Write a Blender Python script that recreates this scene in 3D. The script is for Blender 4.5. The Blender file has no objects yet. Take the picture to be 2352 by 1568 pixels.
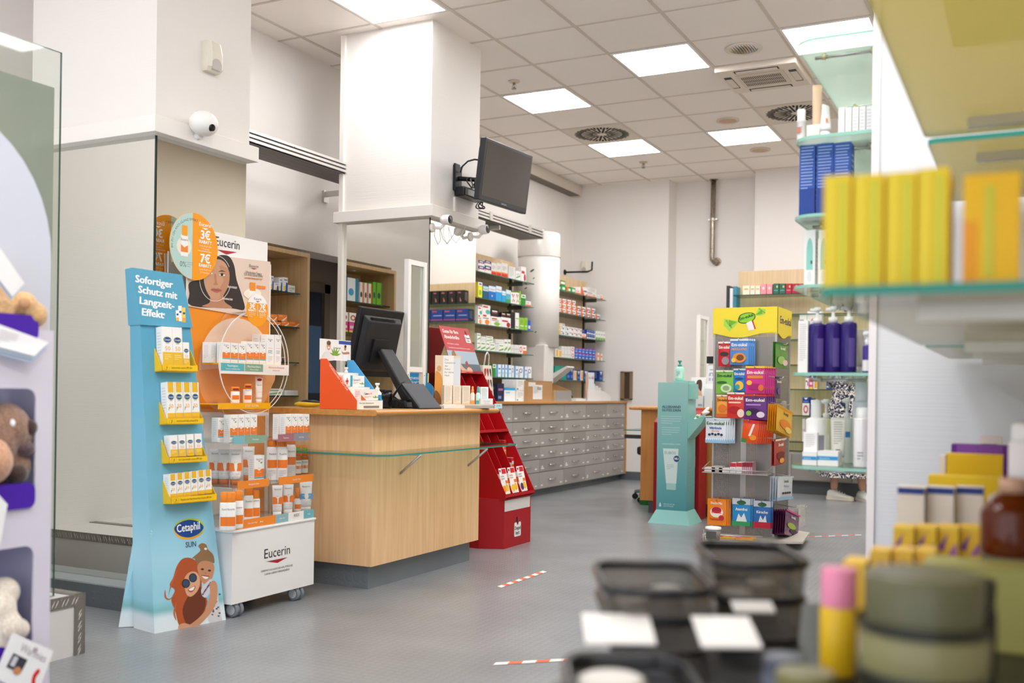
import bpy, bmesh, math, random
from mathutils import Vector, Matrix
from math import sin, cos, tan, pi, radians, sqrt, atan2, floor
random.seed(7)
SC = bpy.context.scene
COL = SC.collection

# ---------------------------------------------------------------- camera
FPX, HOR, YAW, ROLL, EYE = 2346.0, 898.6, 0.47256, 0.01446, 1.04
_r0 = Vector((cos(YAW), sin(YAW), 0)); _f = Vector((-sin(YAW), cos(YAW), 0)); _z = Vector((0, 0, 1))
_r = _r0 * cos(ROLL) + _z * sin(ROLL); _u = _z * cos(ROLL) - _r0 * sin(ROLL)
cd = bpy.data.cameras.new('camera'); cam = bpy.data.objects.new('camera', cd); COL.objects.link(cam)
cd.sensor_width = 36.0; cd.lens = FPX / 2352 * 36.0
cd.shift_y = (HOR - 784) / 2352
cd.clip_start = 0.02
m = Matrix.Identity(4)
for i, v in enumerate((_r, _u, -_f)):
    for k in range(3): m[k][i] = v[k]
m[2][3] = EYE
cam.matrix_world = m
cd.dof.use_dof = True; cd.dof.focus_distance = 5.8; cd.dof.aperture_fstop = 2.3
SC.camera = cam

# ---------------------------------------------------------------- world: daylight through the open shop front behind the camera
w = bpy.data.worlds.new('daylight'); SC.world = w; w.use_nodes = True
bg = w.node_tree.nodes['Background']; bg.inputs[0].default_value = (0.86, 0.90, 1.0, 1); bg.inputs[1].default_value = 1.7

# ---------------------------------------------------------------- exposure and light-path limits
SC.view_settings.view_transform = 'Standard'; SC.view_settings.look = 'None'
SC.view_settings.gamma = 1.0; SC.view_settings.use_curve_mapping = False
SC.view_settings.exposure = 0.25
PANEL_STRENGTH = 17.0
SC.cycles.use_denoising = True
SC.cycles.max_bounces = 9; SC.cycles.diffuse_bounces = 6; SC.cycles.glossy_bounces = 4
SC.cycles.transmission_bounces = 6; SC.cycles.transparent_max_bounces = 24
SC.cycles.caustics_reflective = True; SC.cycles.caustics_refractive = False
SC.cycles.sample_clamp_indirect = 6.0

# ---------------------------------------------------------------- where a sight line of the photograph meets a real surface
def ray(x, y): return _r * ((x - 1176) / FPX) - _u * ((y - HOR) / FPX) + _f
def hit(x, y, ax, v):
    d = ray(x, y); o = Vector((0, 0, EYE)); k = 'xyz'.index(ax); return o + d * ((v - o[k]) / d[k])
def hitp(x, y, p, n):
    d = ray(x, y); o = Vector((0, 0, EYE)); return o + d * ((Vector(p) - o).dot(n) / d.dot(n))
# ================================================================ materials
def lin(c):
    if isinstance(c, str):
        c = c.lstrip('#'); c = tuple(int(c[i:i + 2], 16) / 255 for i in (0, 2, 4))
    return tuple(x / 12.92 if x <= 0.04045 else ((x + 0.055) / 1.055) ** 2.4 for x in c)
MATS = {}
def nodes(name):
    m = bpy.data.materials.new(name); m.use_nodes = True
    nt = m.node_tree; return m, nt, nt.nodes['Principled BSDF'], nt.nodes['Material Output']
def N(nt, t, **kw):
    n = nt.nodes.new(t)
    for k, v in kw.items():
        if k.startswith('i_'): n.inputs[int(k[2:]) if k[2:].isdigit() else k[2:].replace('_', ' ')].default_value = v
        else: setattr(n, k, v)
    return n
def L(nt, a, b): nt.links.new(a, b)
def C(hexc, rough=0.5, metal=0.0, coat=0.0, spec=0.35):
    """plain printed card / painted / moulded surface with a faint procedural unevenness"""
    key = (hexc, rough, metal, coat, spec)
    if key in MATS: return MATS[key]
    m, nt, b, o = nodes('paint_' + hexc.lstrip('#') + '_%d' % (rough * 100))
    c = lin(hexc)
    tc = N(nt, 'ShaderNodeTexCoord'); nz = N(nt, 'ShaderNodeTexNoise'); nz.inputs['Scale'].default_value = 18.0
    L(nt, tc.outputs['Object'], nz.inputs['Vector'])
    mr = N(nt, 'ShaderNodeMapRange'); mr.inputs[3].default_value = max(0.02, rough - 0.06); mr.inputs[4].default_value = min(1, rough + 0.06)
    L(nt, nz.outputs[0], mr.inputs[0]); L(nt, mr.outputs[0], b.inputs['Roughness'])
    b.inputs['Base Color'].default_value = (*c, 1); b.inputs['Metallic'].default_value = metal
    b.inputs['Specular IOR Level'].default_value = spec
    if coat: b.inputs['Coat Weight'].default_value = coat; b.inputs['Coat Roughness'].default_value = 0.08
    MATS[key] = m; return m
def wood(name, c1, c2, axis='Z', rough=0.35, scale=1.0):
    if name in MATS: return MATS[name]
    m, nt, b, o = nodes(name)
    tc = N(nt, 'ShaderNodeTexCoord'); mp = N(nt, 'ShaderNodeMapping')
    s = {'Z': (22, 22, 1.2), 'Y': (22, 1.2, 22), 'X': (1.2, 22, 22)}[axis]
    mp.inputs['Scale'].default_value = tuple(x * scale for x in s)
    L(nt, tc.outputs['Object'], mp.inputs['Vector'])
    nz = N(nt, 'ShaderNodeTexNoise'); nz.inputs['Scale'].default_value = 1.6; nz.inputs['Detail'].default_value = 7; nz.inputs['Distortion'].default_value = 0.6
    L(nt, mp.outputs[0], nz.inputs['Vector'])
    n2 = N(nt, 'ShaderNodeTexNoise'); n2.inputs['Scale'].default_value = 1.1; L(nt, tc.outputs['Object'], n2.inputs['Vector'])
    ad = N(nt, 'ShaderNodeMath', operation='MULTIPLY_ADD'); ad.inputs[1].default_value = 0.5
    L(nt, n2.outputs[0], ad.inputs[0]); L(nt, nz.outputs[0], ad.inputs[2])
    rp = N(nt, 'ShaderNodeValToRGB'); rp.color_ramp.elements[0].position = 0.45; rp.color_ramp.elements[1].position = 1.0
    rp.color_ramp.elements[0].color = (*lin(c2), 1); rp.color_ramp.elements[1].color = (*lin(c1), 1)
    L(nt, ad.outputs[0], rp.inputs[0]); L(nt, rp.outputs[0], b.inputs['Base Color'])
    b.inputs['Roughness'].default_value = rough
    MATS[name] = m; return m
def wallpaper(name, c, ribs=True):
    if name in MATS: return MATS[name]
    m, nt, b, o = nodes(name); b.inputs['Base Color'].default_value = (*lin(c), 1); b.inputs['Roughness'].default_value = 0.75
    tc = N(nt, 'ShaderNodeTexCoord'); mp = N(nt, 'ShaderNodeMapping'); mp.inputs['Scale'].default_value = (3, 3, 260) if ribs else (60, 60, 60)
    L(nt, tc.outputs['Object'], mp.inputs['Vector'])
    nz = N(nt, 'ShaderNodeTexNoise'); nz.inputs['Scale'].default_value = 1.0; nz.inputs['Detail'].default_value = 3
    L(nt, mp.outputs[0], nz.inputs['Vector'])
    bp = N(nt, 'ShaderNodeBump'); bp.inputs['Strength'].default_value = 0.2 if ribs else 0.1; bp.inputs['Distance'].default_value = 0.004
    L(nt, nz.outputs[0], bp.inputs['Height']); L(nt, bp.outputs[0], b.inputs['Normal'])
    MATS[name] = m; return m
def studded(name, c, pitch=0.034, rough=0.27):
    """rubber flooring with round studs on a hexagonal lattice"""
    if name in MATS: return MATS[name]
    m, nt, b, o = nodes(name)
    tc = N(nt, 'ShaderNodeTexCoord'); mp = N(nt, 'ShaderNodeMapping'); mp.inputs['Scale'].default_value = (1 / pitch,) * 3
    L(nt, tc.outputs['Object'], mp.inputs['Vector'])
    vo = N(nt, 'ShaderNodeTexVoronoi', feature='F1'); vo.inputs['Scale'].default_value = 1.0; vo.inputs['Randomness'].default_value = 0.12
    L(nt, mp.outputs[0], vo.inputs['Vector'])
    mr = N(nt, 'ShaderNodeMapRange', interpolation_type='SMOOTHSTEP'); mr.inputs[1].default_value = 0.36; mr.inputs[2].default_value = 0.46; mr.inputs[3].default_value = 1; mr.inputs[4].default_value = 0
    L(nt, vo.outputs['Distance'], mr.inputs[0])
    bp = N(nt, 'ShaderNodeBump'); bp.inputs['Strength'].default_value = 0.45; bp.inputs['Distance'].default_value = 0.002
    L(nt, mr.outputs[0], bp.inputs['Height']); L(nt, bp.outputs[0], b.inputs['Normal'])
    nz = N(nt, 'ShaderNodeTexNoise'); nz.inputs['Scale'].default_value = 2.2; nz.inputs['Detail'].default_value = 6
    L(nt, tc.outputs['Object'], nz.inputs['Vector'])
    rp = N(nt, 'ShaderNodeValToRGB'); a = lin(c)
    rp.color_ramp.elements[0].position = .3; rp.color_ramp.elements[1].position = .7
    rp.color_ramp.elements[0].color = (*[x * .9 for x in a], 1); rp.color_ramp.elements[1].color = (*[x * 1.08 for x in a], 1)
    L(nt, nz.outputs[0], rp.inputs[0]); L(nt, rp.outputs[0], b.inputs['Base Color'])
    b.inputs['Roughness'].default_value = rough
    MATS[name] = m; return m
def thin_glass(name, tint, gloss=1.0, frost=0.0):
    """pane: passes light straight through with a tint, mirrors at grazing angles"""
    if name in MATS: return MATS[name]
    m, nt, b, o = nodes(name); nt.nodes.remove(b)
    tr = N(nt, 'ShaderNodeBsdfTransparent'); tr.inputs[0].default_value = (*lin(tint), 1)
    gl = N(nt, 'ShaderNodeBsdfGlossy'); gl.inputs['Roughness'].default_value = 0.03
    lw = N(nt, 'ShaderNodeLayerWeight'); lw.inputs[0].default_value = 0.5
    pw = N(nt, 'ShaderNodeMath', operation='POWER'); pw.inputs[1].default_value = 5.0; L(nt, lw.outputs['Facing'], pw.inputs[0])
    mu = N(nt, 'ShaderNodeMath', operation='MULTIPLY_ADD', use_clamp=True); mu.inputs[1].default_value = .9 * gloss; mu.inputs[2].default_value = .035 * gloss; L(nt, pw.outputs[0], mu.inputs[0])
    mx = N(nt, 'ShaderNodeMixShader'); L(nt, mu.outputs[0], mx.inputs[0]); L(nt, gl.outputs[0], mx.inputs[2])
    if frost:
        df = N(nt, 'ShaderNodeBsdfTranslucent'); df.inputs[0].default_value = (*lin(tint), 1)
        m2 = N(nt, 'ShaderNodeMixShader'); m2.inputs[0].default_value = frost
        L(nt, tr.outputs[0], m2.inputs[1]); L(nt, df.outputs[0], m2.inputs[2]); L(nt, m2.outputs[0], mx.inputs[1])
    else: L(nt, tr.outputs[0], mx.inputs[1])
    L(nt, mx.outputs[0], o.inputs[0]); MATS[name] = m; return m
def mirror_mat():
    if 'mirror' in MATS: return MATS['mirror']
    m, nt, b, o = nodes('mirror'); b.inputs['Base Color'].default_value = (0.80, 0.80, 0.76, 1); b.inputs['Metallic'].default_value = 1; b.inputs['Roughness'].default_value = 0.0
    MATS['mirror'] = m; return m
def glow(name, c, s):
    if name in MATS: return MATS[name]
    m, nt, b, o = nodes(name); b.inputs['Base Color'].default_value = (.8, .8, .8, 1); b.inputs['Emission Color'].default_value = (*c, 1); b.inputs['Emission Strength'].default_value = s
    MATS[name] = m; return m
def perforated(name, c, pitch=0.0105, hole=0.52):
    """sheet metal with square holes punched through"""
    if name in MATS: return MATS[name]
    m, nt, b, o = nodes(name); b.inputs['Base Color'].default_value = (*lin(c), 1); b.inputs['Metallic'].default_value = .5; b.inputs['Roughness'].default_value = .4
    tc = N(nt, 'ShaderNodeTexCoord'); sp = N(nt, 'ShaderNodeSeparateXYZ'); L(nt, tc.outputs['Object'], sp.inputs[0])
    ad = N(nt, 'ShaderNodeMath', operation='ADD'); L(nt, sp.outputs[0], ad.inputs[0]); L(nt, sp.outputs[1], ad.inputs[1])
    def cell(s):
        d = N(nt, 'ShaderNodeMath', operation='DIVIDE'); d.inputs[1].default_value = pitch; L(nt, s, d.inputs[0])
        f = N(nt, 'ShaderNodeMath', operation='FRACT'); L(nt, d.outputs[0], f.inputs[0])
        g = N(nt, 'ShaderNodeMath', operation='LESS_THAN'); g.inputs[1].default_value = hole; L(nt, f.outputs[0], g.inputs[0]); return g.outputs[0]
    mu = N(nt, 'ShaderNodeMath', operation='MULTIPLY'); L(nt, cell(ad.outputs[0]), mu.inputs[0]); L(nt, cell(sp.outputs[2]), mu.inputs[1])
    tr = N(nt, 'ShaderNodeBsdfTransparent'); mx = N(nt, 'ShaderNodeMixShader')
    L(nt, mu.outputs[0], mx.inputs[0]); L(nt, b.outputs[0], mx.inputs[1]); L(nt, tr.outputs[0], mx.inputs[2]); L(nt, mx.outputs[0], o.inputs[0])
    MATS[name] = m; return m
def checker_plate():
    if 'plate' in MATS: return MATS['plate']
    m, nt, b, o = nodes('checker_plate'); b.inputs['Base Color'].default_value = (.30, .28, .25, 1); b.inputs['Metallic'].default_value = .85; b.inputs['Roughness'].default_value = .38
    MATS['plate'] = m; return m
def fur(c1, c2):
    key = ('fur', c1, c2)
    if key in MATS: return MATS[key]
    m, nt, b, o = nodes('plush_' + c1.lstrip('#')); tc = N(nt, 'ShaderNodeTexCoord')
    nz = N(nt, 'ShaderNodeTexNoise'); nz.inputs['Scale'].default_value = 160; nz.inputs['Detail'].default_value = 5; L(nt, tc.outputs['Object'], nz.inputs['Vector'])
    rp = N(nt, 'ShaderNodeValToRGB'); rp.color_ramp.elements[0].color = (*lin(c2), 1); rp.color_ramp.elements[1].color = (*lin(c1), 1)
    rp.color_ramp.elements[0].position = .35; rp.color_ramp.elements[1].position = .65
    L(nt, nz.outputs[0], rp.inputs[0]); L(nt, rp.outputs[0], b.inputs['Base Color']); b.inputs['Roughness'].default_value = .95
    bp = N(nt, 'ShaderNodeBump'); bp.inputs['Strength'].default_value = .7; bp.inputs['Distance'].default_value = .004; L(nt, nz.outputs[0], bp.inputs['Height']); L(nt, bp.outputs[0], b.inputs['Normal'])
    b.inputs['Sheen Weight'].default_value = .5
    MATS[key] = m; return m
def floral():
    if 'floral' in MATS: return MATS['floral']
    m, nt, b, o = nodes('floral_cloth'); tc = N(nt, 'ShaderNodeTexCoord')
    nz = N(nt, 'ShaderNodeTexNoise'); nz.inputs['Scale'].default_value = 28; nz.inputs['Distortion'].default_value = 2.2; L(nt, tc.outputs['Object'], nz.inputs['Vector'])
    rp = N(nt, 'ShaderNodeValToRGB'); rp.color_ramp.interpolation = 'CONSTANT'
    rp.color_ramp.elements[0].color = (*lin('#1c2444'), 1); rp.color_ramp.elements[1].color = (*lin('#e8e2d8'), 1); rp.color_ramp.elements[1].position = .53
    L(nt, nz.outputs[0], rp.inputs[0]); L(nt, rp.outputs[0], b.inputs['Base Color']); b.inputs['Roughness'].default_value = .85
    MATS['floral'] = m; return m

GLASS = lambda: thin_glass('shelf_glass', '#e4f1ea')
GEDGE = lambda: C('#2f8f80', .12)
ACRYL = lambda: thin_glass('acrylic', '#fbfbfb', .9)
CLEAR = lambda: thin_glass('clear_screen', '#f7faf7', .8)
WHITE, OFFW, BLACK, DARK = '#f4f2ef', '#e6e2da', '#141416', '#2b2b2d'
MAPLE = lambda: wood('maple', '#eec79a', '#d9ad78')
EDGEW = lambda: wood('beech_edge', '#d49a55', '#b97a34', 'Y')
ALU = lambda: C('#c9c6c2', .32, .8)

# ================================================================ text outlines (Blender's own built-in font)
_TXT = {}
def text_mesh(s, bold):
    k = (s, bold)
    if k not in _TXT:
        cu = bpy.data.curves.new('t', 'FONT'); cu.body = s; cu.resolution_u = 2; cu.size = 1.0
        if bold: cu.offset = bold
        ob = bpy.data.objects.new('t', cu); COL.objects.link(ob)
        dg = bpy.context.evaluated_depsgraph_get(); me = bpy.data.meshes.new_from_object(ob.evaluated_get(dg))
        vs = [(v.co.x, v.co.y) for v in me.vertices]; fs = [tuple(p.vertices) for p in me.polygons]
        bpy.data.objects.remove(ob); bpy.data.curves.remove(cu); bpy.data.meshes.remove(me)
        xs = [v[0] for v in vs] or [0, 0]; ys = [v[1] for v in vs] or [0, 0]
        _TXT[k] = (vs, fs, min(xs), max(xs), min(ys), max(ys))
    return _TXT[k]
def spline(pts, n=4):
    """closed smooth outline through 2-D points"""
    out = []; m = len(pts)
    for i in range(m):
        p0, p1, p2, p3 = (pts[(i + k) % m] for k in (-1, 0, 1, 2))
        for j in range(n):
            t = j / n
            out.append(tuple(0.5 * (2 * b + (c - a) * t + (2 * a - 5 * b + 4 * c - d) * t * t + (3 * b - a - 3 * c + d) * t ** 3) for a, b, c, d in zip(p0, p1, p2, p3)))
    return out
def ell(cx, cy, rx, ry, n=28, a0=0, a1=360, rot=0):
    k = n if a1 - a0 >= 360 else n + 1
    o = []
    for i in range(k):
        t = radians(a0 + (a1 - a0) * i / n); x, y = rx * cos(t), ry * sin(t)
        o.append((cx + x * cos(rot) - y * sin(rot), cy + x * sin(rot) + y * cos(rot)))
    return o
def rrect(x0, y0, x1, y1, r, n=5):
    o = []
    for cx, cy, a in ((x1 - r, y0 + r, -90), (x1 - r, y1 - r, 0), (x0 + r, y1 - r, 90), (x0 + r, y0 + r, 180)):
        for i in range(n + 1):
            t = radians(a + 90 * i / n); o.append((cx + r * cos(t), cy + r * sin(t)))
    return o

# ================================================================ mesh builder
class MB:
    def __init__(s): s.V = []; s.F = []; s.M = []; s.S = []; s.mats = []
    def mi(s, m):
        if isinstance(m, str): m = C(m)
        if m not in s.mats: s.mats.append(m)
        return s.mats.index(m)
    def add(s, vs, fs, m, smooth=False):
        b = len(s.V); s.V += [Vector(v) for v in vs]; k = s.mi(m)
        for f in fs: s.F.append(tuple(b + i for i in f)); s.M.append(k); s.S.append(smooth)
        return s
    def face(s, pts, m): return s.add(pts, [tuple(range(len(pts)))], m)
    def box(s, a, b, m, sides=None):
        x0, y0, z0 = (min(p, q) for p, q in zip(a, b)); x1, y1, z1 = (max(p, q) for p, q in zip(a, b))
        v = [(x0, y0, z0), (x1, y0, z0), (x1, y1, z0), (x0, y1, z0), (x0, y0, z1), (x1, y0, z1), (x1, y1, z1), (x0, y1, z1)]
        f = [(0, 3, 2, 1), (4, 5, 6, 7), (0, 1, 5, 4), (1, 2, 6, 5), (2, 3, 7, 6), (3, 0, 4, 7)]
        if sides is None: return s.add(v, f, m)
        b0 = len(s.V); s.V += [Vector(p) for p in v]           # sides: material per face, order bottom top -y +x +y -x
        for q, mm in zip(f, sides): s.F.append(tuple(b0 + i for i in q)); s.M.append(s.mi(mm or m)); s.S.append(False)
        return s
    def hexa(s, p, m):
        """eight corners: bottom loop then top loop"""
        return s.add(p, [(0, 3, 2, 1), (4, 5, 6, 7), (0, 1, 5, 4), (1, 2, 6, 5), (2, 3, 7, 6), (3, 0, 4, 7)], m)
    def loft(s, loops, m, cap=True, smooth=True, closed=True):
        n = len(loops[0]); vs = [p for l in loops for p in l]; fs = []
        for i in range(len(loops) - 1):
            for j in range(n if closed else n - 1):
                k = (j + 1) % n; fs.append((i * n + j, i * n + k, (i + 1) * n + k, (i + 1) * n + j))
        s.add(vs, fs, m, smooth)
        if cap:
            s.add(loops[0], [tuple(reversed(range(n)))], m); s.add(loops[-1], [tuple(range(n))], m)
        return s
    def prism(s, poly, ax, a0, a1, m, side=None, smooth=False):
        """poly in the two other axes (in xyz order), extruded along ax"""
        def P(p, a): return {'x': (a, p[0], p[1]), 'y': (p[0], a, p[1]), 'z': (p[0], p[1], a)}[ax]
        lo = [P(p, a0) for p in poly]; hi = [P(p, a1) for p in poly]; n = len(poly)
        s.add(lo + hi, [(i, (i + 1) % n, n + (i + 1) % n, n + i) for i in range(n)], side or m, smooth)
        s.add(lo, [tuple(reversed(range(n)))], m); s.add(hi, [tuple(range(n))], m); return s
    def lathe(s, prof, m, c=(0, 0, 0), n=24, axis='z', sx=1.0, sy=1.0, caps=True):
        """prof: (radius, height[, material from here up])"""
        cx, cy, cz = c
        def P(r, h, t):
            a, b = r * cos(t) * sx, r * sin(t) * sy
            return {'z': (cx + a, cy + b, cz + h), 'x': (cx + h, cy + a, cz + b), 'y': (cx + a, cy + h, cz + b)}[axis]
        mat = m
        for i in range(len(prof) - 1):
            if len(prof[i]) > 2: mat = prof[i][2]
            r0, h0, r1, h1 = prof[i][0], prof[i][1], prof[i + 1][0], prof[i + 1][1]
            vs = [P(r0, h0, 2 * pi * j / n) for j in range(n)] + [P(r1, h1, 2 * pi * j / n) for j in range(n)]
            fs = [(j, (j + 1) % n, n + (j + 1) % n, n + j) for j in range(n)]
            s.add(vs, fs, mat, abs(r1 - r0) < abs(h1 - h0) * 3)
        if caps:
            if prof[0][0] > 1e-5: s.add([P(prof[0][0], prof[0][1], 2 * pi * j / n) for j in range(n)], [tuple(reversed(range(n)))], prof[0][2] if len(prof[0]) > 2 else m)
            if prof[-1][0] > 1e-5: s.add([P(prof[-1][0], prof[-1][1], 2 * pi * j / n) for j in range(n)], [tuple(range(n))], mat)
        return s
    def tube(s, pts, r, m, n=8, closed=False):
        pts = [Vector(p) for p in pts]; loops = []; k = len(pts); prev = None
        for i, p in enumerate(pts):
            a = pts[(i - 1) % k] if closed or i else p; b = pts[(i + 1) % k] if closed or i < k - 1 else p
            t = (b - a).normalized()
            if prev is None: u = t.orthogonal().normalized()
            else: u = (prev - t * prev.dot(t)); u = u.normalized() if u.length > 1e-6 else t.orthogonal().normalized()
            prev = u; w = t.cross(u); rr = r[i] if isinstance(r, (list, tuple)) else r
            loops.append([p + (u * cos(2 * pi * j / n) + w * sin(2 * pi * j / n)) * rr for j in range(n)])
        if closed: loops.append(loops[0])
        return s.loft(loops, m, cap=not closed)
    def ball(s, c, r, m, n=16, k=10, f=(1, 1, 1)):
        loops = []
        for i in range(1, k):
            t = pi * i / k; loops.append([(c[0] + r * f[0] * sin(t) * cos(2 * pi * j / n), c[1] + r * f[1] * sin(t) * sin(2 * pi * j / n), c[2] - r * f[2] * cos(t)) for j in range(n)])
        return s.loft(loops, m)
    def ring(s, c, r0, r1, a0, a1, m, axis='x', n=40):
        """flat washer prism between radii, along an axis"""
        def P(r, h, t): a, b = r * cos(t), r * sin(t); return {'x': (h, c[0] + a, c[1] + b), 'y': (c[0] + a, h, c[1] + b), 'z': (c[0] + a, c[1] + b, h)}[axis]
        loops = [[P(r, h, 2 * pi * j / n) for j in range(n)] for r, h in ((r0, a0), (r1, a0), (r1, a1), (r0, a1), (r0, a0))]
        return s.loft(loops, m, cap=False, smooth=False)
    # ---- flat print on a surface; fr = (origin, u, v): right and up of the printed face
    def pt(s, fr, a, b, off=0.0): o, u, v = fr; return o + u * a + v * b + u.cross(v).normalized() * off
    def rect(s, fr, a0, b0, a1, b1, m, off=.0004): return s.face([s.pt(fr, a0, b0, off), s.pt(fr, a1, b0, off), s.pt(fr, a1, b1, off), s.pt(fr, a0, b1, off)], m)
    def poly(s, fr, pts, m, off=.0004): return s.face([s.pt(fr, a, b, off) for a, b in pts], m)
    def text(s, fr, txt, a, b, h, m, w=None, al='l', bold=0, off=.0008, arc=None):
        vs, fs, x0, x1, y0, y1 = text_mesh(txt, 0)
        k = h / .7; kx = k
        if w is not None: kx = min(w / max(x1 - x0, 1e-6), k * 1.35)
        W = (x1 - x0) * kx; sh = {'l': 0, 'c': -W / 2, 'r': -W}[al]
        B = min(bold, .035) * 1.1
        for n_, (bx, by) in enumerate(((0, 0), (-B, B * .5), (B, -B * .5), (-B, -B * .5), (B, B * .5)) if B else ((0, 0),)):
            pts = []
            for x, y in vs:
                p, q = (x - x0 + bx) * kx + sh, (y + by) * k
                if arc:
                    t = p / arc; p, q = sin(t) * (arc + q), cos(t) * (arc + q) - arc
                pts.append(s.pt(fr, a + p, b + q, off + n_ * .00007))
            s.add(pts, fs, m)
        return s
    def lines(s, fr, a, b, w, n, pitch, m, h=None, off=.0006, seed=0):
        rnd = random.Random(seed); h = h or pitch * .28
        for i in range(n): s.rect(fr, a, b - i * pitch - h, a + w * (1 if i < n - 1 else .6) * rnd.uniform(.85, 1), b - i * pitch, m, off)
        return s
    def xf(s, mat):
        s.V = [mat @ v for v in s.V]; return s
    def build(s, name, parent=None, origin=None, bevel=0, subsurf=0, local=False, seg=2):
        me = bpy.data.meshes.new(name)
        if origin is None:
            if parent is not None: origin = Vector(parent.get('_o', (0, 0, 0)))
            elif local: origin = Vector((0, 0, 0))
            else:
                xs = [v.x for v in s.V]; ys = [v.y for v in s.V]; origin = Vector(((min(xs) + max(xs)) / 2, (min(ys) + max(ys)) / 2, min(v.z for v in s.V)))
        origin = Vector(origin)
        me.from_pydata([tuple(v - origin) for v in s.V], [], s.F)
        for m in s.mats: me.materials.append(m)
        me.polygons.foreach_set('material_index', s.M); me.polygons.foreach_set('use_smooth', s.S)
        me.update()
        bm = bmesh.new(); bm.from_mesh(me); bmesh.ops.remove_doubles(bm, verts=bm.verts, dist=1e-5); bm.to_mesh(me); bm.free()
        ob = bpy.data.objects.new(name, me); COL.objects.link(ob)
        if parent is not None: ob.parent = parent; ob['_o'] = tuple(origin)
        else: ob.location = origin; ob['_o'] = tuple(origin)
        if bevel:
            b = ob.modifiers.new('soft_edge', 'BEVEL'); b.width = bevel; b.segments = seg; b.limit_method = 'ANGLE'; b.angle_limit = radians(35)
        if subsurf:
            b = ob.modifiers.new('smooth', 'SUBSURF'); b.levels = subsurf; b.render_levels = subsurf
        return ob
def tag(o, label, cat, group=None):
    o['label'] = label; o['category'] = cat
    if group: o['group'] = group
    return o
def thing(name, loc, label, cat, group=None, rz=0):
    o = bpy.data.objects.new(name, None); COL.objects.link(o); o.empty_display_size = .05
    o.location = loc; o.rotation_euler = (0, 0, rz); o['_o'] = tuple(loc); return tag(o, label, cat, group)
def struct(o): o['kind'] = 'structure'; return o
ORD = 'first second third fourth fifth sixth seventh eighth ninth tenth eleventh twelfth thirteenth fourteenth fifteenth sixteenth'.split()
KIDS = {}
def clone(src, loc, rz=0, label=None, cat=None, group=None):
    """a copy of a thing with copies of its parts and sub-parts"""
    if not KIDS.get(src.name): KIDS[src.name] = [c for c in bpy.data.objects if c.parent == src]
    r = src.copy(); COL.objects.link(r); r.location = loc; r.rotation_euler = (0, 0, rz)
    for ch in KIDS[src.name]:
        c = ch.copy(); COL.objects.link(c); c.parent = r
    if label: tag(r, label, cat or r['category'], group)
    return r
FX = lambda x, y, z: (Vector((x, y, z)), Vector((0, 1, 0)), _z)            # printed face that looks along +X
FY = lambda x, y, z: (Vector((x, y, z)), Vector((1, 0, 0)), _z)            # printed face that looks along -Y
# ================================================================ the room
GX = lambda i: -3.488 + .625 * i
GY = lambda j: 6.476 + .625 * j
CZ = 3.574
PLASTER = wallpaper('white_ribbed_wallpaper', '#ebe7e4'); SMOOTH = wallpaper('white_plaster', '#ebe7e4', False)
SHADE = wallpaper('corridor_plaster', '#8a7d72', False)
WHITEP = C('#efebe7', .45)
WXL, WXF, WYF = -4.95, -5.10, 11.57
mb = MB(); mb.box((-6.2, -3, -.1), (2.6, 12.2, 0), studded('grey_studded_rubber', '#8b8e92')); struct(mb.build('floor', origin=(0, 0, 0)))
mb = MB(); mb.box((-5.2, -3, CZ), (2.6, 12.0, CZ + .08), wallpaper('mineral_ceiling_tile', '#f6efe8', False)); struct(mb.build('ceiling', origin=(0, 0, CZ)))
mb = MB(); g = C('#d2c9bf', .5)
for i in range(-3, 10): mb.box((GX(i) - .012, -3, CZ - .006), (GX(i) + .012, 11.9, CZ), g)
for j in range(-15, 9): mb.box((-5.1, GY(j) - .010, CZ - .004), (2.5, GY(j) + .010, CZ), g)
struct(mb.build('trim_1'))
# left wall with the opening for the shelf niche and the corridor
NY0, NY1, NZ = 4.55, 6.22, 2.09
mb = MB()
mb.box((-5.2, -3, NZ), (WXL, 7.7, CZ), SMOOTH); mb.box((-5.2, -3, 0), (WXL, NY0, NZ), PLASTER)
struct(mb.build('wall_left', origin=(-5, 0, 0)))
mb = MB(); mb.box((-5.3, 7.7, 0), (WXF, 11.9, CZ), SMOOTH); struct(mb.build('wall_left_rear', origin=(-5.2, 9, 0)))
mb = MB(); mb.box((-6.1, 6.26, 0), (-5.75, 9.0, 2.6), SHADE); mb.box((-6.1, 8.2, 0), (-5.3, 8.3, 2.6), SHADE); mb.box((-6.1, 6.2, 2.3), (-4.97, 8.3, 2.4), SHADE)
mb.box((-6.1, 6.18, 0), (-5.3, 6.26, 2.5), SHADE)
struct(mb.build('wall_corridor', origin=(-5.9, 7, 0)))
mb = MB(); mb.box((-5.3, WYF, 0), (-3.87, 12.0, CZ), SMOOTH); mb.box((-3.87, 11.86, 0), (-2.85, 12.0, CZ), SMOOTH); mb.box((-2.85, WYF, 0), (2.5, 12.0, CZ), SMOOTH)
struct(mb.build('wall_far', origin=(-4, 11.7, 0)))
mb = MB(); mb.box((.62, 4.4, 0), (.75, 11.7, CZ), wallpaper('beige_plaster', '#d5cbbb', False)); struct(mb.build('wall_right', origin=(.68, 8, 0)))
mb = MB(); mb.box((.30, .3, 0), (.42, 3.55, CZ), wallpaper('cream_plaster', '#e2d8c4', False)); struct(mb.build('wall_shelf_side', origin=(.36, 2, 0)))
# ceiling trunking along the rear left wall
mb = MB(); mb.box((WXF, 6.7, CZ - .13), (WXF + .12, WYF, CZ - .005), C('#d9d0c6', .5)); mb.box((WXF, 6.7, CZ - .135), (WXF + .125, WYF - .1, CZ - .128), C('#6d6258')); struct(mb.build('trim_2'))
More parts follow.
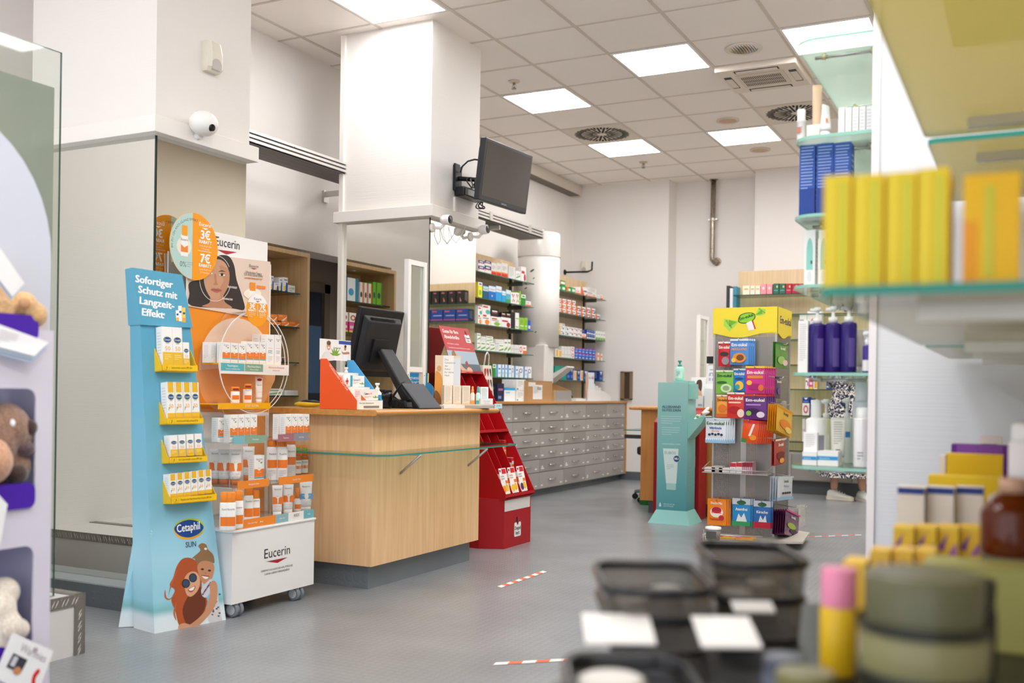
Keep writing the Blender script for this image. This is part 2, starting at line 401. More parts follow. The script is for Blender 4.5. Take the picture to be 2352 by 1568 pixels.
# skirting
mb = MB(); sk = studded('dark_studded_rubber', '#5f6468')
mb.box((-4.5, WYF - .012, 0), (-3.87, WYF, .10), sk); mb.box((-2.85, WYF - .012, 0), (.62, WYF, .10), sk); struct(mb.build('baseboard_far'))
# two mirror-clad pillars with a white ledge round each
def pillar(n, x0, x1, y0, y1):
    mb = MB(); mb.box((x0, y0, 2.26), (x1, y1, CZ), PLASTER); mb.box((x0 + .02, y0 + .02, 0), (x1 - .02, y1 - .02, 2.26), WHITEP)
    struct(mb.build('wall_pillar_%s' % n))
    mb = MB(); mb.box((x0 - .04, y0 - .05, 2.222), (x1 + .05, y1 + .02, 2.30), WHITEP)
    mb.box((x0 - .02, y0 - .018, 2.30), (x1 + .018, y1 + .01, 2.306), C('#d8c3ae')); o = struct(mb.build('trim_' + n, bevel=.014)); return o
pillar('entrance', -4.55, -3.69, 3.50, 4.143)
pillar('counter', -4.43, -3.69, 5.95, 6.63)
mm = mirror_mat(); ge = C('#3c4a46', .2)
def mirror(name, a, b, face, label):
    mb = MB(); s = [ge] * 6; s[{'-y': 2, '+x': 3}[face]] = mm; mb.box(a, b, None, s); return tag(mb.build(name), label, 'mirror')
mirror('mirror_panel', (-4.54, 3.508, .112), (-3.70, 3.518, 2.222), '-y', 'tall mirror on the front face of the entrance pillar above the grey plinth')
mirror('mirror_panel', (-3.706, 3.52, .112), (-3.696, 4.13, 2.222), '+x', 'narrow tall mirror behind the round sunscreen offer sign')
mirror('mirror_panel', (-4.42, 5.958, .12), (-3.70, 5.968, 2.222), '-y', 'wide mirror on the pillar behind the cash desk monitor')
mirror('mirror_panel', (-3.706, 5.97, .12), (-3.696, 6.61, 2.222), '+x', 'mirror on the pillar side below the wall television')
mb = MB(); mb.box((-4.62, 3.385, .104), (-3.635, 4.15, .111), C('#9aa0a2', .6)); mb.box((-4.62, 3.38, 0), (-3.63, 4.15, .105), sk); struct(mb.build('baseboard_pillar'))
mb = MB(); mb.box((-4.44, 5.935, 0), (-3.675, 6.64, .12), sk); struct(mb.build('baseboard_counter'))
mb = MB(); mb.box((-4.445, 5.93, .12), (-4.41, 5.965, CZ - .01), WHITEP); struct(mb.build('trim_3'))
# raised entrance platform with chequer-plate nosing
PZ = .235; PX, PY = -3.275, 2.78
mb = MB(); mb.box((WXL, -2.5, 0), (PX, PY, PZ - .004), C('#d8d5d3', .6)); mb.box((WXL, PY, 0), (-3.98, 3.1, PZ - .004), C('#d8d5d3', .6)); struct(mb.build('floor_platform'))
cp = checker_plate()
def nosing(n, x0, x1, y0, y1, z0, z1, ax, fr, lu, lv):
    mb = MB(); mb.box((x0, y0, z0), (x1, y1, z1), cp); rnd = random.Random(n)
    k = int(max(lu, lv) / .045)
    for i in range(k):
        for q in (-.008, .008):
            if lu > lv: c = (i * .045 + .02 + q, lv * .5)
            else: c = (lu * .5, i * .045 + .02 + q)
            mb.poly(fr, ell(c[0], c[1], .016, .0028, 10, rot=radians(58 if i % 2 == 0 else 58)), C('#e8e4dc', .25, .6), .0012)
    return struct(mb.build('trim_%d' % n))
nosing(4, PX - .002, PX + .004, .6, PY, PZ - .045, PZ, 'x', FX(PX + .004, .6, PZ - .045), PY - .6, .045)
nosing(5, PX - .045, PX + .005, PY - .002, PY + .004, 0, PZ, 'y', FY(PX, PY, 0), .002, .001)
nosing(6, PX - .002, PX + .0045, PY - .045, PY + .003, 0, PZ - .04, 'x', FX(PX + .0045, PY - .045, 0), .045, PZ - .045)
nosing(7, WXL, PX + .003, PY - .05, PY + .002, PZ - .004, PZ, 'z', (Vector((WXL, PY - .05, PZ)), Vector((1, 0, 0)), Vector((0, 1, 0))), PX - WXL, .05)
nosing(8, WXL, -3.98, 3.098, 3.103, PZ - .045, PZ, 'y', (Vector((-3.98, 3.103, PZ - .045)), Vector((-1, 0, 0)), _z), -3.98 - WXL, .045)
# red-white floor marking tape
tp = [C('#e8e4df', .6), C('#d86a48', .6)]
def tape(n, p, q, segs, wd=.035):
    a, b = hit(*p, 'z', .0015), hit(*q, 'z', .0015); d = (b - a); mb = MB(); rnd = random.Random(n); nrm = Vector((-d.y, d.x, 0)).normalized() * wd / 2
    for i in range(segs):
        u, v = i / segs, (i + 1) / segs
        s = d / segs * .35
        mb.face([a + d * u - nrm, a + d * v - nrm, a + d * v + nrm + s, a + d * u + nrm + s], tp[i % 2])
    return tag(mb.build('floor_marking_tape'), n, 'floor tape')
tape('worn red and white tape strip on the floor before the cash desk', (1145, 1348), (1250, 1312), 11)
tape('red and white tape strip on the floor near the dark trays', (1130, 1524), (1320, 1513), 6)
tape('short red and white tape strip in front of the sweets stand', (1612, 1277), (1662, 1287), 4)
tape('thin red and white tape strip behind the sweets stand', (1838, 1233), (1976, 1228), 9, .03)

# ================================================================ ceiling fittings
def cell(i, j): return GX(i) + .3125, GY(j) + .3125
emi = glow('lit_diffuser', (1.0, .985, .975), PANEL_STRENGTH)
def light_panel(i, j, label):
    x, y = cell(i, j); t = thing('ceiling_light', (x, y, CZ), label, 'ceiling light', 'square ceiling light panels')
    mb = MB(); mb.box((x - .285, y - .285, CZ - .008), (x + .285, y + .285, CZ - .004), emi); mb.build('diffuser', t)
    mb = MB()
    for a, b in (((-.302, -.302), (.302, -.285)), ((-.302, .285), (.302, .302)), ((-.302, -.285), (-.285, .285)), ((.285, -.285), (.302, .285))):
        mb.box((x + a[0], y + a[1], CZ - .010), (x + b[0], y + b[1], CZ - .001), WHITEP)
    mb.build('frame', t); return t
light_panel(1, 1, 'lit square panel in the ceiling between the sprinkler and the air conditioner')
light_panel(-1, 2, 'lit square panel beside the upper edge of the counter pillar')
light_panel(-1, 5, 'lit square panel bordering the round slotted vent near the television')
light_panel(1, 5, 'lit square panel between the two round ceiling speakers')
light_panel(3, 1, 'lit square panel partly covered by the topmost glass shelf')
light_panel(-1, -2, 'brightest large lit panel right in front of the counter pillar')
for i, j in ((4, 5), (4, 3), (4, 7), (3, -1), (3, -3), (5, -3), (-1, -9), (3, -7), (5, -7), (3, -10), (1, -10), (-1, -10), (5, -9)):  # extra panels outside the view, added only to brighten the room
    light_panel(i, j, 'unseen square ceiling panel added to light the room')
def swirl(i, j, label):
    x, y = cell(i, j); t = thing('swirl_vent', (x, y, CZ), label, 'air vent', 'round slotted ceiling vents')
    mb = MB(); mb.box((x - .300, y - .300, CZ - .007), (x + .300, y + .300, CZ - .001), C('#ded4c4', .5)); mb.build('panel', t)
    mb = MB(); dk = C('#2a2420', .8); fr = (Vector((x, y, CZ - .007)), Vector((1, 0, 0)), Vector((0, -1, 0)))
    for k in range(48):
        a = 2 * pi * k / 48 + .05; r0, r1 = (.20, .27) if k % 2 else (.09, .26)
        if k % 4 == 0: r0 = .05
        d, n = Vector((cos(a), sin(a))), Vector((-sin(a), cos(a))) * .0105
        mb.poly(fr, [tuple(d * r0 - n), tuple(d * r1 - n), tuple(d * r1 + n), tuple(d * r0 + n)], dk, .0012)
    mb.build('slots', t)
swirl(-1, 4, 'round slotted air vent nearest to the television')
swirl(2, 4, 'round slotted air vent behind the white tube on the glass shelf')
# ceiling cassette air conditioner
x, y = cell(2, 2); t = thing('air_conditioner', (x, y, CZ), 'square white ceiling cassette air conditioner with a louvred middle', 'air conditioner')
z = CZ - .05; mb = MB(); mb.box((x - .31, y - .31, z), (x + .31, y + .31, CZ), C('#e3d8cb', .45)); mb.build('housing', t, bevel=.008)
mb = MB(); mb.box((x - .185, y - .17, z - .004), (x + .185, y + .17, z - .001), C('#d6cabc')); fr = (Vector((x, y, z - .004)), Vector((1, 0, 0)), Vector((0, -1, 0)))
for r in range(3):
    for k in range(22): mb.rect(fr, -.155 + k * .0142, -.125 + r * .085, -.155 + k * .0142 + .008, -.125 + r * .085 + .07, C('#4a3f38'), .001)
mb.build('intake_grille', t)
for sx, sy, w_, h_ in ((0, -.245, .17, .028), (0, .245, .17, .028), (-.25, 0, .028, .15), (.25, 0, .028, .15)):
    mb = MB(); mb.box((x + sx - w_, y + sy - h_, z - .003), (x + sx + w_, y + sy + h_, z - .0005), C('#2e2723'))
    mb.box((x + sx - w_ * .94 + .003, y + sy - h_ * .7, z - .007), (x + sx + w_ * .94, y + sy + h_ * .8, z - .002), C('#e0d5c8')); mb.build('louvre', t)
# recessed spotlight
x, y = cell(2, 1); t = thing('recessed_spotlight', (x, y, CZ), 'round recessed chrome spotlight in the ceiling next to the air conditioner', 'spotlight')
mb = MB(); mb.ring((x, y), .105, .135, CZ - .009, CZ - .002, C('#e6ddd0'), 'z', 32); mb.build('rim', t)
mb = MB(); mb.lathe([(.104, -.008, C('#b9b4ae', .12, 1)), (.04, -.003), (.0, -.003)], None, (x, y, CZ), 32, caps=False)
for k in range(-4, 5): mb.box((x + k * .02 - .003, y - .085, CZ - .008), (x + k * .02 + .003, y + .085, CZ - .004), C('#5c544d', .2, 1))
mb.build('reflector', t)
for (i, j), lb in (((1, 4), 'flat round beige ceiling speaker before the lit panel'), ((1, 6), 'flat round beige ceiling speaker near the far wall')):
    x, y = cell(i, j); t = thing('ceiling_speaker', (x, y, CZ), lb, 'speaker', 'round ceiling speakers')
    mb = MB(); mb.ring((x, y), .082, .105, CZ - .012, CZ - .001, C('#d8cbbb'), 'z', 28); mb.build('rim', t)
    mb = MB(); mb.lathe([(.083, -.006), (.06, -.010), (0, -.011)], C('#cfae96', .7), (x, y, CZ), 28, caps=False); mb.build('cover', t)
for (px, py), lb in (((1181, 186), 'small sprinkler head under the ceiling beside the counter pillar'), ((1478, 372), 'small sprinkler head under the ceiling near the rear pilaster')):
    p = hit(px, py, 'z', CZ); t = thing('sprinkler', (p.x, p.y, CZ), lb, 'sprinkler', 'ceiling sprinklers')
    mb = MB(); mb.lathe([(.045, -.003), (.042, -.012), (.0, -.016)], C('#d9cbb2'), (p.x, p.y, CZ), 20, caps=False); mb.build('rosette', t)
    mb = MB(); ch = C('#8d8780', .25, .9); mb.lathe([(.012, -.016), (.012, -.03), (.004, -.032), (.004, -.06), (.02, -.062), (.02, -.067)], ch, (p.x, p.y, CZ), 12)
    mb.tube([(p.x - .014, p.y, CZ - .03), (p.x - .016, p.y, CZ - .05), (p.x - .005, p.y, CZ - .063)], .002, ch, 5); mb.tube([(p.x + .014, p.y, CZ - .03), (p.x + .016, p.y, CZ - .05), (p.x + .005, p.y, CZ - .063)], .002, ch, 5); mb.build('nozzle', t)
# ================================================================ helpers for printed cartons, bottles, tubes and pouches
def frame(a, b, tilt=0.0, face=None):
    """printed frame with horizontal u from a to b, leaning back by tilt (radians)"""
    a, b = Vector(a), Vector(b); u = b - a; u.z = 0; u.normalize(); n = u.cross(_z); v = (_z * cos(tilt) - n * sin(tilt)).normalized()
    return (a, u, v)
def nrm(fr): return fr[1].cross(fr[2]).normalized()
def uv(fr, x, y):
    p = hitp(x, y, fr[0], nrm(fr)) - fr[0]; return (p.dot(fr[1]), p.dot(fr[2]))
def UV(fr, pts): return [uv(fr, *p) for p in pts]
def shifted(fr, d=0.0, a=0.0, b=0.0): return (fr[0] + nrm(fr) * d + fr[1] * a + fr[2] * b, fr[1], fr[2])
def fbox(mb, fr, a0, a1, b0, b1, d0, d1, m, sides=None):
    """box in frame axes (a right, b up, d out); sides: back front left right bottom top"""
    P = lambda a, b, d: mb.pt(fr, a, b, d)
    v = [P(a0, b0, d0), P(a1, b0, d0), P(a1, b1, d0), P(a0, b1, d0), P(a0, b0, d1), P(a1, b0, d1), P(a1, b1, d1), P(a0, b1, d1)]
    f = [(0, 3, 2, 1), (4, 5, 6, 7), (0, 4, 7, 3), (1, 2, 6, 5), (0, 1, 5, 4), (3, 7, 6, 2)]
    b = len(mb.V); mb.V += v
    for k, q in enumerate(f):
        mm = (sides[k] if sides and sides[k] else m); mb.F.append(tuple(b + i for i in q)); mb.M.append(mb.mi(mm)); mb.S.append(False)
    return mb
def ink(mb, fr, w, h, ops, off=.0005):
    """printing on a w x h face whose lower left corner is the frame's origin; ops use fractions of w and h"""
    k = 0
    for o in ops:
        c = off + k * .00012; k += 1
        if o[0] == 'r': mb.rect(fr, o[1] * w, o[2] * h, o[3] * w, o[4] * h, o[5], c)
        elif o[0] == 'e': mb.poly(fr, ell(o[1] * w, o[2] * h, o[3] * w, o[4] * h, 18), o[5], c)
        elif o[0] == 'p': mb.poly(fr, [(a * w, b * h) for a, b in o[1]], o[2], c)
        elif o[0] == 't': mb.text(fr, o[1], o[2] * w, o[3] * h, o[4] * h, o[5], w=(o[6] * w if len(o) > 6 and o[6] else None), al=o[7] if len(o) > 7 else 'c', bold=o[8] if len(o) > 8 else 0, off=c)
        elif o[0] == 'l': mb.lines(fr, o[1] * w, o[2] * h, o[3] * w, o[4], o[5] * h, o[6], off=c, seed=k)
    return mb
BLUR = [('l', .2, .85, .6, 9, .075, '#cfd0d4')]
def carton(name, fr, w, h, dep, base, ops=(), side=None, top=None, label='', cat='box', group=None, sidec=None):
    """folding carton: front in the frame's plane at d = dep, back at d = 0; origin = lower left corner"""
    mb = MB(); fbox(mb, fr, 0, w, 0, h, 0, dep, base, [None, None, sidec, sidec, None, top])
    ink(mb, shifted(fr, dep), w, h, ops)
    if side is not False:
        n = nrm(fr); s = side if side is not None else BLUR
        ink(mb, (fr[0], n, fr[2]), dep, h, s); ink(mb, (fr[0] + fr[1] * w + n * dep, -n, fr[2]), dep, h, s)
    o = mb.build(name, origin=fr[0] + fr[1] * w / 2 + nrm(fr) * dep / 2)
    return tag(o, label, cat, group)
def again(src, fr, w, dep, label, cat=None, group=None):
    """copy of a carton standing at another frame of the same orientation"""
    return clone(src, fr[0] + fr[1] * w / 2 + nrm(fr) * dep / 2, src.rotation_euler.z, label, cat or src['category'], group or src.get('group'))
def crimp_tube(name, p, ang, w, h, dep, body, cap, capc, label, cat='tube', group=None, ops=(), capdown=True, caph=.16):
    """cosmetic tube standing on its cap, flat crimped end up; ang turns the printed side (0 looks along -Y)"""
    t = thing(name, p, label, cat, group); mb = MB(); n = 20; h0 = h * caph; loops = []
    for i in range(9):
        s = i / 8; z = h0 + (h - h0) * s; a = w / 2 * (.86 + .14 * s); b = dep / 2 * (1 - .93 * s ** 1.6) + .0008
        loops.append([(p[0] + a * cos(2 * pi * j / n), p[1] + b * sin(2 * pi * j / n), p[2] + z) for j in range(n)])
    mb.loft(loops, body)
    fr = (Vector((p[0] - w / 2, p[1] - dep * .47, p[2] + h0)), Vector((1, 0, 0)), Vector((0, dep * .44 / (h - h0), 1)).normalized())
    ink(mb, fr, w, h - h0, ops, .004); R = Matrix.Translation(p) @ Matrix.Rotation(ang, 4, 'Z') @ Matrix.Translation(-Vector(p))
    mb.xf(R); mb.build('body', t)
    mb = MB(); mb.lathe([(w * .40, 0), (w * .41, h0)], capc, p, 20, sy=dep / w * 1.1); mb.xf(R); mb.build('cap', t); return t
def bottle(name, p, prof, bodym, capprof, capm, label, cat='bottle', group=None, ops=(), ang=0, sy=1.0, wr=None, pump=None):
    """lathed bottle with a cap (and a pump head); ops printed on a curved label wrapped round the body"""
    t = thing(name, p, label, cat, group); mb = MB(); mb.lathe(prof, bodym, p, 24, sy=sy)
    r = max(q[0] for q in prof); R = Matrix.Translation(p) @ Matrix.Rotation(ang, 4, 'Z') @ Matrix.Translation(-Vector(p))
    for o in ops:
        if o[0] == 'band':      # a0 a1 degrees round the front, z0 z1, colour
            _, a0, a1, z0, z1, c = o; rr = r + .0006 + (o[0] != 'band') * .0
            k = 8; lo = [(p[0] + rr * cos(radians(a0 + (a1 - a0) * i / k - 90)), p[1] + sy * rr * sin(radians(a0 + (a1 - a0) * i / k - 90))) for i in range(k + 1)]
            mb.loft([[(x, y, p[2] + z0) for x, y in lo], [(x, y, p[2] + z1) for x, y in lo]], c, cap=False, closed=False)
        elif o[0] == 't':       # text, z, height, colour, width
            fr = (Vector((p[0], p[1] - r * sy - .0016, p[2])), Vector((1, 0, 0)), _z); mb.text(fr, o[1], 0, o[2], o[3], o[4], w=o[5], al='c', bold=o[6] if len(o) > 6 else 0)
        elif o[0] == 'l':
            fr = (Vector((p[0] - o[2] / 2, p[1] - r * sy - .0014, p[2])), Vector((1, 0, 0)), _z); mb.lines(fr, 0, o[1], o[2], o[3], o[4], o[5])
    mb.xf(R); mb.build('body', t)
    mb = MB(); mb.lathe(capprof, capm, p, 20, sy=sy)
    if pump:                     # z, reach
        z, q = pump; mb.lathe([(.005, z - .02), (.005, z)], capm, p, 10); mb.tube([(p[0], p[1], p[2] + z), (p[0] + q, p[1], p[2] + z + .001)], [.008, .005], capm, 8)
        mb.lathe([(.011, z - .004), (.011, z + .008), (.008, z + .01)], capm, p, 14)
    mb.xf(R); mb.build('cap', t); return t
def pouch(name, fr, w, h, base, ops, label, cat='bag', group=None, puff=.012):
    """flat sealed sweet bag with a hang hole strip, puffed in the middle"""
    mb = MB(); k = 8; m = 9
    P = lambda i, j, s: mb.pt(fr, w * i / k, h * j / m, s * (puff * (sin(pi * i / k) ** .6 * sin(pi * min(1, max(0, (j - .4) / (m - 1.6)))) ** .6 if 0 < i < k and 0 < j < m else 0) + .0008))
    for s in (1, -1):
        vs = [P(i, j, s) for j in range(m + 1) for i in range(k + 1)]; fs = []
        for j in range(m):
            for i in range(k):
                q = (j * (k + 1) + i, j * (k + 1) + i + 1, (j + 1) * (k + 1) + i + 1, (j + 1) * (k + 1) + i); fs.append(q if s > 0 else q[::-1])
        mb.add(vs, fs, base if isinstance(base, str) is False else C(base, .25), True)
    ink(mb, shifted(fr, puff + .0012), w, h, ops)
    return tag(mb.build(name, origin=fr[0] + fr[1] * w / 2), label, cat, group)
def name_rows(objs, place):
    """labels that single out each of several look-alikes standing in a row"""
    n = len(objs)
    for i, (o, d) in enumerate(objs):
        same = [k for k, (q, e) in enumerate(objs) if e == d]
        o['label'] = d + ' ' + place if len(same) == 1 else '%s, %s from left, %s' % (d, ORD[same.index(i)], place)

# ================================================================ shop fittings
# ---- cash desk
CT = .935
t = thing('cash_desk', (-3.4, 4.95, 0), 'pale maple cash desk with rubber-clad plinth and rounded orange-brown worktop edge', 'counter')
mb = MB(); mb.box((-3.74, 4.36, .125), (-3.03, 5.50, .905), MAPLE()); mb.build('body', t)
mb = MB(); mb.box((-3.70, 4.40, 0), (-3.075, 5.47, .125), studded('grey_stud_plinth', '#6f767b', .05)); mb.build('plinth', t)
mb = MB(); pr = [(-3.80, .905)] + [(-2.966 + .016 * cos(a), .920 + .015 * sin(a)) for a in [radians(-90 + 22.5 * i) for i in range(9)]] + [(-3.80, .935)]
mb.prism(pr, 'y', 4.28, 5.60, EDGEW()); mb.box((-3.80, 4.295, .9345), (-2.99, 5.58, .9362), C('#c99b62', .3)); mb.build('worktop', t, bevel=.01)
mb = MB(); out = rrect(-3.55, 4.20, -2.83, 5.68, .10, 6); mb.prism(out, 'z', .708, .716, GLASS(), side=GEDGE()); mb.build('glass_shelf', t)
mb = MB(); mb.box((-3.78, 4.352, .700), (-3.022, 5.505, .7075), ALU()); mb.build('shelf_rail', t)
for y in (4.62, 5.36):
    mb = MB(); mb.box((-3.03, y - .006, .69), (-2.90, y + .006, .702), ALU()); mb.tube([(-3.03, y, .59), (-2.90, y, .695)], .007, ALU(), 6); mb.build('shelf_bracket', t)
# ---- drawer cabinets along the rear left wall, one unit per column
DX = -4.37; ys = [7.97, 8.57, 9.17, 9.76, 10.34, 10.94, 11.545]; rows = [.072, .24, .37, .496, .62, .748, .916]
gry = C('#a8a49f', .38); gr2 = C('#9a958f', .38); lab = C('#eeece8', .6)
cols = ['partly hidden by the red cardboard stand', 'in the second column beyond the red stand', 'in the third column beyond the red stand', 'in the fourth column beyond the red stand', 'in the fifth column, next to last', 'in the last column beside the far wall']
hm = MB(); hm.tube([(DX + .004, -.045, 0), (DX + .024, -.045, 0), (DX + .024, .045, 0), (DX + .004, .045, 0)], .005, C('#d6d4d0', .2, .95), 6)
HANDLE = None
for i in range(6):
    y0, y1 = ys[i], ys[i + 1]
    t = thing('drawer_cabinet', (DX - .3, (y0 + y1) / 2, 0), 'grey six-drawer cabinet ' + cols[i], 'cabinet', 'grey medicine drawer cabinets')
    mb = MB(); mb.box((-5.08, y0 + .001, .07), (DX - .018, y1 - .001, .918), C('#77726d', .5)); mb.box((-5.0, y0, 0), (DX - .06, y1, .07), sk)
    mb.build('carcass', t)
    if i == 5: mb = MB(); mb.box((DX - .03, 11.547, .07), (DX + .012, 11.566, .917), EDGEW()); mb.build('end_panel', t)
    for r in range(6):
        d = MB(); d.box((DX - .02, y0 + .002, rows[r] + .003), (DX, y1 - .002, rows[r + 1] - .003), gry if (i + r) % 3 else gr2)
        fr = FX(DX, y0, rows[r]); rd = random.Random(i * 7 + r)
        d.rect(fr, .04, .028, .04 + rd.uniform(.04, .07), .042, lab); d.rect(fr, .5, .028, .545, .042, lab)
        if rd.random() < .25: d.rect(fr, .05, .045, .085, .062, lab)
        q = d.build('drawer', t)
        if HANDLE is None:
            h = MB(); zc = (rows[r] + rows[r + 1]) / 2; yc = (y0 + y1) / 2
            h.tube([(DX, yc - .08, zc), (DX + .022, yc - .075, zc), (DX + .022, yc + .075, zc), (DX, yc + .08, zc)], .006, C('#d6d4d0', .2, .95), 6)
            HANDLE = h.build('handle', q); HANDLE['_c'] = (yc, zc); H0 = Vector((0, yc, zc))
        else:
            c = HANDLE.copy(); COL.objects.link(c); c.parent = q; zc = (rows[r] + rows[r + 1]) / 2; yc = (y0 + y1) / 2
            c.location = Vector((0, yc, zc)) - H0 - (Vector(t['_o']) - HT0)
        if i == 0 and r == 0: HT0 = Vector(t['_o'])
t = thing('worktop', (-4.7, 9.7, .918), 'long worktop with orange-brown front edge on the grey drawer cabinets', 'worktop')
mb = MB(); mb.box((-5.09, 7.95, .918), (DX + .005, 11.56, .944), C('#d8d2c8', .4)); mb.build('top', t)
mb = MB(); mb.box((DX + .005, 7.95, .919), (DX + .022, 11.566, .946), EDGEW()); mb.build('edge', t, bevel=.006)
# ---- wall shelving either side of the drum
SZ = [1.178, 1.42, 1.665, 1.91, 2.152]
back = wood('maple_back', '#e2cba6', '#d0b084')
def wall_unit(y0, y1, s0, s1, label):
    t = thing('wall_shelving', (-4.98, (y0 + y1) / 2, .95), label, 'shelving')
    mb = MB(); mb.box((-4.87, y0, .946), (-4.85, y1, 2.38), back); mb.build('back_panel', t)
    mb = MB(); mb.box((-5.09, y1 - .02, .946), (-4.87, y1, 2.38), C('#c9c4bc', .5)); mb.build('side_panel', t); mb = MB(); mb.box((-5.09, y0, .946), (-4.87, y0 + .02, 2.38), C('#c9c4bc', .5)); mb.build('side_panel', t)
    mb = MB(); mb.box((-4.85, y1 - .10, .95), (-4.838, y1 - .06, 2.2), DARK); mb.build('shelf_rail', t)
    for z in SZ:
        mb = MB(); gs = thin_glass('wall_shelf_glass', '#a3b8aa'); ge_ = C('#3f6f62', .15); mb.box((-4.85, s0, z - .009), (-4.60, s1, z), gs, [gs, gs, ge_, ge_, ge_, ge_]); mb.build('glass_shelf', t)
        mb = MB(); mb.box((-4.85, s1 - .12, z - .03), (-4.68, s1 - .10, z - .009), C('#8c8c88', .3, .8)); mb.build('shelf_bracket', t)
    return t
wall_unit(8.0, 9.49, 8.0, 9.47, 'maple-backed glass shelving crowded with cartons beside the counter pillar')
wall_unit(10.15, 11.43, 10.13, 11.45, 'maple-backed glass shelving between the white drum and the far corner')
# ---- white dispensing drum
dx, dy = -4.70, 9.78
t = thing('dispensing_drum', (dx, dy, 1.1), 'tall white dispensing drum with an outlet box between the two shelving units', 'dispenser')
mb = MB(); mb.lathe([(.222, 1.51), (.222, 2.46)], C('#e9e6e2', .35), (dx, dy, 0), 40); mb.build('drum', t)
mb = MB(); mb.lathe([(.226, 2.46), (.226, 2.70), (.215, 2.715), (0, 2.715)], C('#dad6d1', .2), (dx, dy, 0), 40, caps=False); mb.build('lid', t)
mb = MB(); mb.box((-5.1, dy - .08, 1.2), (dx - .15, dy + .08, 2.3), C('#cfcbc6', .4)); mb.build('wall_mount', t)
mb = MB()
mb.hexa([(dx - .2, dy - .21, 1.13), (dx + .18, dy - .21, 1.13), (dx + .18, dy + .02, 1.13), (dx - .2, dy + .02, 1.13), (dx - .2, dy - .21, 1.53), (dx + .18, dy - .21, 1.53), (dx + .18, dy + .02, 1.53), (dx - .2, dy + .02, 1.53)], C('#dfdcd8', .4))
mb.build('outlet_box', t, bevel=.01)
mb = MB(); pr = [(dx - .1, 1.14), (dx + .12, 1.14), (dx + .34, 1.30), (dx + .33, 1.315), (dx + .10, 1.20), (dx + .06, 1.52), (dx - .1, 1.52)]
mb.prism(pr, 'y', dy + .02, dy + .20, C('#d8d5d1', .4)); mb.build('outlet_spout', t)
mb = MB(); fr = (Vector((dx, dy - .2235, 0)), Vector((1, 0, 0)), _z)
for a, z, s in ((.03, 2.30, .02), (.05, 2.22, .01), (-.04, 2.12, .012), (.08, 1.66, .01)): mb.poly(fr, ell(a, z, s * 1.4, s * .5, 8, rot=.5), '#6e6259', .001)
mb.build('scuff', t)
# ---- roller rail slab running behind both pillars
t = thing('awning_rail', (-4.5, 7.4, 2.6), 'long aluminium grille rail with a dark slatted underside passing behind the pillars', 'rail')
y0, y1 = 4.3, 9.23
mb = MB(); dk = wood('dark_slat', '#6b645c', '#4b453f', 'Y', .5); mb.box((-4.66, y0, 2.575), (-4.41, y1, 2.60), dk); mb.build('panel', t)
mb = MB()
for z in (2.585, 2.613, 2.641): mb.box((-4.41, y0, z), (-4.395, y1, z + .017), C('#dedbd7', .3, .6))
mb.box((-4.43, y0, 2.58), (-4.41, y1, 2.66), C('#4a4643', .5))
for y in (6.15, 8.1, 8.9): mb.box((-4.395, y, 2.58), (-4.385, y + .05, 2.66), C('#d5d2ce', .3, .6))
mb.build('grille', t)
mb = MB(); mb.box((-4.67, y1, 2.57), (-4.39, y1 + .02, 2.665), C('#cfccc8', .3, .5)); mb.build('end_cap', t, bevel=.02)
for y in (6.42, 8.35):
    mb = MB(); mb.box((WXF if y > 7.7 else WXL, y - .03, 2.49), ((WXF if y > 7.7 else WXL) + .02, y + .03, 2.58), ALU()); mb.box((WXF if y > 7.7 else WXL, y - .012, 2.535), (-4.42, y + .012, 2.575), ALU()); mb.build('bracket', t)
# ---- maple niche with glass shelves in the left wall
t = thing('niche_shelving', (-5.1, 5.4, 0), 'maple-framed wall niche with dark-edged glass shelves beside the corridor', 'shelving')
m_ = wood('maple_niche', '#d8bb90', '#c5a273'); ny1 = 6.19
mb = MB(); mb.box((-5.27, NY0, 0), (-5.25, ny1, 2.06), back); mb.build('back_panel', t)
for nm, a, b in (('side_panel', (-5.25, ny1 - .028, 0), (-4.90, ny1, 2.06)), ('side_panel', (-5.25, NY0, 0), (-4.90, NY0 + .028, 2.06)), ('top_panel', (-5.25, NY0 + .028, 2.03), (-4.90, ny1 - .028, 2.06))):
    mb = MB(); mb.box(a, b, m_); mb.build(nm, t)
for z in (.985, 1.235, 1.50, 1.755):
    mb = MB(); g_ = thin_glass('dark_shelf_glass', '#c9d8d0'); e_ = C('#20382f', .15); mb.box((-5.25, NY0 + .03, z - .009), (-4.94, ny1 - .06, z), g_, [g_, g_, e_, e_, e_, e_]); mb.build('glass_shelf', t)
    mb = MB(); mb.tube([(-5.0, ny1 - .03, z - .014), (-5.0, ny1 - .06, z - .014)], .006, ALU(), 6); mb.build('shelf_pin', t)
mb = MB(); mb.lathe([(.035, 2.03), (.035, 2.02), (.02, 2.018)], ALU(), (-5.08, 4.95, 0), 16); mb.build('spotlight', t)
# ---- glazed door in the dim corridor
t = thing('door_1', (-5.7, 7.2, 0), 'dark glazed door with bluish pane at the end of the dim corridor', 'door'); t['kind'] = 'structure'
mb = MB(); f_ = C('#6a5f55', .5)
for a, b in (((-5.75, 6.72, 0), (-5.70, 6.80, 1.98)), ((-5.75, 7.42, 0), (-5.70, 7.50, 1.98)), ((-5.75, 6.72, 1.9), (-5.70, 7.50, 1.98))): mb.box(a, b, f_)
mb.build('door_frame', t)
mb = MB(); mb.box((-5.745, 6.80, .05), (-5.735, 7.42, 1.9), C('#343a44', .08)); mb.box((-5.734, 6.80, 1.0), (-5.733, 7.42, 1.6), C('#4d6685', .1)); mb.build('pane', t)
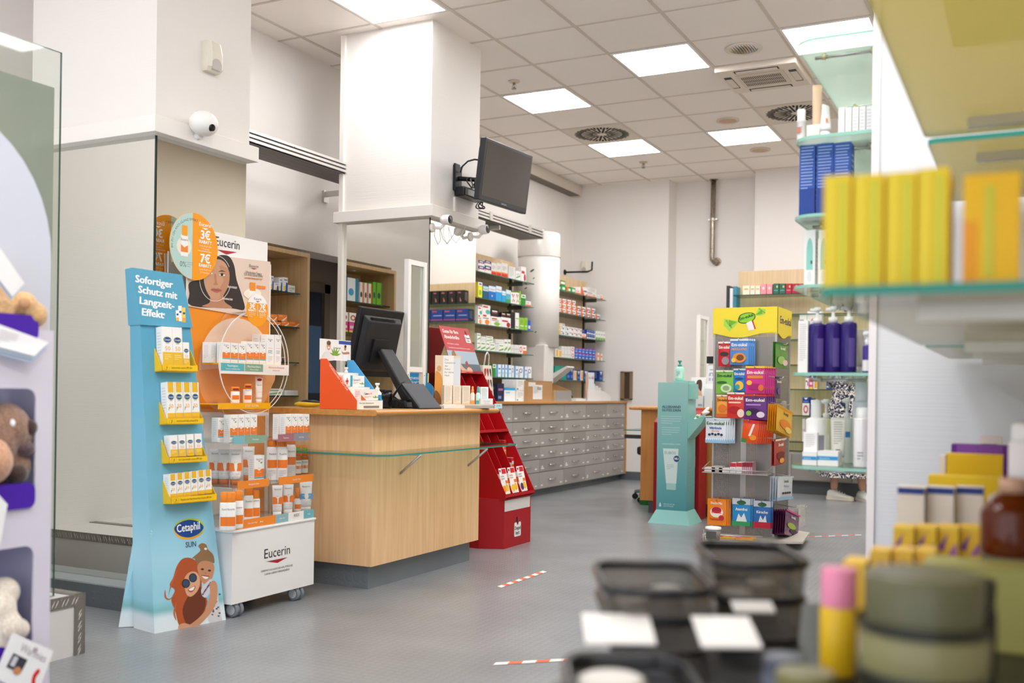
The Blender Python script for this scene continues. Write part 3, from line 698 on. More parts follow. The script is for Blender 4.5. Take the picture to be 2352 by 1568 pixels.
# ---- second counter in the rear
t = thing('rear_counter', (-2.6, 8.8, 0), 'second service counter with orange-brown top and sides behind the teal display', 'counter')
ob = wood('beech_panel', '#cf9550', '#b97b38')
mb = MB(); mb.box((-3.05, 8.45, .11), (-2.2, 9.1, .895), ob); mb.build('body', t)
mb = MB(); mb.box((-2.99, 8.5, 0), (-2.25, 9.05, .11), sk); mb.build('plinth', t)
mb = MB(); mb.box((-3.15, 8.40, .895), (-2.1, 9.15, .925), EDGEW()); mb.build('worktop', t, bevel=.012)
mb = MB(); mb.prism(rrect(-3.22, 8.42, -3.05, 9.1, .06), 'z', .712, .720, GLASS(), side=GEDGE()); mb.build('glass_shelf', t)
# ---- maple shelving on the far wall
t = thing('wall_shelving', (-1.5, 11.45, .9), 'maple-backed glass shelving on the far wall behind the yellow sweets stand', 'shelving')
mb = MB(); mb.box((-2.97, 11.36, .44), (.2, 11.38, 2.42), back); mb.box((-2.97, 11.38, .44), (-2.94, 11.56, 2.42), back); mb.build('back_panel', t)
FZ = [.55, .83, 1.11, 1.37, 1.64, 1.91, 2.13]
for z in FZ:
    mb = MB(); gs = GLASS(); ge_ = C('#2c4a40', .15); mb.box((-2.95, 11.06, z - .01), (.18, 11.36, z), gs, [gs, gs, ge_, ge_, ge_, ge_]); mb.build('glass_shelf', t)
t = thing('drawer_cabinet', (-1.4, 11.2, 0), 'low pale cabinet row under the far wall shelving', 'cabinet')
mb = MB(); mb.box((-2.9, 11.0, .14), (.2, 11.55, .43), gry); mb.build('carcass', t)
for i in range(5):
    mb = MB(); mb.box((-2.9 + i * .62 + .003, 10.985, .15), (-2.9 + (i + 1) * .62 - .003, 11.0, .42), gr2 if i % 2 else gry); mb.build('drawer', t)
mb = MB(); mb.box((-2.85, 11.05, 0), (.2, 11.5, .14), sk); mb.build('plinth', t)
# ---- steel pipe
p = hit(1638, 500, 'y', 11.80); px_ = p.x
t = thing('steel_pipe', (px_, 11.80, 2.0), 'steel pipe descending from the ceiling and bending into the recessed wall', 'pipe')
st = C('#a59a8c', .28, .95); zb = hit(1636, 600, 'y', 11.80).z
mb = MB(); mb.tube([(px_, 11.80, CZ), (px_ - .004, 11.80, 3.0), (px_ - .006, 11.80, zb + .06), (px_ - .004, 11.80, zb + .02), (px_ + .02, 11.81, zb - .01), (px_ + .04, 11.86, zb)], .030, st, 14); mb.build('tube', t)
mb = MB(); zc = hit(1638, 504, 'y', 11.80).z; mb.ring((px_ - .004, 11.80), .030, .036, zc - .015, zc + .015, ALU(), 'z', 20); mb.box((px_ - .06, 11.79, zc - .008), (px_ - .03, 11.86, zc + .008), ALU()); mb.box((px_ + .03, 11.79, zc - .008), (px_ + .05, 11.86, zc + .008), ALU()); mb.build('clamp', t)
mb = MB(); mb.lathe([(.05, -.004), (.05, .0)], st, (px_ + .04, 11.858, zb), 20, axis='y'); mb.lathe([(.05, 0), (.05, .006)], st, (px_, 11.80, CZ - .007), 18); mb.build('collar', t)
# ---- wall hook, sensors
p = hit(1297, 625, 'x', WXF)
t = thing('wall_hook', p, 'black bent metal hook on the wall above the shelving by the drum', 'hook')
mb = MB(); mb.lathe([(.035, 0), (.03, .012), (0, .014)], BLACK, p, 16, axis='x'); mb.build('plate', t)
mb = MB(); mb.tube([p, p + Vector((.28, .05, 0)), p + Vector((.33, .06, .02)), p + Vector((.335, .06, .12))], .011, BLACK, 8); mb.build('arm', t)
def detector(p, face, label, s=1.0):
    t = thing('motion_detector', p, label, 'motion detector'); p = Vector(p); c_ = C('#e2dccd', .4)
    fr = FX(*p) if face == 'x' else FY(*p); mb = MB(); loops = []
    for b, wd, d in ((0, .048, .03), (.02, .055, .045), (.10, .055, .045), (.155, .05, .035), (.16, .045, .0)):
        loops.append([mb.pt(fr, a * s, b * s, q * s) for a, q in ((-wd, 0), (wd, 0), (wd, d), (wd * .6, d + .01), (-wd * .6, d + .01), (-wd, d))])
    mb.loft(loops, c_, smooth=False); mb.build('housing', t)
    mb = MB(); mb.poly(fr, [(a * s, b * s) for a, b in ell(0, .035, .034, .032, 20, 0, 180) + [(-.034, .008), (.034, .008)]], C('#b9b2ac', .3), .057 * s); mb.build('lens', t); return t
p = hit(480, 168, 'x', -3.69); detector(p, 'x', 'cream motion detector high on the entrance pillar side', .95)
p = hit(1344, 625, 'y', WYF); detector(p, 'y', 'small white motion detector on the far wall near the corner', .85)
# rounded camera on the pillar ledge
p = hit(468, 284, 'x', -3.60); t = thing('security_camera', p, 'white egg-shaped camera mounted on the ledge of the entrance pillar', 'camera')
mb = MB(); mb.ball((0, 0, 0), .075, C('#f1efed', .3), 24, 14, (.85, 1.0, .80)); mb.xf(Matrix.Translation(p)); mb.build('housing', t)
mb = MB(); q = p + Vector((.052, -.012, -.004)); q = hit(487, 292, 'x', -3.545); mb.lathe([(.019, -.012), (.019, .004), (.012, .008, C('#050505', .05)), (0, .010)], C('#1a1a1c', .15), q, 18, axis='x', caps=False); mb.build('lens', t)
mb = MB(); mb.tube([p + Vector((-.02, 0, -.05)), p + Vector((-.06, 0, -.06))], .02, '#e9e6e2', 10); mb.build('mount', t)
# hole in the far wall
a, b = hit(1427, 853, 'y', WYF), hit(1453, 918, 'y', WYF)
t = thing('wall_hatch', ((a.x + b.x) / 2, WYF, b.z), 'small wooden pass-through box let into the far wall', 'hatch')
mb = MB(); wd = wood('raw_wood', '#9a8064', '#75604a')
mb.box((a.x, WYF - .012, b.z), (b.x, WYF - .004, a.z), C('#4a3b2e')); mb.box((a.x, WYF - .03, b.z), (a.x + .05, WYF - .002, a.z), wd); mb.box((a.x, WYF - .03, b.z), (b.x, WYF - .002, b.z + .012), wd); mb.box((a.x, WYF - .03, a.z - .01), (b.x, WYF - .002, a.z), wd); mb.box((b.x - .03, WYF - .03, b.z), (b.x, WYF - .002, a.z), wd); mb.build('lining', t)
# free glass screen at the entrance
gx, gy, gt = -3.323, 2.68, 2.306
t = thing('glass_screen', (gx, 1.9, PZ), 'tall clear glass screen standing on the entrance platform', 'screen')
mb = MB(); g_ = CLEAR(); e_ = C('#3d5a50', .15); mb.box((gx - .005, .6, PZ), (gx + .005, gy, gt), g_, [e_, e_, e_, g_, e_, g_]); mb.build('pane', t)
t = thing('frosted_door', (gx - .06, 1.9, PZ), 'frosted grey glass door hanging behind the clear glass screen', 'door')
mb = MB(); g_ = thin_glass('frosted', '#d3d8d2', .4, .6); mb.box((gx - .07, .6, PZ + .02), (gx - .06, 2.70, gt - .12), g_); mb.build('pane', t)
mb = MB(); mb.box((gx - .085, .6, gt - .15), (gx - .045, 2.2, gt - .11), ALU()); mb.build('rail', t)
# ================================================================ cardboard sunscreen stand with yellow trays
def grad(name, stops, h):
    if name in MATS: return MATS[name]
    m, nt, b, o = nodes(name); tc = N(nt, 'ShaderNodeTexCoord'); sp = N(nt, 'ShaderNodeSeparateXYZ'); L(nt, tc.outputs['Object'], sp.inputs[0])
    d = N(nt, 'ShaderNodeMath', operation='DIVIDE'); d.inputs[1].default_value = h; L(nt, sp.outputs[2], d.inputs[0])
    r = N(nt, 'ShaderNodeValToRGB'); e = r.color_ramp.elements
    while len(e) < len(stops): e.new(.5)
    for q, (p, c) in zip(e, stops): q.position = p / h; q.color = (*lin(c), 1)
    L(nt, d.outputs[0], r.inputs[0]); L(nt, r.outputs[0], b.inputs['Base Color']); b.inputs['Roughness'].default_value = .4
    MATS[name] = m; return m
c2 = lambda *q: [(260 + x * .3189, 470 + y * .3189) for x, y in q]
c3 = lambda *q: [(260 + x * .3698, 900 + y * .3699) for x, y in q]
def pp(mb, fr, pts, m, off, smooth=True): mb.poly(fr, spline(UV(fr, pts), 4) if smooth else UV(fr, pts), m, off)
def ptext(mb, fr, s, p0, p1, hpx, m, bold=0, off=.0012):
    a, b = uv(fr, *p0), uv(fr, *p1); q = uv(fr, p0[0], p0[1] - hpx); d = Vector((b[0] - a[0], b[1] - a[1])); W = d.length; d.normalize()
    f2 = (mb.pt(fr, *a, 0), fr[1] * d.x + fr[2] * d.y, fr[2] * d.x - fr[1] * d.y)
    mb.text(f2, s, 0, 0, abs(q[1] - a[1]), m, w=W, bold=bold, off=off)
def pbox(name, fr, d0, d1, x0, x1, yt, yb, base, ops, label, **kw):
    f1 = shifted(fr, d1); xm = (x0 + x1) / 2
    a0, a1 = uv(f1, x0, (yt + yb) / 2)[0], uv(f1, x1, (yt + yb) / 2)[0]; b0, b1 = uv(f1, xm, yb)[1], uv(f1, xm, yt)[1]
    return carton(name, shifted(fr, d0, a0, b0), a1 - a0, b1 - b0, d1 - d0, base, ops, label=label, **kw)
BASEG = [(0, '#e9f1f6'), (.06, '#dfeef6'), (.09, '#7fbfc6'), (.13, '#9bd4e8'), (.30, '#a6daee'), (.55, '#7cbbd4'), (1.2, '#58a5c4'), (1.54, '#539fbe')]
gm = grad('sun_stand_print', BASEG, 1.6)
cf = frame((-3.279, 3.146, 0), (-3.207, 3.494, 0), radians(5)); cn = Vector((cf[1].y, -cf[1].x, 0)); 
T = thing('cardboard_display', (-3.32, 3.33, 0), 'tall sky-blue cardboard sunscreen stand with four yellow trays', 'display stand')
tl, tr = uv(cf, 322, 741), uv(cf, 437, 748)
mb = MB(); A, B_, C_, D_ = cf[0], cf[0] + cf[1] * .355, mb.pt(cf, *tr), mb.pt(cf, *tl); up = cn * -.08
mb.hexa([A, B_, B_ - cn * .16, A - cn * .16, D_, C_, C_ + up, D_ + up], gm)
lw = '#ffffff'
# printed picture of a red-haired woman in sunglasses with a laughing girl on her back
P_ = lambda q, c, k, sm=True: pp(mb, cf, c3(*q), c, .0006 + k * .0002, sm)
P_([(382, 1230), (350, 1200), (372, 1150), (395, 1080), (430, 1035), (480, 1030), (525, 1062), (548, 1130), (552, 1230), (585, 1300), (550, 1400), (500, 1455), (440, 1485), (405, 1440), (385, 1360), (360, 1290)], '#b4552a', 0)
P_([(470, 1260), (530, 1200), (575, 1300), (545, 1395), (500, 1450), (455, 1440), (430, 1350)], '#6f351f', 1)
for q in ([(400, 1100), (360, 1180), (345, 1250), (330, 1300), (345, 1255), (372, 1175)], [(385, 1250), (350, 1290), (318, 1275), (322, 1225), (330, 1270), (352, 1282)], [(395, 1300), (372, 1370), (392, 1420), (384, 1365)]): P_(q, '#c2683a', 1)
P_([(440, 1165), (470, 1120), (515, 1118), (538, 1160), (532, 1215), (505, 1255), (475, 1270), (450, 1245)], '#dca684', 2)
P_([(465, 1225), (505, 1203), (508, 1218), (492, 1240), (474, 1242)], '#b0524c', 3); P_([(470, 1224), (503, 1207), (496, 1228), (478, 1233)], '#f7efe8', 4)
for c_ in ((451, 1188), (494, 1153)): P_(ell(*c_, 25, 28, 18), '#2a2024', 4); P_(ell(*c_, 20, 23, 18), '#3c4c66', 5)
P_([(540, 985), (528, 955), (552, 938), (578, 948), (588, 975), (620, 1010), (628, 1060), (600, 1052), (560, 1048), (525, 1075), (505, 1035), (490, 1030)], '#94704e', 2)
P_(ell(573, 973, 9, 7, 10), '#f2efe8', 3)
P_([(522, 1080), (550, 1050), (600, 1052), (627, 1080), (622, 1130), (605, 1170), (578, 1195), (548, 1175), (530, 1130)], '#c88d69', 3)
for c_ in ((553, 1100), (597, 1108)): P_(ell(*c_, 10, 6, 10), '#3a2a22', 4)
P_([(552, 1140), (590, 1146), (580, 1160), (562, 1156)], '#f6ece4', 4); P_([(548, 1136), (594, 1142), (590, 1147), (552, 1141)], '#8f4238', 5)
P_([(566, 1120), (580, 1124), (574, 1130)], '#b2744f', 4)
P_([(600, 1175), (640, 1205), (655, 1290), (668, 1380), (672, 1418), (610, 1440), (585, 1390), (600, 1300)], '#d9d3d4', 2)
for i in range(16):
    r_ = random.Random(i); P_(ell(630 + r_.uniform(-22, 32), 1390 - i * 9, 7, 5, 8), ('#4a5570', '#8e5a5e', '#3c4658')[i % 3], 3)
P_([(545, 1230), (560, 1200), (605, 1160), (612, 1185), (600, 1240), (575, 1275), (552, 1265)], '#ced0da', 4)
for i in range(9): P_(ell(555 + i * 6, 1255 - i * 9, 6, 5, 8), ('#3d4560', '#b2495a', '#39506a')[i % 3], 5)
P_([(598, 1190), (625, 1170), (646, 1205), (640, 1300), (600, 1375), (510, 1465), (415, 1488), (412, 1460), (480, 1440), (560, 1370), (592, 1300), (600, 1240)], '#cb9270', 6)
P_([(412, 1488), (404, 1452), (432, 1435), (470, 1442), (500, 1465), (460, 1480)], '#d29c7a', 7)
# lens-shaped brand badge
P_([(374, 855), (395, 812), (440, 790), (490, 783), (535, 793), (563, 825), (556, 870), (520, 902), (460, 916), (405, 903)], '#b5c82e', 0); P_([(374, 855), (405, 903), (460, 916), (520, 902), (556, 870), (545, 880), (480, 890), (400, 850)], '#f0ab2c', 1)
P_([(378, 850), (410, 812), (470, 793), (530, 805), (561, 840), (530, 880), (470, 903), (410, 890)], '#16468f', 2)
ptext(mb, cf, 'Cetaphil', *c3((396, 872), (538, 850)), 18, lw, .012, .0014); ptext(mb, cf, 'SUN', *c3((450, 965), (514, 958)), 12.5, '#3e5568', .01)
f2 = (A - cn * .16, cn, _z); mb.lines(f2, .05, .43, .085, 7, .012, '#d6eaf2', off=.0015)
mb.build('body', T)
# header board
hl, hr = uv(cf, 299.9, 615), uv(cf, 414.7, 632)
mb = MB(); e = .012; q = [(tl[0] - .004, tl[1] - .01), (tr[0] + .004, tr[1] - .01), (hr[0], hr[1]), (hl[0], hl[1])]
f_ = [mb.pt(cf, *p, e) for p in q]; k_ = [p - cn * (.10 if i < 2 else .055) for i, p in enumerate(f_)]
k_ = [p.copy() for p in k_]; mb.loft([[f_[0], f_[1], f_[2], f_[3]], [k_[0], k_[1], k_[2] + _z * -.004, k_[3] + _z * -.004]], C('#56a3c2', .4), smooth=False)
hf = shifted(cf, e)
for s_, p0, p1 in (('Sofortiger', (160, 556), (427, 600)), ('Schutz mit', (180, 632), (458, 680)), ('Langzeit-', (190, 712), (437, 752)), ('Effekt', (207, 795), (362, 818))):
    ptext(mb, hf, s_, *c2(p0, p1), 16.5, lw, .03)
ptext(mb, hf, '2', *c2((362, 795), (371, 797)), 5, lw, .03)
for (x, y, w_, h_), c_, c__ in (((452, 835, 20, 75), '#f3f1ec', '#f0b53a'), ((470, 838, 25, 110), '#f7f5f0', '#f3f1ec'), ((497, 845, 24, 105), '#f4d05a', '#f2a93a')):
    pp(mb, hf, c2((x, y), (x + w_, y + 3), (x + w_ - 3, y - h_), (x - 3, y - h_)), c_, .001, False); pp(mb, hf, c2((x, y), (x + w_, y + 3), (x + w_, y - h_ * .3), (x, y - h_ * .3)), c__, .0012, False)
    pp(mb, hf, c2(*ell(x + w_ / 2, y - h_ * .6, w_ * .38, 8, 10)), '#1c4a92', .0014)
mb.build('header', T)
mb = MB(); w0 = [hit(316, 1180, 'y', 3.27), hit(272, 1440, 'z', .002), hit(330, 1437, 'z', .002), hit(322, 1240, 'y', 3.23)]
mb.loft([w0, [p + Vector((.004, .012, 0)) for p in w0]], gm, smooth=False); mb.build('support_wing', T)
YL = C('#f3c41c', .42); YD = C('#d9a90f', .45)
trays = [((355.7, 854), (455, 851), (350, 800), (455.5, 837), .055, 'Liposomale Lotion SPF 50+'), ((367, 976), (468, 968), (361.4, 923), (468, 955), .055, 'Liposomale Lotion für Babys und Kinder SPF 50+'),
         ((372, 1065), (477, 1052), (365, 1010), (477, 1039), .055, 'Sun Liposomale Lotion SPF 50+'), ((375, 1158), (498.5, 1141), (370, 1103), (498.5, 1126), .06, 'Regulierende Multi-Schutz Fluid Gesicht SPF 50+')]
TR = []
for p0, p1, p2, p3, d, tx in trays:
    a0, b0 = uv(cf, *p0); f1 = shifted(cf, d); a1 = uv(f1, *p1)[0]; bt = uv(cf, *p2)[1]; bl = b0 + (uv(f1, *p3)[1] - uv(f1, *p1)[1])
    mb = MB(); fbox(mb, cf, a0, a1, b0, b0 + .003, 0, d, YL); fbox(mb, cf, a0, a1, b0, bl, d - .002, d, YL)
    for a in (a0, a1 - .002):
        s_ = [(b0, 0), (b0, d), (bl, d), (bl + .004, d - .012), (bt, .004), (bt, 0)]
        mb.loft([[mb.pt(cf, a, b, dd) for b, dd in s_], [mb.pt(cf, a + .002, b, dd) for b, dd in s_]], YL, smooth=False)
    fr = shifted(cf, d, a0, b0); h_ = bl - b0; mb.poly(fr, ell(.024, h_ * .5, .0135, .0135, 16), YD, .0006); mb.poly(fr, ell(.024, h_ * .5, .012, .012, 16), YL, .0008)
    mb.tube([mb.pt(fr, .024 + x, h_ * .5 + y, .0012) for x, y in ((0, .008), (0, .0), (-.004, -.008))], .0008, '#6b4f10', 4); mb.tube([mb.pt(fr, .024 + x, h_ * .5 + y, .0012) for x, y in ((-.004, .003), (.005, .001))], .0008, '#6b4f10', 4)
    mb.text(fr, tx, .046, h_ * .42, .0085, '#5a4a14', w=(a1 - a0) - .075, off=.001); mb.build('tray', T); TR.append((a0, a1, b0, d))
cet = lambda n, low: [('r', 0, 0, 1, .06, '#e8a91a'), ('e', .5, .60 if low else .66, .40, .085, '#b9c832'), ('e', .5, .60 if low else .66, .37, .07, '#16468f'), ('t', 'Cetaphil', .5, .578 if low else .64, .045, '#ffffff', .62),
     ('t', 'SUN', .5, .49 if low else .55, .03, '#4c5c68', .3), ('t', n, .5, .30 if low else .38, .11, '#eda53a', .5)]
gold = [('r', 0, .70, 1, 1.0, '#f3f0ea'), ('r', .12, .72, .86, 1.0, '#e7b52a'), ('r', .0, .02, 1, .17, '#eebb2a'), ('p', [(.1, .2), (.3, .32), (.18, .34)], '#6fa53c')]
half = [('r', 0, 0, 1, .34, '#e9b92c'), ('l', .15, .27, .7, 3, .05, '#f6e3a0')]
def crow(ti, items, place):
    a0, a1, b0, d = TR[ti]; out = []
    for (x0, x1, yt, yb, d0, d1, kind, desc) in items:
        ops = {'half': cet('50', False) + half, 'gold': gold + cet('50', True), 'small': cet('50', False) + half}[kind]
        out.append((pbox('sunscreen_carton', cf, d0, d1, x0, x1, yt, yb, WHITE, ops, 'x', group='cartons on the blue sunscreen stand', cat='carton', top='#f6f4f0', sidec='#f4f2ee'), desc))
    name_rows(out, place)
crow(0, [(373, 396.5, 750, 838, .004, .05, 'half', 'tall white and yellow sunscreen carton'), (397, 419, 751.5, 839, .004, .05, 'half', 'tall white and yellow sunscreen carton'), (421, 435, 786, 842, .004, .05, 'small', 'small white sunscreen carton')], 'on the topmost yellow tray')
crow(1, [(384 + i * 18.6, 401.5 + i * 18.6, 877 + i * .2, 963 - i, .004, .05, 'gold', 'white carton with gold bottle picture') for i in range(4)], 'on the second yellow tray')
crow(2, [(391 + i * 19, 408 + i * 18.6, 999 - i * 1.2, 1049 - i * 1.3, .004, .05, 'half', 'small white sunscreen carton') for i in range(4)], 'on the third yellow tray')
crow(3, [(390 + i * 16.2, 405 + i * 16.2, 1088 - i * 2, 1143 - i * 2, .004, .052, 'gold', 'small white carton with gold bottle picture') for i in range(6)], 'on the lowest yellow tray')

# ================================================================ white sunscreen trolley with acrylic tiers
XF, Y0, Y1, ZB, ZT = -3.19, 3.509, 4.095, .065, .385
E = thing('sunscreen_trolley', (-3.34, 3.8, 0), 'white display trolley on castors with acrylic tiers and a large woman poster', 'display trolley')
ef = FX(XF, Y0, 0); W_ = Y1 - Y0
mb = MB(); mb.box((-3.62, Y0, ZB), (XF, Y1, ZT), C('#f0eeed', .4))
ptext(mb, ef, 'Eucerin', *c3((938, 1035), (1097, 1003)), 22, '#26272b', .0, .001); pp(mb, ef, c3((948, 1052), (1083, 1025), (1020, 1060)), '#a81f38', .001, False)
ptext(mb, ef, 'DERMATOLOGISCHE HAUTPFLEGE', *c3((918, 1120), (1113, 1080)), 4.5, '#4a4a4c'); ptext(mb, ef, 'KANN LEBEN VERÄNDERN', *c3((940, 1138), (1093, 1105)), 4.5, '#4a4a4c')
mb.build('base_box', E)
mb = MB(); mb.box((-3.625, Y0 - .006, ZT), (XF + .008, Y1 + .006, ZT + .012), C('#f2f0ef', .35)); mb.build('base_rim', E, bevel=.004)
for x, y in ((XF - .03, Y0 + .055), (XF - .03, Y1 - .10), (XF - .36, Y0 + .055), (XF - .36, Y1 - .10)):
    mb = MB(); g1, g2 = C('#7d838a', .4), C('#c9ccd0', .35)
    for s_ in (-.017, .017): mb.lathe([(.030, -.009), (.034, -.006), (.034, .006), (.030, .009)], g1, (x, y + s_, .034), 22, axis='y'); mb.lathe([(.022, -.011), (.022, .011)], g2, (x, y + s_, .034), 18, axis='y')
    mb.box((x - .014, y - .012, .034), (x + .014, y + .012, ZB), g2); mb.build('castor', E)
# board behind
XB, XR = -3.63, -3.49; bf = FX(XB, Y0, 0); B0, B1 = hit(428, 800, 'x', XB).y, hit(620, 800, 'x', XB).y; BZ = hit(525, 590, 'x', XB).z
mb = MB(); mb.box((XB - .008, B0, ZT), (XB, B1, BZ), C('#f2efec', .5)); mb.box((XB - .016, B0 + .02, BZ - .05), (XB - .009, B1 - .02, hit(560, 545, 'x', XB).z), C('#f4f2f0', .45))
hf = FX(XB - .009, Y0, 0)
ptext(mb, hf, 'Eucerin', *c2((735, 290), (908, 325)), 21, '#1f2024', .0, .002); pp(mb, hf, c2((745, 322), (890, 342), (815, 358)), '#b02038', .002, False)
OR = C('#f39422', .45)
pp(mb, bf, [(432, 700), (618.5, 730), (617, 946), (441, 946)], OR, .0008, False)
pp(mb, bf, ell(540, 838, 83, 108, 36), '#f5d9c2', .0012); pp(mb, bf, [(452, 850), (622, 850), (618, 900), (600, 930), (560, 950), (510, 948), (470, 920), (455, 880)], '#f3b277', .0013)
for x0, x1, y0, y1 in ((590, 609, 955, 1000), (570, 607, 1013, 1046), (568, 607, 1115, 1195)): pp(mb, bf, [(x0, y0), (x1, y0), (x1, y1), (x0, y1)], OR, .001, False)
mb.build('back_board', E)
# poster with a dark-haired woman
mb = MB(); pf = FX(XB + .004, Y0, 0)
po = UV(pf, [(427, 578), (620, 601), (617, 735), (431, 703)]); mb.loft([[mb.pt(pf, *p, 0) for p in po], [mb.pt(pf, *p, .003) for p in po]], C('#e6d0c1', .35), smooth=False)
Q = lambda q, c, k, sm=True: pp(mb, pf, c2(*q), c, .0036 + k * .0003, sm)
Q([(545, 560), (640, 530), (660, 440), (700, 395), (760, 364), (830, 372), (868, 440), (885, 540), (925, 660), (940, 755), (840, 745), (560, 728), (545, 640)], '#332a27', 0)
Q([(700, 640), (780, 640), (800, 700), (848, 745), (640, 733), (690, 705)], '#bd8767', 1)
Q([(648, 525), (672, 450), (730, 395), (790, 408), (826, 470), (830, 560), (805, 625), (770, 672), (725, 690), (690, 660), (660, 600)], '#cc9b7b', 2)
Q([(760, 440), (826, 470), (830, 560), (805, 625), (770, 672), (765, 600), (790, 540)], '#bf8b6b', 3)
for c_ in ((690, 492), (778, 505)):
    Q(ell(*c_, 22, 9, 14, rot=.1), '#f1e6dd', 4); Q(ell(*c_, 9, 9, 12), '#2b1d17', 5); Q([(c_[0] - 28, c_[1] - 22), (c_[0], c_[1] - 32), (c_[0] + 28, c_[1] - 20), (c_[0], c_[1] - 25)], '#2a1f1a', 5); Q([(c_[0] - 23, c_[1] - 3), (c_[0], c_[1] - 12), (c_[0] + 23, c_[1] - 2), (c_[0], c_[1] - 7)], '#241a16', 6)
Q([(722, 500), (736, 505), (742, 560), (752, 572), (735, 580), (715, 572), (726, 558)], '#b9825f', 4)
Q([(696, 612), (722, 600), (735, 605), (752, 602), (778, 618), (740, 634)], '#b4675a', 4); Q([(698, 613), (738, 612), (776, 618), (738, 617)], '#7d3f38', 5)
ring = ell(730, 530, 116, 166, 40, 20, 330); Q(ring + [(730 + (x - 730) * .975, 530 + (y - 530) * .98) for x, y in reversed(ring)], '#f7f2ee', 7, False)
mb.poly(pf, [], '#ffffff') if 0 else None
ptext(mb, pf, 'Eucerin', *c2((975, 448), (1040, 456)), 6.5, '#3a2f2c', 0, .006); Q([(985, 455), (1030, 460), (1008, 466)], '#a81f38', 7, False)
ptext(mb, pf, 'Ultraleichte Textur', *c2((948, 492), (1065, 508)), 6, '#4a3a34', 0, .006); ptext(mb, pf, '12h Anti-Glanz Effekt', *c2((938, 508), (1072, 524)), 6, '#4a3a34', 0, .006); ptext(mb, pf, 'Sehr hoher Schutz, jeder Tag', *c2((938, 532), (1062, 546)), 4, '#8a6a5a', 0, .006)
Q([(948, 522), (1072, 534), (1072, 538), (948, 526)], '#ea8b3c', 7, False)
Q([(945, 620), (1000, 600), (1055, 625), (1050, 665), (980, 680), (935, 650)], '#f6eedd', 7); Q([(975, 618), (1018, 622), (1016, 700), (973, 696)], '#f6f3ef', 8, False); Q([(980, 558), (1018, 562), (1018, 622), (978, 618)], '#f0902a', 9, False); Q([(1030, 580), (1092, 588), (1090, 610), (1030, 603)], '#ee8a3a', 8, False)
ptext(mb, pf, 'FEUCHTIGKEIT', *c2((818, 598), (885, 606)), 4.5, '#f4ebe4', .02, .007); ptext(mb, pf, 'LANGANHALTEND', *c2((778, 682), (852, 690)), 4.5, '#f4ebe4', .02, .007)
mb.build('poster', E)
# acrylic drum with rings
RC = (3.987, hit(585, 832, 'x', XR).z); RR = .256; mb = MB(); ac = ACRYL(); aw = C('#f7f1ec', .15)
mb.loft([[(XB + .012, RC[0] + RR * cos(2 * pi * j / 56), RC[1] + RR * sin(2 * pi * j / 56)) for j in range(56)], [(XR, RC[0] + RR * cos(2 * pi * j / 56), RC[1] + RR * sin(2 * pi * j / 56)) for j in range(56)]], ac, cap=False); mb.build('acrylic_drum', E)
for x, r_ in ((XR - .002, RR - .002), (XR - .015, RR - .013)):
    mb = MB(); mb.ring(RC, r_, r_ + .003, x, x + .003, aw, 'x', 64); mb.build('ring', E)
YA = C('#f8b41c', .15)
S1, S2 = hit(585, 836, 'x', XR).z, hit(555, 926, 'x', XR).z
mb = MB(); h1 = .205; mb.box((XB + .012, RC[0] - .235, S1 - .008), (XR, RC[0] + .235, S1), YA); mb.build('drum_shelf', E)
mb = MB(); lf = FX(-3.482, 0, 0); yl = [hit(x, 842, 'x', -3.482).y for x in (507, 562, 605, 664)]; zz = (S1 - .052, S1 + .002)
mb.box((-3.487, yl[0], zz[0]), (-3.483, yl[3], zz[1]), C('#f1ede8', .35))
for i, (c_, s_, sub) in enumerate((('#5fb3bd', 'Feuchtigkeit', 'Trockene, empfindliche Haut'), ('#86a986', 'Mischhaut/Akne', 'Öl-Kontroll-Effekt'), ('#f5ebe2', 'Aktinische Keratose', 'Medizinprodukt'))):
    f3 = (Vector((-3.483, yl[i], zz[0])), Vector((0, 1, 0)), _z); ww = yl[i + 1] - yl[i]; mb.rect(f3, .002, .014, ww - .002, .052, c_, .0006); tc_ = '#ffffff' if i < 2 else '#d96a2a'
    mb.text(f3, s_, ww / 2, .034, .0105, tc_, al='c', off=.001); mb.text(f3, sub, ww / 2, .021, .006, tc_, al='c', off=.001)
mb.build('label_strip', E)
mb = MB(); y0, y1 = hit(500, 935, 'x', XR).y, hit(620, 935, 'x', XR).y; mb.box((XB + .012, y0, S2 - .006), (XR, y1, S2), YA); mb.box((XR + .0005, y0, S2 - .028), (XR + .004, y1, S2 + .002), YA); mb.text(FX(XR + .0045, y0, S2 - .018), 'JETZT TESTEN', (y1 - y0) * .62, 0, .011, '#fff4d8', al='c'); mb.build('tester_shelf', E)
# tiers
R1, R2 = .792, .588; ymid = hit(621, 1050, 'x', -3.2).y
def tier(z, x, ya, yb, strips, sh=.026):
    mb = MB(); mb.box((XB + .01, ya, z - .004), (x, yb, z), ac, [ac, ac, C('#dfeae8', .15)] + [ac] * 3); mb.build('tier_shelf', E)
    mb = MB(); 
    for u0, u1, c_, s_ in strips:
        p, q = ya + (yb - ya) * u0, ya + (yb - ya) * u1; mb.box((x - .001, p, z - .010), (x + .002, q, z + sh), c_)
        if s_: mb.text(FX(x + .002, p, z - .010), s_, (q - p) / 2, sh * .55, .0075, '#f6f2ee', al='c')
    mb.build('price_strip', E)
tier(R1, -3.225, Y0 + .005, ymid - .006, [(.12, .42, '#7fb7c0', ''), (.42, 1, '#8aa88f', 'Mischhaut')]); tier(R1, -3.225, ymid + .006, Y1 - .012, [(.25, .62, '#a86a74', 'Pigmente'), (.62, 1, '#8e8d96', 'Anti-Age')])
tier(R2, -3.205, Y0 + .01, ymid - .003, [(.14, 1, '#f08a2c', 'Allergische Haut')]); tier(R2, -3.205, ymid + .003, Y1 + .004, [(.2, 1, '#f08a2c', 'Sensible Haut')])
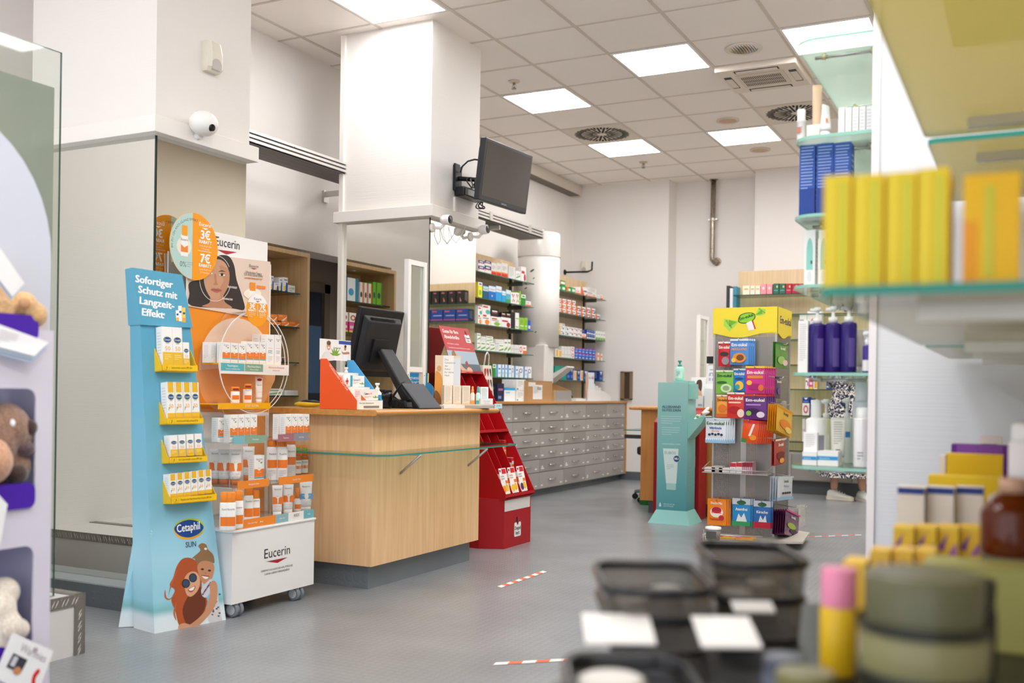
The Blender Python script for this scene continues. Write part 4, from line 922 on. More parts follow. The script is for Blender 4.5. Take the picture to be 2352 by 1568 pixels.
tier(ZT + .024, XF - .004, Y0 + .004, Y1 - .002, [(.02, .5, '#f08a2c', 'Normale Haut      Body'), (.5, .66, '#8fb4bd', 'After Sun'), (.66, .86, '#f1ede8', ''), (.86, 1, '#6fb0bd', 'Kids')], .03)
mb = MB(); mb.text(FX(XF - .002, Y0, 0), 'KIDS', (Y1 - Y0) * .76, ZT + .032, .014, '#3c3c40', al='c', off=.004)
mb.box((XF - .008, Y0 + .003, ZT + .012), (XF - .004, Y1 - .003, ZT + .03), C('#f1eeec', .4)); mb.build('front_lip', E)
for y, xb_, zt in ((Y0 + .003, -3.2, .94), (ymid, -3.22, .90), (Y1 - .003, -3.205, .90)):
    mb = MB(); mb.prism([(XB + .008, ZT + .012), (XF - .006, ZT + .012), (XF - .006, R2 + .05), (xb_ - .005, R2 + .05), (-3.222, R1 + .05), (-3.26, zt), (XB + .008, zt)], 'y', y - .0015, y + .0015, ac, side=thin_glass('acrylic_edge', '#f2f7f7', 1, .35)); mb.build('acrylic_side', E)
# price discs
def disc(name, c, r, x, label, body):
    t = thing(name, (x, c[0], c[1] - r), label, 'price sign'); mb = MB()
    mb.loft([[(x - .001, c[0] + r * cos(2 * pi * j / 40), c[1] + r * 1.02 * sin(2 * pi * j / 40)) for j in range(40)], [(x + .001, c[0] + r * cos(2 * pi * j / 40), c[1] + r * 1.02 * sin(2 * pi * j / 40)) for j in range(40)]], C('#f89f12', .4), smooth=False)
    for s_ in (1, -1):
        fr = (Vector((x + .001 * s_, c[0], c[1])), Vector((0, s_, 0)), _z); body(mb, fr, r)
    mb.build('board', t); return t
def big(mb, fr, r):
    mb.poly(fr, ell(0, 0, r * .995, r * 1.01, 20, 95, 265), '#b9d6d0', .0006)
    mb.text(fr, 'Eucerin', r * .44, r * .66, r * .12, '#ffffff', al='c', bold=.01); mb.poly(fr, [(r * .3, r * .62), (r * .58, r * .62), (r * .44, r * .57)], '#ffffff', .0008)
    for s_, q in (('3€', .28), ('7€', -.44)):
        mb.text(fr, s_, r * .46, r * q, r * .26, '#ffffff', al='c', bold=.03); mb.text(fr, 'RABATT', r * .46, r * (q - .14), r * .1, '#ffffff', al='c', bold=.03)
        mb.text(fr, 'beim Kauf von', r * .46, r * (q - .24), r * .06, '#ffe6c6', al='c'); mb.text(fr, '1 Produkt' if q > 0 else '2 Produkten', r * .46, r * (q - .33), r * .06, '#ffe6c6', al='c')
    mb.rect(fr, r * .14, -r * .10, r * .72, -r * .088, '#ffffff', .0008)
    mb.poly(fr, ell(-r * .42, -r * .05, r * .3, r * .28, 18), '#efe9d8', .0008); mb.rect(fr, -r * .55, -r * .34, -r * .27, r * .3, '#f7f5f2', .0010); mb.rect(fr, -r * .52, r * .27, -r * .29, r * .58, '#f5a21c', .0011)
    mb.poly(fr, [(-r * .55, -r * .22), (-r * .27, -r * .22), (-r * .27, 0), (-r * .41, -r * .08), (-r * .55, 0)], '#f08a2c', .0012); mb.text(fr, 'Eucerin', -r * .41, r * .12, r * .07, '#4a4a50', al='c', off=.0014)
    mb.text(fr, '0%', -r * .58, -r * .66, r * .16, '#4f6a68', al='l'); mb.lines(fr, -r * .30, -r * .5, r * .28, 3, r * .06, '#8fa8a4', off=.0009)
    mb.text((fr[0] - fr[1] * r * .60 + fr[2] * r * .56, (fr[1] + fr[2] * .9).normalized(), (fr[2] - fr[1] * .9).normalized()), 'BIS ZU 12H ANTI-GLANZ EFFEKT', 0, 0, r * .075, '#4f6a68', al='c', arc=r * .82)
disc('price_sign', (hit(446, 566, 'x', -3.612).y, hit(446, 566, 'x', -3.612).z), .159, -3.612, 'round orange and mint offer sign, 3 and 7 euro off, before the mirror', big)
def oval(mb, fr, r):
    mb.poly(fr, [(r * cos(radians(a)), r * 1.02 * sin(radians(a))) for a in range(25, 156, 10)], '#f7f4f1', .0006)
    mb.text(fr, 'Eucerin', 0, r * .62, r * .16, '#33343a', al='c'); mb.poly(fr, [(-r * .2, r * .56), (r * .2, r * .56), (0, r * .48)], '#a81f38', .0008)
    for s_, q in (('3€', -.48), ('7€', .48)):
        mb.text(fr, s_, r * q, r * .05, r * .34, '#ffffff', al='c', bold=.03); mb.text(fr, 'RABATT', r * q, -r * .12, r * .14, '#ffffff', al='c', bold=.02); mb.lines(fr, r * (q - .3), -r * .2, r * .6, 3, r * .1, '#ffe6c6', off=.0009)
    mb.rect(fr, -r * .012, -r * .38, r * .012, r * .3, '#ffffff', .0008)
c_ = hit(591, 712, 'x', -3.48); o = disc('price_sign', (c_.y, c_.z), .080, -3.48, 'small oval orange offer sign hanging on the acrylic ring of the trolley', oval)
# ---- products on the trolley
eu = lambda c: [('r', 0, .05, 1, .10, '#e1e3e6'), ('t', 'Eucerin', .5, .84, .055, '#44454b', .6), ('p', [(.35, .81), (.65, .81), (.5, .78)], '#a81f38'), ('p', [(0, .25), (1, .25), (1, .52), (.72, .52), (.5, .45), (.28, .52), (0, .52)], '#ee7d2a'), ('e', .5, .56, .17, .09, '#f7f5f2'), ('t', '50+', .5, .53, .05, '#ee7d2a', .24),
     ('t', 'SUN', .5, .38, .045, '#fbe3cd', .4), ('r', 0, .19, 1, .24, c), ('p', [(.55, .74), (.8, .78), (.75, .70)], '#58a84c')]
white_care = [('t', 'Eucerin', .5, .82, .045, '#44454b', .55), ('p', [(.38, .80), (.62, .80), (.5, .77)], '#a81f38'), ('r', .2, .55, .8, .56, '#e9a0a0'), ('t', 'ACTINIC', .5, .44, .04, '#6d7076', .55), ('t', 'CONTROL', .5, .38, .04, '#6d7076', .55), ('l', .2, .28, .6, 4, .05, '#c9c9cc')]
def rowbox(x, z, items, d, place, base=WHITE):
    out = []
    for x0, x1, yt, ops, desc in items:
        a, b = hit(x0, yt, 'x', x), hit(x1, yt, 'x', x); w_ = b.y - a.y
        out.append((carton('sunscreen_carton', FX(x - d, a.y, z), w_, (a.z + b.z) / 2 - z, d, base, ops, label='x', cat='carton', group='sunscreen cartons on the white trolley', top='#f4f2ef'), desc))
    name_rows(out, place)
X3 = lambda *q: [260 + x * .3698 for x in q]; Y3 = lambda y: 900 + y * .3699
rowbox(-3.235, R1, [(*X3(727, 774), Y3(142), eu('#6fb0bd'), 'orange-banded sunscreen carton'), (*X3(777, 814), Y3(140), eu('#8aa88f'), 'orange-banded sunscreen carton'), (*X3(817, 851), Y3(139), eu('#8aa88f'), 'orange-banded sunscreen carton'), (*X3(855, 894), Y3(138), eu('#8aa88f'), 'orange-banded sunscreen carton')], .038, 'on the upper tier beside the blue stand')
rowbox(-3.275, R1, [(*X3(652, 695), Y3(160), eu('#6fb0bd'), 'white sunscreen carton'), (*X3(745, 790), Y3(145), eu('#8aa88f'), 'white sunscreen carton')], .038, 'behind the front cartons, upper tier beside the blue stand')
rowbox(-3.235, R1, [(*X3(1071, 1106), Y3(137), eu('#a86a74'), 'orange-banded sunscreen carton'), (*X3(1109, 1144), Y3(136), eu('#a86a74'), 'orange-banded sunscreen carton'), (*X3(1147, 1181), Y3(136), eu('#8e8d96'), 'orange-banded sunscreen carton'), (*X3(1184, 1218), Y3(137), eu('#8e8d96'), 'orange-banded sunscreen carton')], .038, 'on the upper tier towards the cash desk')
rowbox(-3.275, R1, [(*X3(1030, 1072), Y3(138), eu('#a86a74'), 'white sunscreen carton'), (*X3(1080, 1110), Y3(138), eu('#a86a74'), 'white sunscreen carton')], .038, 'behind the front cartons, upper tier towards the cash desk')
K2 = lambda x: 260 + x * .3189
rowbox(XR - .015, S1, [(K2(788), K2(843), 470 + 990 * .3189, eu('#6fb0bd'), 'sunscreen carton with orange shield'), (K2(848), K2(898), 470 + 995 * .3189, eu('#6fb0bd'), 'sunscreen carton with orange shield'), (K2(904), K2(954), 470 + 1000 * .3189, eu('#6fb0bd'), 'sunscreen carton with orange shield'),
     (K2(960), K2(1008), 470 + 985 * .3189, eu('#8aa88f'), 'sunscreen carton with orange shield'), (K2(1010), K2(1053), 470 + 986 * .3189, eu('#8aa88f'), 'sunscreen carton with orange shield'), (K2(1056), K2(1100), 470 + 988 * .3189, eu('#8aa88f'), 'sunscreen carton with orange shield'), (K2(1104), K2(1160), 470 + 935 * .3189, white_care, 'tall plain white care carton'), (K2(1164), K2(1212), 470 + 937 * .3189, white_care, 'tall plain white care carton')], .036, 'inside the acrylic drum')
rowbox(XR - .06, S1, [(K2(700), K2(745), 470 + 990 * .3189, BLUR, 'white carton seen from its side'), (K2(750), K2(790), 470 + 990 * .3189, BLUR, 'white carton seen from its side'), (K2(1055), K2(1108), 470 + 932 * .3189, white_care, 'rear tall white care carton')], .05, 'inside the acrylic drum')
# testers
lot = lambda h: [(.0, 0), (.021, .0), (.0225, .004), (.0225, h * .7), (.019, h * .73), (.012, h * .74)]
def at(px, py, z): return hit(px, py, 'z', z)
tops = [('band', -50, 50, .018, .040, '#ef7f2c'), ('t', 'Eucerin', .062, .007, '#44454b', .028)]
for px, h_, lb in ((540, .082, 'small orange-capped sunscreen tester bottle, shorter one on the tester shelf'), (568, .098, 'orange-capped sunscreen tester bottle, taller one on the tester shelf')):
    p = Vector((XR - .04, hit(px, 920, 'x', XR - .04).y, S2)); bottle('tester_bottle', p, lot(h_), C(WHITE, .3), [(.0215, h_ * .72), (.0215, h_ * .98), (.019, h_), (0, h_)], C('#f1931f', .3), lb, 'bottle', None, tops + [('band', -40, 40, h_ * .8, h_ * .9, '#a81f38')], radians(60), .6)
p = Vector((XR - .04, hit(594, 920, 'x', XR - .04).y, S2)); crimp_tube('tester_tube', p, radians(70), .042, .135, .024, C('#f5efe9', .35), 'cap', '#f2f0ee', 'slim white tester tube with a pink stripe on the tester shelf', ops=[('r', .2, .3, .8, .31, '#e9a0a0'), ('t', 'Eucerin', .5, .6, .05, '#44454b', .6), ('e', .5, .86, .32, .06, '#a81f38')])
tub = [('p', [(0, .28), (1, .28), (1, .55), (.72, .55), (.5, .48), (.28, .55), (0, .55)], '#ee7d2a'), ('e', .5, .58, .2, .09, '#f7f5f2'), ('t', '50+', .5, .55, .05, '#ee7d2a', .26), ('t', 'Eucerin', .5, .82, .05, '#44454b', .6), ('t', 'DRY TOUCH', .5, .16, .04, '#e08a6a', .6), ('l', .2, .12, .6, 2, .04, '#c9c9cc')]
out = []
for i, (x0, x1, yb) in enumerate(((607, 658, 572), (655, 722, 574), (722, 790, 576), (806, 872, 548))):
    p = at(260 + (x0 + x1) / 2 * .3698, 900 + yb * .3699, R2); wd = .057
    out.append((crimp_tube('sunscreen_tube', p, radians(52), wd, .165, .040, C(WHITE, .35), 'cap', '#c46a34' if i < 3 else '#ee7d2a', 'x', 'tube', 'sunscreen tubes on the trolley', tub), 'white and orange dry touch tube'))
name_rows(out, 'on the middle tier')
rowbox(-3.25, R2, [(*X3(877, 938), Y3(393), eu('#6fb0bd'), 'white sunscreen carton')], .035, 'standing at the end of the tube row')
out = []
for x, yb, h_, k in ((983, 545, .205, 0), (1047, 545, .205, 0), (1100, 522, .205, 0), (1143, 512, .158, 1), (1186, 507, .152, 1)):
    p = at(260 + x * .3698, 900 + yb * .3699, R2)
    if k == 0: out.append((bottle('spray_can', p, [(0, 0), (.0255, 0), (.027, .004), (.027, h_ * .72), (.022, h_ * .80)], C(WHITE, .3), [(.0225, h_ * .80), (.0235, h_ * .82), (.0225, h_ * .97), (.018, h_), (0, h_)], C('#e07a2a', .35), 'x', 'spray can', 'sun sprays on the trolley', [('band', -60, 60, .06, .10, '#ef7f2c'), ('t', 'Eucerin', .125, .009, '#44454b', .034), ('l', .05, .036, 4, .008, '#bcbcc0')], radians(50)), 'orange-capped white spray can'))
    else: out.append((bottle('oil_bottle', p, [(0, 0), (.020, 0), (.021, .004), (.021, h_ * .6), (.014, h_ * .66)], C('#c4681e', .15), [(.0145, h_ * .66), (.0155, h_ * .68), (.0155, h_ * .97), (0, h_)], C('#e5862a', .3), 'x', 'bottle', 'sun oils on the trolley', [('band', -62, 62, .006, .075, '#f4f1ec'), ('band', -60, 60, .03, .046, '#ef7f2c'), ('t', 'Eucerin', .06, .008, '#44454b', .028), ('band', -35, 35, h_ * .78, h_ * .92, '#79b23c')], radians(50), .75), 'orange-capped amber oil bottle'))
name_rows(out, 'on the middle tier towards the cash desk')
out = []
ZL = ZT + .03
for x, yb, h_ in ((692, 858, .168), (728, 858, .168), (775, 845, .168), (838, 800, .165), (880, 795, .14)):
    p = at(260 + x * .3698, 900 + yb * .3699, ZL)
    out.append((bottle('lotion_bottle', p, lot(h_), C(WHITE, .35), [(.0185, h_ * .73), (.0195, h_ * .75), (.0195, h_ * .97), (.016, h_), (0, h_)], C('#ef8a2c', .35), 'x', 'bottle', 'sun lotion bottles on the trolley', [('band', -60, 60, .02, .06, '#ef7f2c'), ('t', 'Eucerin', .09, .008, '#44454b', .03)], radians(50), .7), 'orange-capped white lotion bottle'))
name_rows(out, 'on the lowest tier beside the blue stand')
p = at(*c3((1018, 768))[0], ZL); crimp_tube('sunscreen_tube', p, radians(52), .052, .150, .036, C(WHITE, .35), 'cap', '#f3f0ec', 'white and orange dry touch tube on the lowest tier next to the centre divider', 'tube', None, tub)
p = at(*c3((1085, 752))[0], ZL); crimp_tube('sunscreen_tube', p, radians(52), .054, .145, .038, C(WHITE, .35), 'cap', '#f3f0ec', 'white and orange dry touch tube on the lowest tier beside the small roll-on bottle', 'tube', None, tub)
p = at(*c3((1143, 738))[0], ZL); bottle('roll_on_bottle', p, [(0, 0), (.019, 0), (.020, .004), (.019, .055), (.010, .065)], C(WHITE, .35), [(.011, .065), (.0125, .07), (.0125, .118), (0, .12)], C('#e5862a', .3), 'small white bottle with an orange spray top on the lowest tier', 'bottle', None, [('band', -50, 50, .012, .035, '#ef7f2c')], radians(50), .75)
p = at(*c3((1195, 735))[0], ZL); crimp_tube('after_sun_tube', p, radians(52), .066, .148, .042, C(WHITE, .35), 'cap', '#f3f0ec', 'wide white tube with a light blue band at the end of the lowest tier', 'tube', None, [('r', 0, .3, 1, .52, '#4f9fd6'), ('t', 'Eucerin', .5, .78, .06, '#44454b', .6), ('t', 'SENSITIVE', .5, .42, .05, '#e3f1fb', .6), ('t', 'RELIEF', .5, .35, .05, '#e3f1fb', .4), ('l', .2, .2, .6, 3, .05, '#c9c9cc')])
# ================================================================ on and around the cash desk
DZ = CT + .0015
d1 = lambda *q: [(700 + x * .3699, 700 + y * .3699) for x, y in q]
# stepped orange counter display
X0, X1, YA_, YB_ = -3.315, -3.08, 4.285, 4.52
T = thing('counter_display', ((X0 + X1) / 2, (YA_ + YB_) / 2, DZ), 'orange and light blue stepped cardboard display on the near corner of the cash desk', 'display')
for y, c_ in ((YA_, '#ee5a24'), (YB_ - .003, '#4ba3dc')):
    mb = MB(); pr = [(X0, DZ), (X1, DZ), (X1, DZ + .045), (X0 + .04, DZ + .26), (X0, DZ + .26)]; mb.prism(pr, 'y', y, y + .003, C(c_, .4))
    if y == YA_:
        f = FY(X0, y, DZ); q = Vector((X1 - X0 - .04, -.215)).normalized(); f2 = (mb.pt(f, .055, .225, 0), f[1] * q.x + f[2] * q.y, f[2] * q.x - f[1] * q.y); mb.text(f2, 'Wohltuendes CBD-Gel', 0, 0, .013, '#ffe3d6', off=.001)
    else:
        pass
    mb.build('side_wall', T)
mb = MB(); wht = C('#f4f2ee', .45)
for i, (xa, zz) in enumerate(((X0, .19), (X0 + .075, .115), (X0 + .15, .045))): mb.box((xa + .001, YA_ + .004, DZ), (xa + .078 if i < 2 else X1 - .003, YB_ - .004, DZ + zz), wht)
mb.box((X1 - .003, YA_ + .003, DZ), (X1, YB_ - .003, DZ + .045), wht); f = FX(X1, YA_, DZ); mb.text(f, 'Hier mehr Informationen', .02, .028, .009, '#77736e', off=.001); mb.rect(f, .06, .006, .2, .018, '#8a8580'); mb.build('steps', T)
mb = MB(); mb.box((X0 - .003, YA_ - .004, DZ + .255), (X0, YB_ + .03, DZ + .365), C('#f1edea', .4)); f = FX(X0, YA_ - .004, DZ + .255); wd = .27
mb.poly(f, [(x * wd, y * .11) for x, y in spline([(.08, .05), (.12, .3), (.2, .35), (.17, .6), (.2, .9), (.3, .95), (.36, .8), (.35, .5), (.33, .35), (.42, .28), (.46, .02)], 4)], '#efe6e2', .0006)
mb.poly(f, ell(.072, .075, .017, .024, 16), '#cf9a7d', .001); mb.poly(f, ell(.072, .09, .018, .012, 14), '#6b4b38', .0012); mb.poly(f, ell(.072, .066, .009, .004, 10), '#f4ece6', .0014)
mb.poly(f, spline([(.02, .0), (.03, .035), (.06, .045), (.08, .045), (.11, .03), (.12, 0)], 3), '#e2dcdc', .0011)
for a in (-75, -45, -18, 18, 45, 75): mb.poly(f, [(.13 + x * cos(radians(a)) + y * sin(radians(a)), .025 - x * sin(radians(a)) + y * cos(radians(a))) for x, y in ((0, 0), (.006, .022), (0, .052), (-.006, .022))], '#7fa83a', .0016)
mb.poly(f, [(.2, 0), (.2, .03), (.205, .05), (.22, .055), (.235, .05), (.245, .03), (.245, 0)], '#eef0f2', .0010); mb.poly(f, ell(.218, .068, .009, .012, 14), '#b98366', .0013); mb.poly(f, ell(.218, .078, .010, .008, 12), '#4a3427', .0015); mb.poly(f, spline([(.185, .055), (.2, .045), (.245, .05), (.255, .04), (.2, .035)], 3), '#b98366', .0012)
mb.rect(f, .16, .088, .268, .106, '#2a4fa0', .0007); mb.text(f, '500mg CBD', .15, .062, .008, '#3f6d2a', al='c', off=.001); mb.build('back_card', T)
leaf = lambda x, y, s: [('p', [(x, y), (x - s * .3, y + s * .6), (x, y + s * 1.6), (x + s * .3, y + s * .6)], '#78a637'), ('p', [(x, y), (x - s * .9, y + s * .3), (x - s, y + s), (x - s * .3, y + s * .6)], '#8ab544'), ('p', [(x, y), (x + s * .9, y + s * .3), (x + s, y + s), (x + s * .3, y + s * .6)], '#8ab544')]
f = FX(X0 + .10, YA_ + .03, DZ + .1165); carton('gel_carton', f, .16, .058, .045, WHITE, [('r', 0, .1, .28, .9, '#f4f2ef'), ('r', .22, 0, .34, 1, '#2ba3bb'), ('t', 'Cannaxil K', .36, .52, .2, '#33475c', .42, 'l'), ('l', .36, .4, .36, 2, .1, '#d98a8a')] + leaf(.88, .2, .16), [('l', .1, .8, .8, 4, .14, '#d98a8a')], label='white gel carton with teal bar and leaf on the orange display', cat='carton')
f = FX(X0 + .185, YA_ + .05, DZ + .0465); carton('gel_carton', f, .155, .058, .04, WHITE, [('r', 0, .08, .16, .92, '#f2f0ec'), ('t', 'Cannaren W', .17, .5, .2, '#e8622c', .46, 'l'), ('t', 'Canna', .17, .5, .2, '#33475c', .24, 'l'), ('p', [(0, 0), (.3, 0), (0, .5)], '#e8622c'), ('l', .2, .36, .4, 2, .1, '#d9b0a0')] + leaf(.84, .2, .16), [('l', .1, .8, .8, 4, .14, '#d98a8a')], label='white gel carton with orange lettering at the front of the orange display', cat='carton')
p = Vector((X0 + .165, YA_ + .035, DZ + .046)); bottle('pump_bottle', p + Vector((-.025, 0, .07)), [(0, 0), (.018, 0), (.019, .004), (.019, .06), (.010, .068)], C(WHITE, .35), [(.0095, .066), (.0095, .08), (.006, .082), (.006, .09), (.010, .092), (.010, .1), (0, .1)], C(WHITE, .35), 'white pump bottle with a red cross inside the orange display', 'bottle', None, [('band', -22, 22, .022, .034, '#d8402c'), ('band', -8, 8, .012, .044, '#d8402c')], radians(55), 1.0, (.096, .02))
p = hit(866, 940, 'x', -3.12); p = Vector((-3.12, p.y, DZ)); bottle('pump_bottle', p, [(0, 0), (.022, 0), (.023, .004), (.023, .085), (.011, .098)], C('#eef3f8', .35), [(.0115, .096), (.0115, .112), (.006, .114), (.006, .125), (.012, .127), (.012, .138), (0, .138)], C(WHITE, .35), 'white pump bottle with a blue label right beside the orange display', 'bottle', None, [('band', -75, 75, .010, .075, '#3f9ad8'), ('t', 'Canna', .045, .014, '#2a3f66', .034)], radians(55), 1.0, (.130, .024))
# monitor seen from behind on its slanted arm
T = thing('cash_monitor', (-3.15, 4.95, DZ), 'black cash register monitor seen from behind on a slanted arm', 'monitor')
mf = frame((-3.455, 4.70, 1.115), (-3.455, 5.14, 1.115), radians(-13)); BK = C('#1b1b1d', .42); BK2 = C('#242427', .5)
mb = MB(); fbox(mb, mf, 0, .44, 0, .40, -.018, .012, BK); mb.build('screen_shell', T, bevel=.006)
mb = MB(); v = [(.03, .03, .012), (.41, .03, .012), (.41, .36, .012), (.03, .36, .012), (.055, .05, .045), (.385, .05, .045), (.385, .33, .045), (.055, .33, .045)]; mb.hexa([mb.pt(mf, *q) for q in v], BK2); mb.build('rear_hump', T, bevel=.008)
mb = MB()
for k in range(3): fbox(mb, mf, .08, .32, .335 + k * .006, .338 + k * .006, .028, .044, BK)
fbox(mb, mf, .12, .28, .10, .23, .045, .062, BK); mb.build('hinge', T, bevel=.004)
mb = MB(); c0, c1 = mb.pt(mf, .22, .17, .07), Vector((-3.17, 4.95, DZ + .03)); ax = (c1 - c0).normalized(); yy = Vector((0, 1, 0)); nn = ax.cross(yy).normalized()
mb.hexa([c0 - yy * .062 - nn * .012, c0 + yy * .062 - nn * .012, c0 + yy * .062 + nn * .022, c0 - yy * .062 + nn * .022, c1 - yy * .07 - nn * .02, c1 + yy * .07 - nn * .02, c1 + yy * .07 + nn * .03, c1 - yy * .07 + nn * .03], BK2); mb.build('arm', T, bevel=.008)
mb = MB(); mb.hexa([(-3.45, 4.83, DZ), (-3.13, 4.83, DZ), (-3.13, 5.11, DZ), (-3.45, 5.11, DZ), (-3.40, 4.86, DZ + .05), (-3.16, 4.86, DZ + .045), (-3.16, 5.08, DZ + .045), (-3.40, 5.08, DZ + .05)], BK); mb.build('foot', T, bevel=.008)
# customer display tablet leaning on the foot
T = thing('customer_tablet', (-3.04, 4.95, DZ), 'slanted dark tablet screen facing customers in front of the monitor arm', 'tablet'); 
mb = MB(); a, b, c, d = Vector((-2.985, 4.74, DZ + .004)), Vector((-2.985, 4.97, DZ + .004)), Vector((-3.115, 4.98, DZ + .14)), Vector((-3.115, 4.75, DZ + .14)); n_ = (b - a).cross(d - a).normalized()
mb.hexa([a, b, b - n_ * .014, a - n_ * .014, d, c, c - n_ * .014, d - n_ * .014], BK); mb.build('case', T, bevel=.003)
mb = MB(); L2 = lambda s, t: a + (b - a) * s + (d - a) * t + n_ * .0008; mb.face([L2(.06, .05), L2(.94, .05), L2(.94, .94), L2(.06, .94)], C('#5c6068', .12)); mb.build('screen', T)
mb = MB(); mb.hexa([(-3.10, 4.84, DZ), (-3.055, 4.84, DZ), (-3.055, 4.96, DZ), (-3.10, 4.96, DZ), (-3.115, 4.84, DZ + .11), (-3.095, 4.84, DZ + .105), (-3.095, 4.96, DZ + .105), (-3.115, 4.96, DZ + .11)], BK2); mb.build('prop', T)
T = thing('card_terminal_stand', (-3.2, 4.70, DZ), 'squat round black payment terminal dock between display and tablet', 'terminal')
mb = MB(); mb.lathe([(.045, 0), (.048, .012), (.040, .03), (.052, .055), (.052, .075), (.044, .088), (0, .092)], C('#151517', .25), (-3.2, 4.70, DZ), 28); mb.build('dock', T)
mb = MB(); mb.box((-3.235, 4.665, DZ + .088), (-3.165, 4.735, DZ + .104), BK2); mb.build('clip', T, bevel=.004)
rnd = random.Random(3)
for i in range(4):
    s0 = Vector((-3.135 - i * .008, 4.80 + i * .015, DZ + .15)); e0 = Vector((-3.19 + i * .02, 4.765 + i * .008, DZ + .006)); mb = MB()
    pts = [s0, s0 + Vector((.004, -.025, -.01)), (s0 + e0) / 2 + Vector((-.01 * i, -.05, -.01)), e0 + Vector((.02, -.03, .02)), e0, e0 + Vector((-.05, .03 * i - .03, 0))]
    mb.tube(pts, .0035, BK, 6); tag(mb.build('cable'), ('first', 'second', 'third', 'fourth')[i] + ' black cable looping down behind the customer tablet', 'cable', 'cables on the cash desk')
p = hit(710, 935, 'z', DZ); p = Vector((-3.53, 4.46, DZ))
T = thing('barcode_scanner', p, 'flat black and yellow hand scanner lying behind the orange display', 'scanner')
mb = MB(); mb.ball((0, 0, .018), .05, C('#e8c62a', .4), 18, 8, (1.5, .8, .34)); mb.xf(Matrix.Translation(p) @ Matrix.Rotation(.5, 4, 'Z')); mb.build('body', T)
mb = MB(); mb.ball((.01, 0, .026), .045, BK, 16, 8, (1.3, .7, .38)); mb.xf(Matrix.Translation(p) @ Matrix.Rotation(.5, 4, 'Z')); mb.build('grip', T)
# white framed hygiene screens
def screen(x, y0, y1, z0, z1, rail, label):
    T = thing('framed_screen', (x, (y0 + y1) / 2, z0), label, 'protective screen', 'white framed counter screens'); wf = C('#f3f1ee', .35)
    for y in (y0, y1 - .03): mb = MB(); mb.box((x - .015, y, z0), (x + .015, y + .03, z1), wf); mb.poly(FX(x + .015, y, 0), ell(.015, rail - .02, .004, .004, 8), '#5a6a62', .0006); mb.build('post', T)
    for z in (rail, z1 - .03): mb = MB(); mb.box((x - .012, y0 + .03, z), (x + .012, y1 - .03, z + .03), wf); mb.build('rail', T)
    mb = MB(); mb.box((x - .002, y0 + .03, rail + .03), (x + .002, y1 - .03, z1 - .03), CLEAR()); mb.build('pane', T)
screen(-3.36, 5.16, 5.37, DZ, 1.825, 1.15, 'white framed clear screen on the cash desk behind the monitor')
screen(-2.65, 8.78, 9.06, .9265, 1.74, 1.15, 'white framed clear screen on the rear counter behind the sweets stand')
# magnesium card, blue dispenser
f = frame((-3.56, 5.44, DZ), (-3.40, 5.50, DZ), radians(6)); mb = MB(); fbox(mb, f, 0, .165, 0, .21, 0, .035, C('#f2cf2a', .4)); g = shifted(f, .035)
mb.rect(g, 0, .13, .165, .21, '#2a93d1', .0006); mb.text(g, 'Magnesium', .012, .168, .022, '#ffffff', w=.135, off=.001); mb.text(g, '400 direkt', .012, .142, .018, '#ffffff', w=.1, off=.001); mb.rect(g, .02, .012, .15, .04, '#2f9bd6', .0007); mb.poly(g, ell(.035, .10, .022, .026, 12), '#5a3148', .0008); mb.poly(g, ell(.045, .075, .018, .016, 12), '#d8882a', .0009)
mb.text(g, 'direkt', .065, .085, .026, '#ffffff', w=.08, off=.001); tag(mb.build('magnesium_display_box'), 'blue and yellow magnesium display box behind the white framed screen', 'box')
f = frame((-3.42, 5.34, DZ), (-3.30, 5.38, DZ), radians(14)); mb = MB(); P0 = rrect(0, 0, .13, .15, .045); mb.loft([[mb.pt(f, a, b, 0) for a, b in P0], [mb.pt(f, a, b, .03) for a, b in P0]], C('#1f84be', .35), smooth=False); g = shifted(f, .03)
mb.rect(g, 0.012, .004, .118, .04, '#e3c23a', .0006); mb.poly(g, [(.065, .05), (.105, .085), (.065, .12), (.025, .085)], '#e9f2f6', .0007); mb.poly(g, [(.065, .055), (.099, .085), (.065, .115), (.031, .085)], '#1f84be', .0009); mb.text(g, 'RA', .065, .077, .02, '#e9f2f6', al='c', bold=.02, off=.0012); tag(mb.build('blue_dispenser'), 'blue rounded dispenser with a white diamond emblem behind the tablet', 'dispenser')
# natural cosmetics display
f = frame((-3.20, 5.255, DZ), (-2.985, 5.535, DZ), 0); WD = .33
T = thing('cosmetics_display', (-3.1, 5.4, DZ), 'white and orange skin care tester display at the far end of the cash desk', 'display')
mb = MB(); fbox(mb, f, 0, WD, 0, .016, -.02, .12, C('#ece7e0', .4)); fbox(mb, f, 0, WD, 0, .024, .118, .12, C('#ddd3c6', .4)); mb.build('tray', T)
mb = MB(); fbox(mb, f, .0, .165, .016, .315, -.02, -.015, C('#ead2b6', .4)); g = shifted(f, -.015)
mb.poly(g, spline([(0, .02), (0, .2), (.02, .215), (.045, .18), (.05, .1), (.045, .02)], 4), '#df9a4a', .0006); mb.poly(g, ell(.025, .235, .015, .018, 16), '#d9a878', .0007); mb.poly(g, spline([(0, .018), (0, .1), (.03, .08), (.04, .02)], 4), '#8a5a34', .0008); mb.rect(g, .05, .02, .118, .315, '#f6f3ee', .001); mb.rect(g, .118, .1, .162, .3, '#dfe3ea', .0008)
for i, s_ in enumerate(('Das', 'Geheimnis', 'der', 'Natur', 'für deine', 'Haut')): mb.text(g, s_, .06, .285 - i * .019, .0115, '#8e8a86', off=.0016)
mb.build('back_card', T)
out = []
for i, a in enumerate((.025, .082, .142)): out.append((carton('care_carton', shifted(f, .03, a, .0165), .05, .118, .045, '#f0e3d0', [('l', .12, .92, .74, 12, .065, '#cdb89c'), ('r', 0, 0, 1, .12, '#f2cfa0')], label='x', cat='carton', group='care cartons on the cosmetics display'), 'cream skin care carton with fine print'))
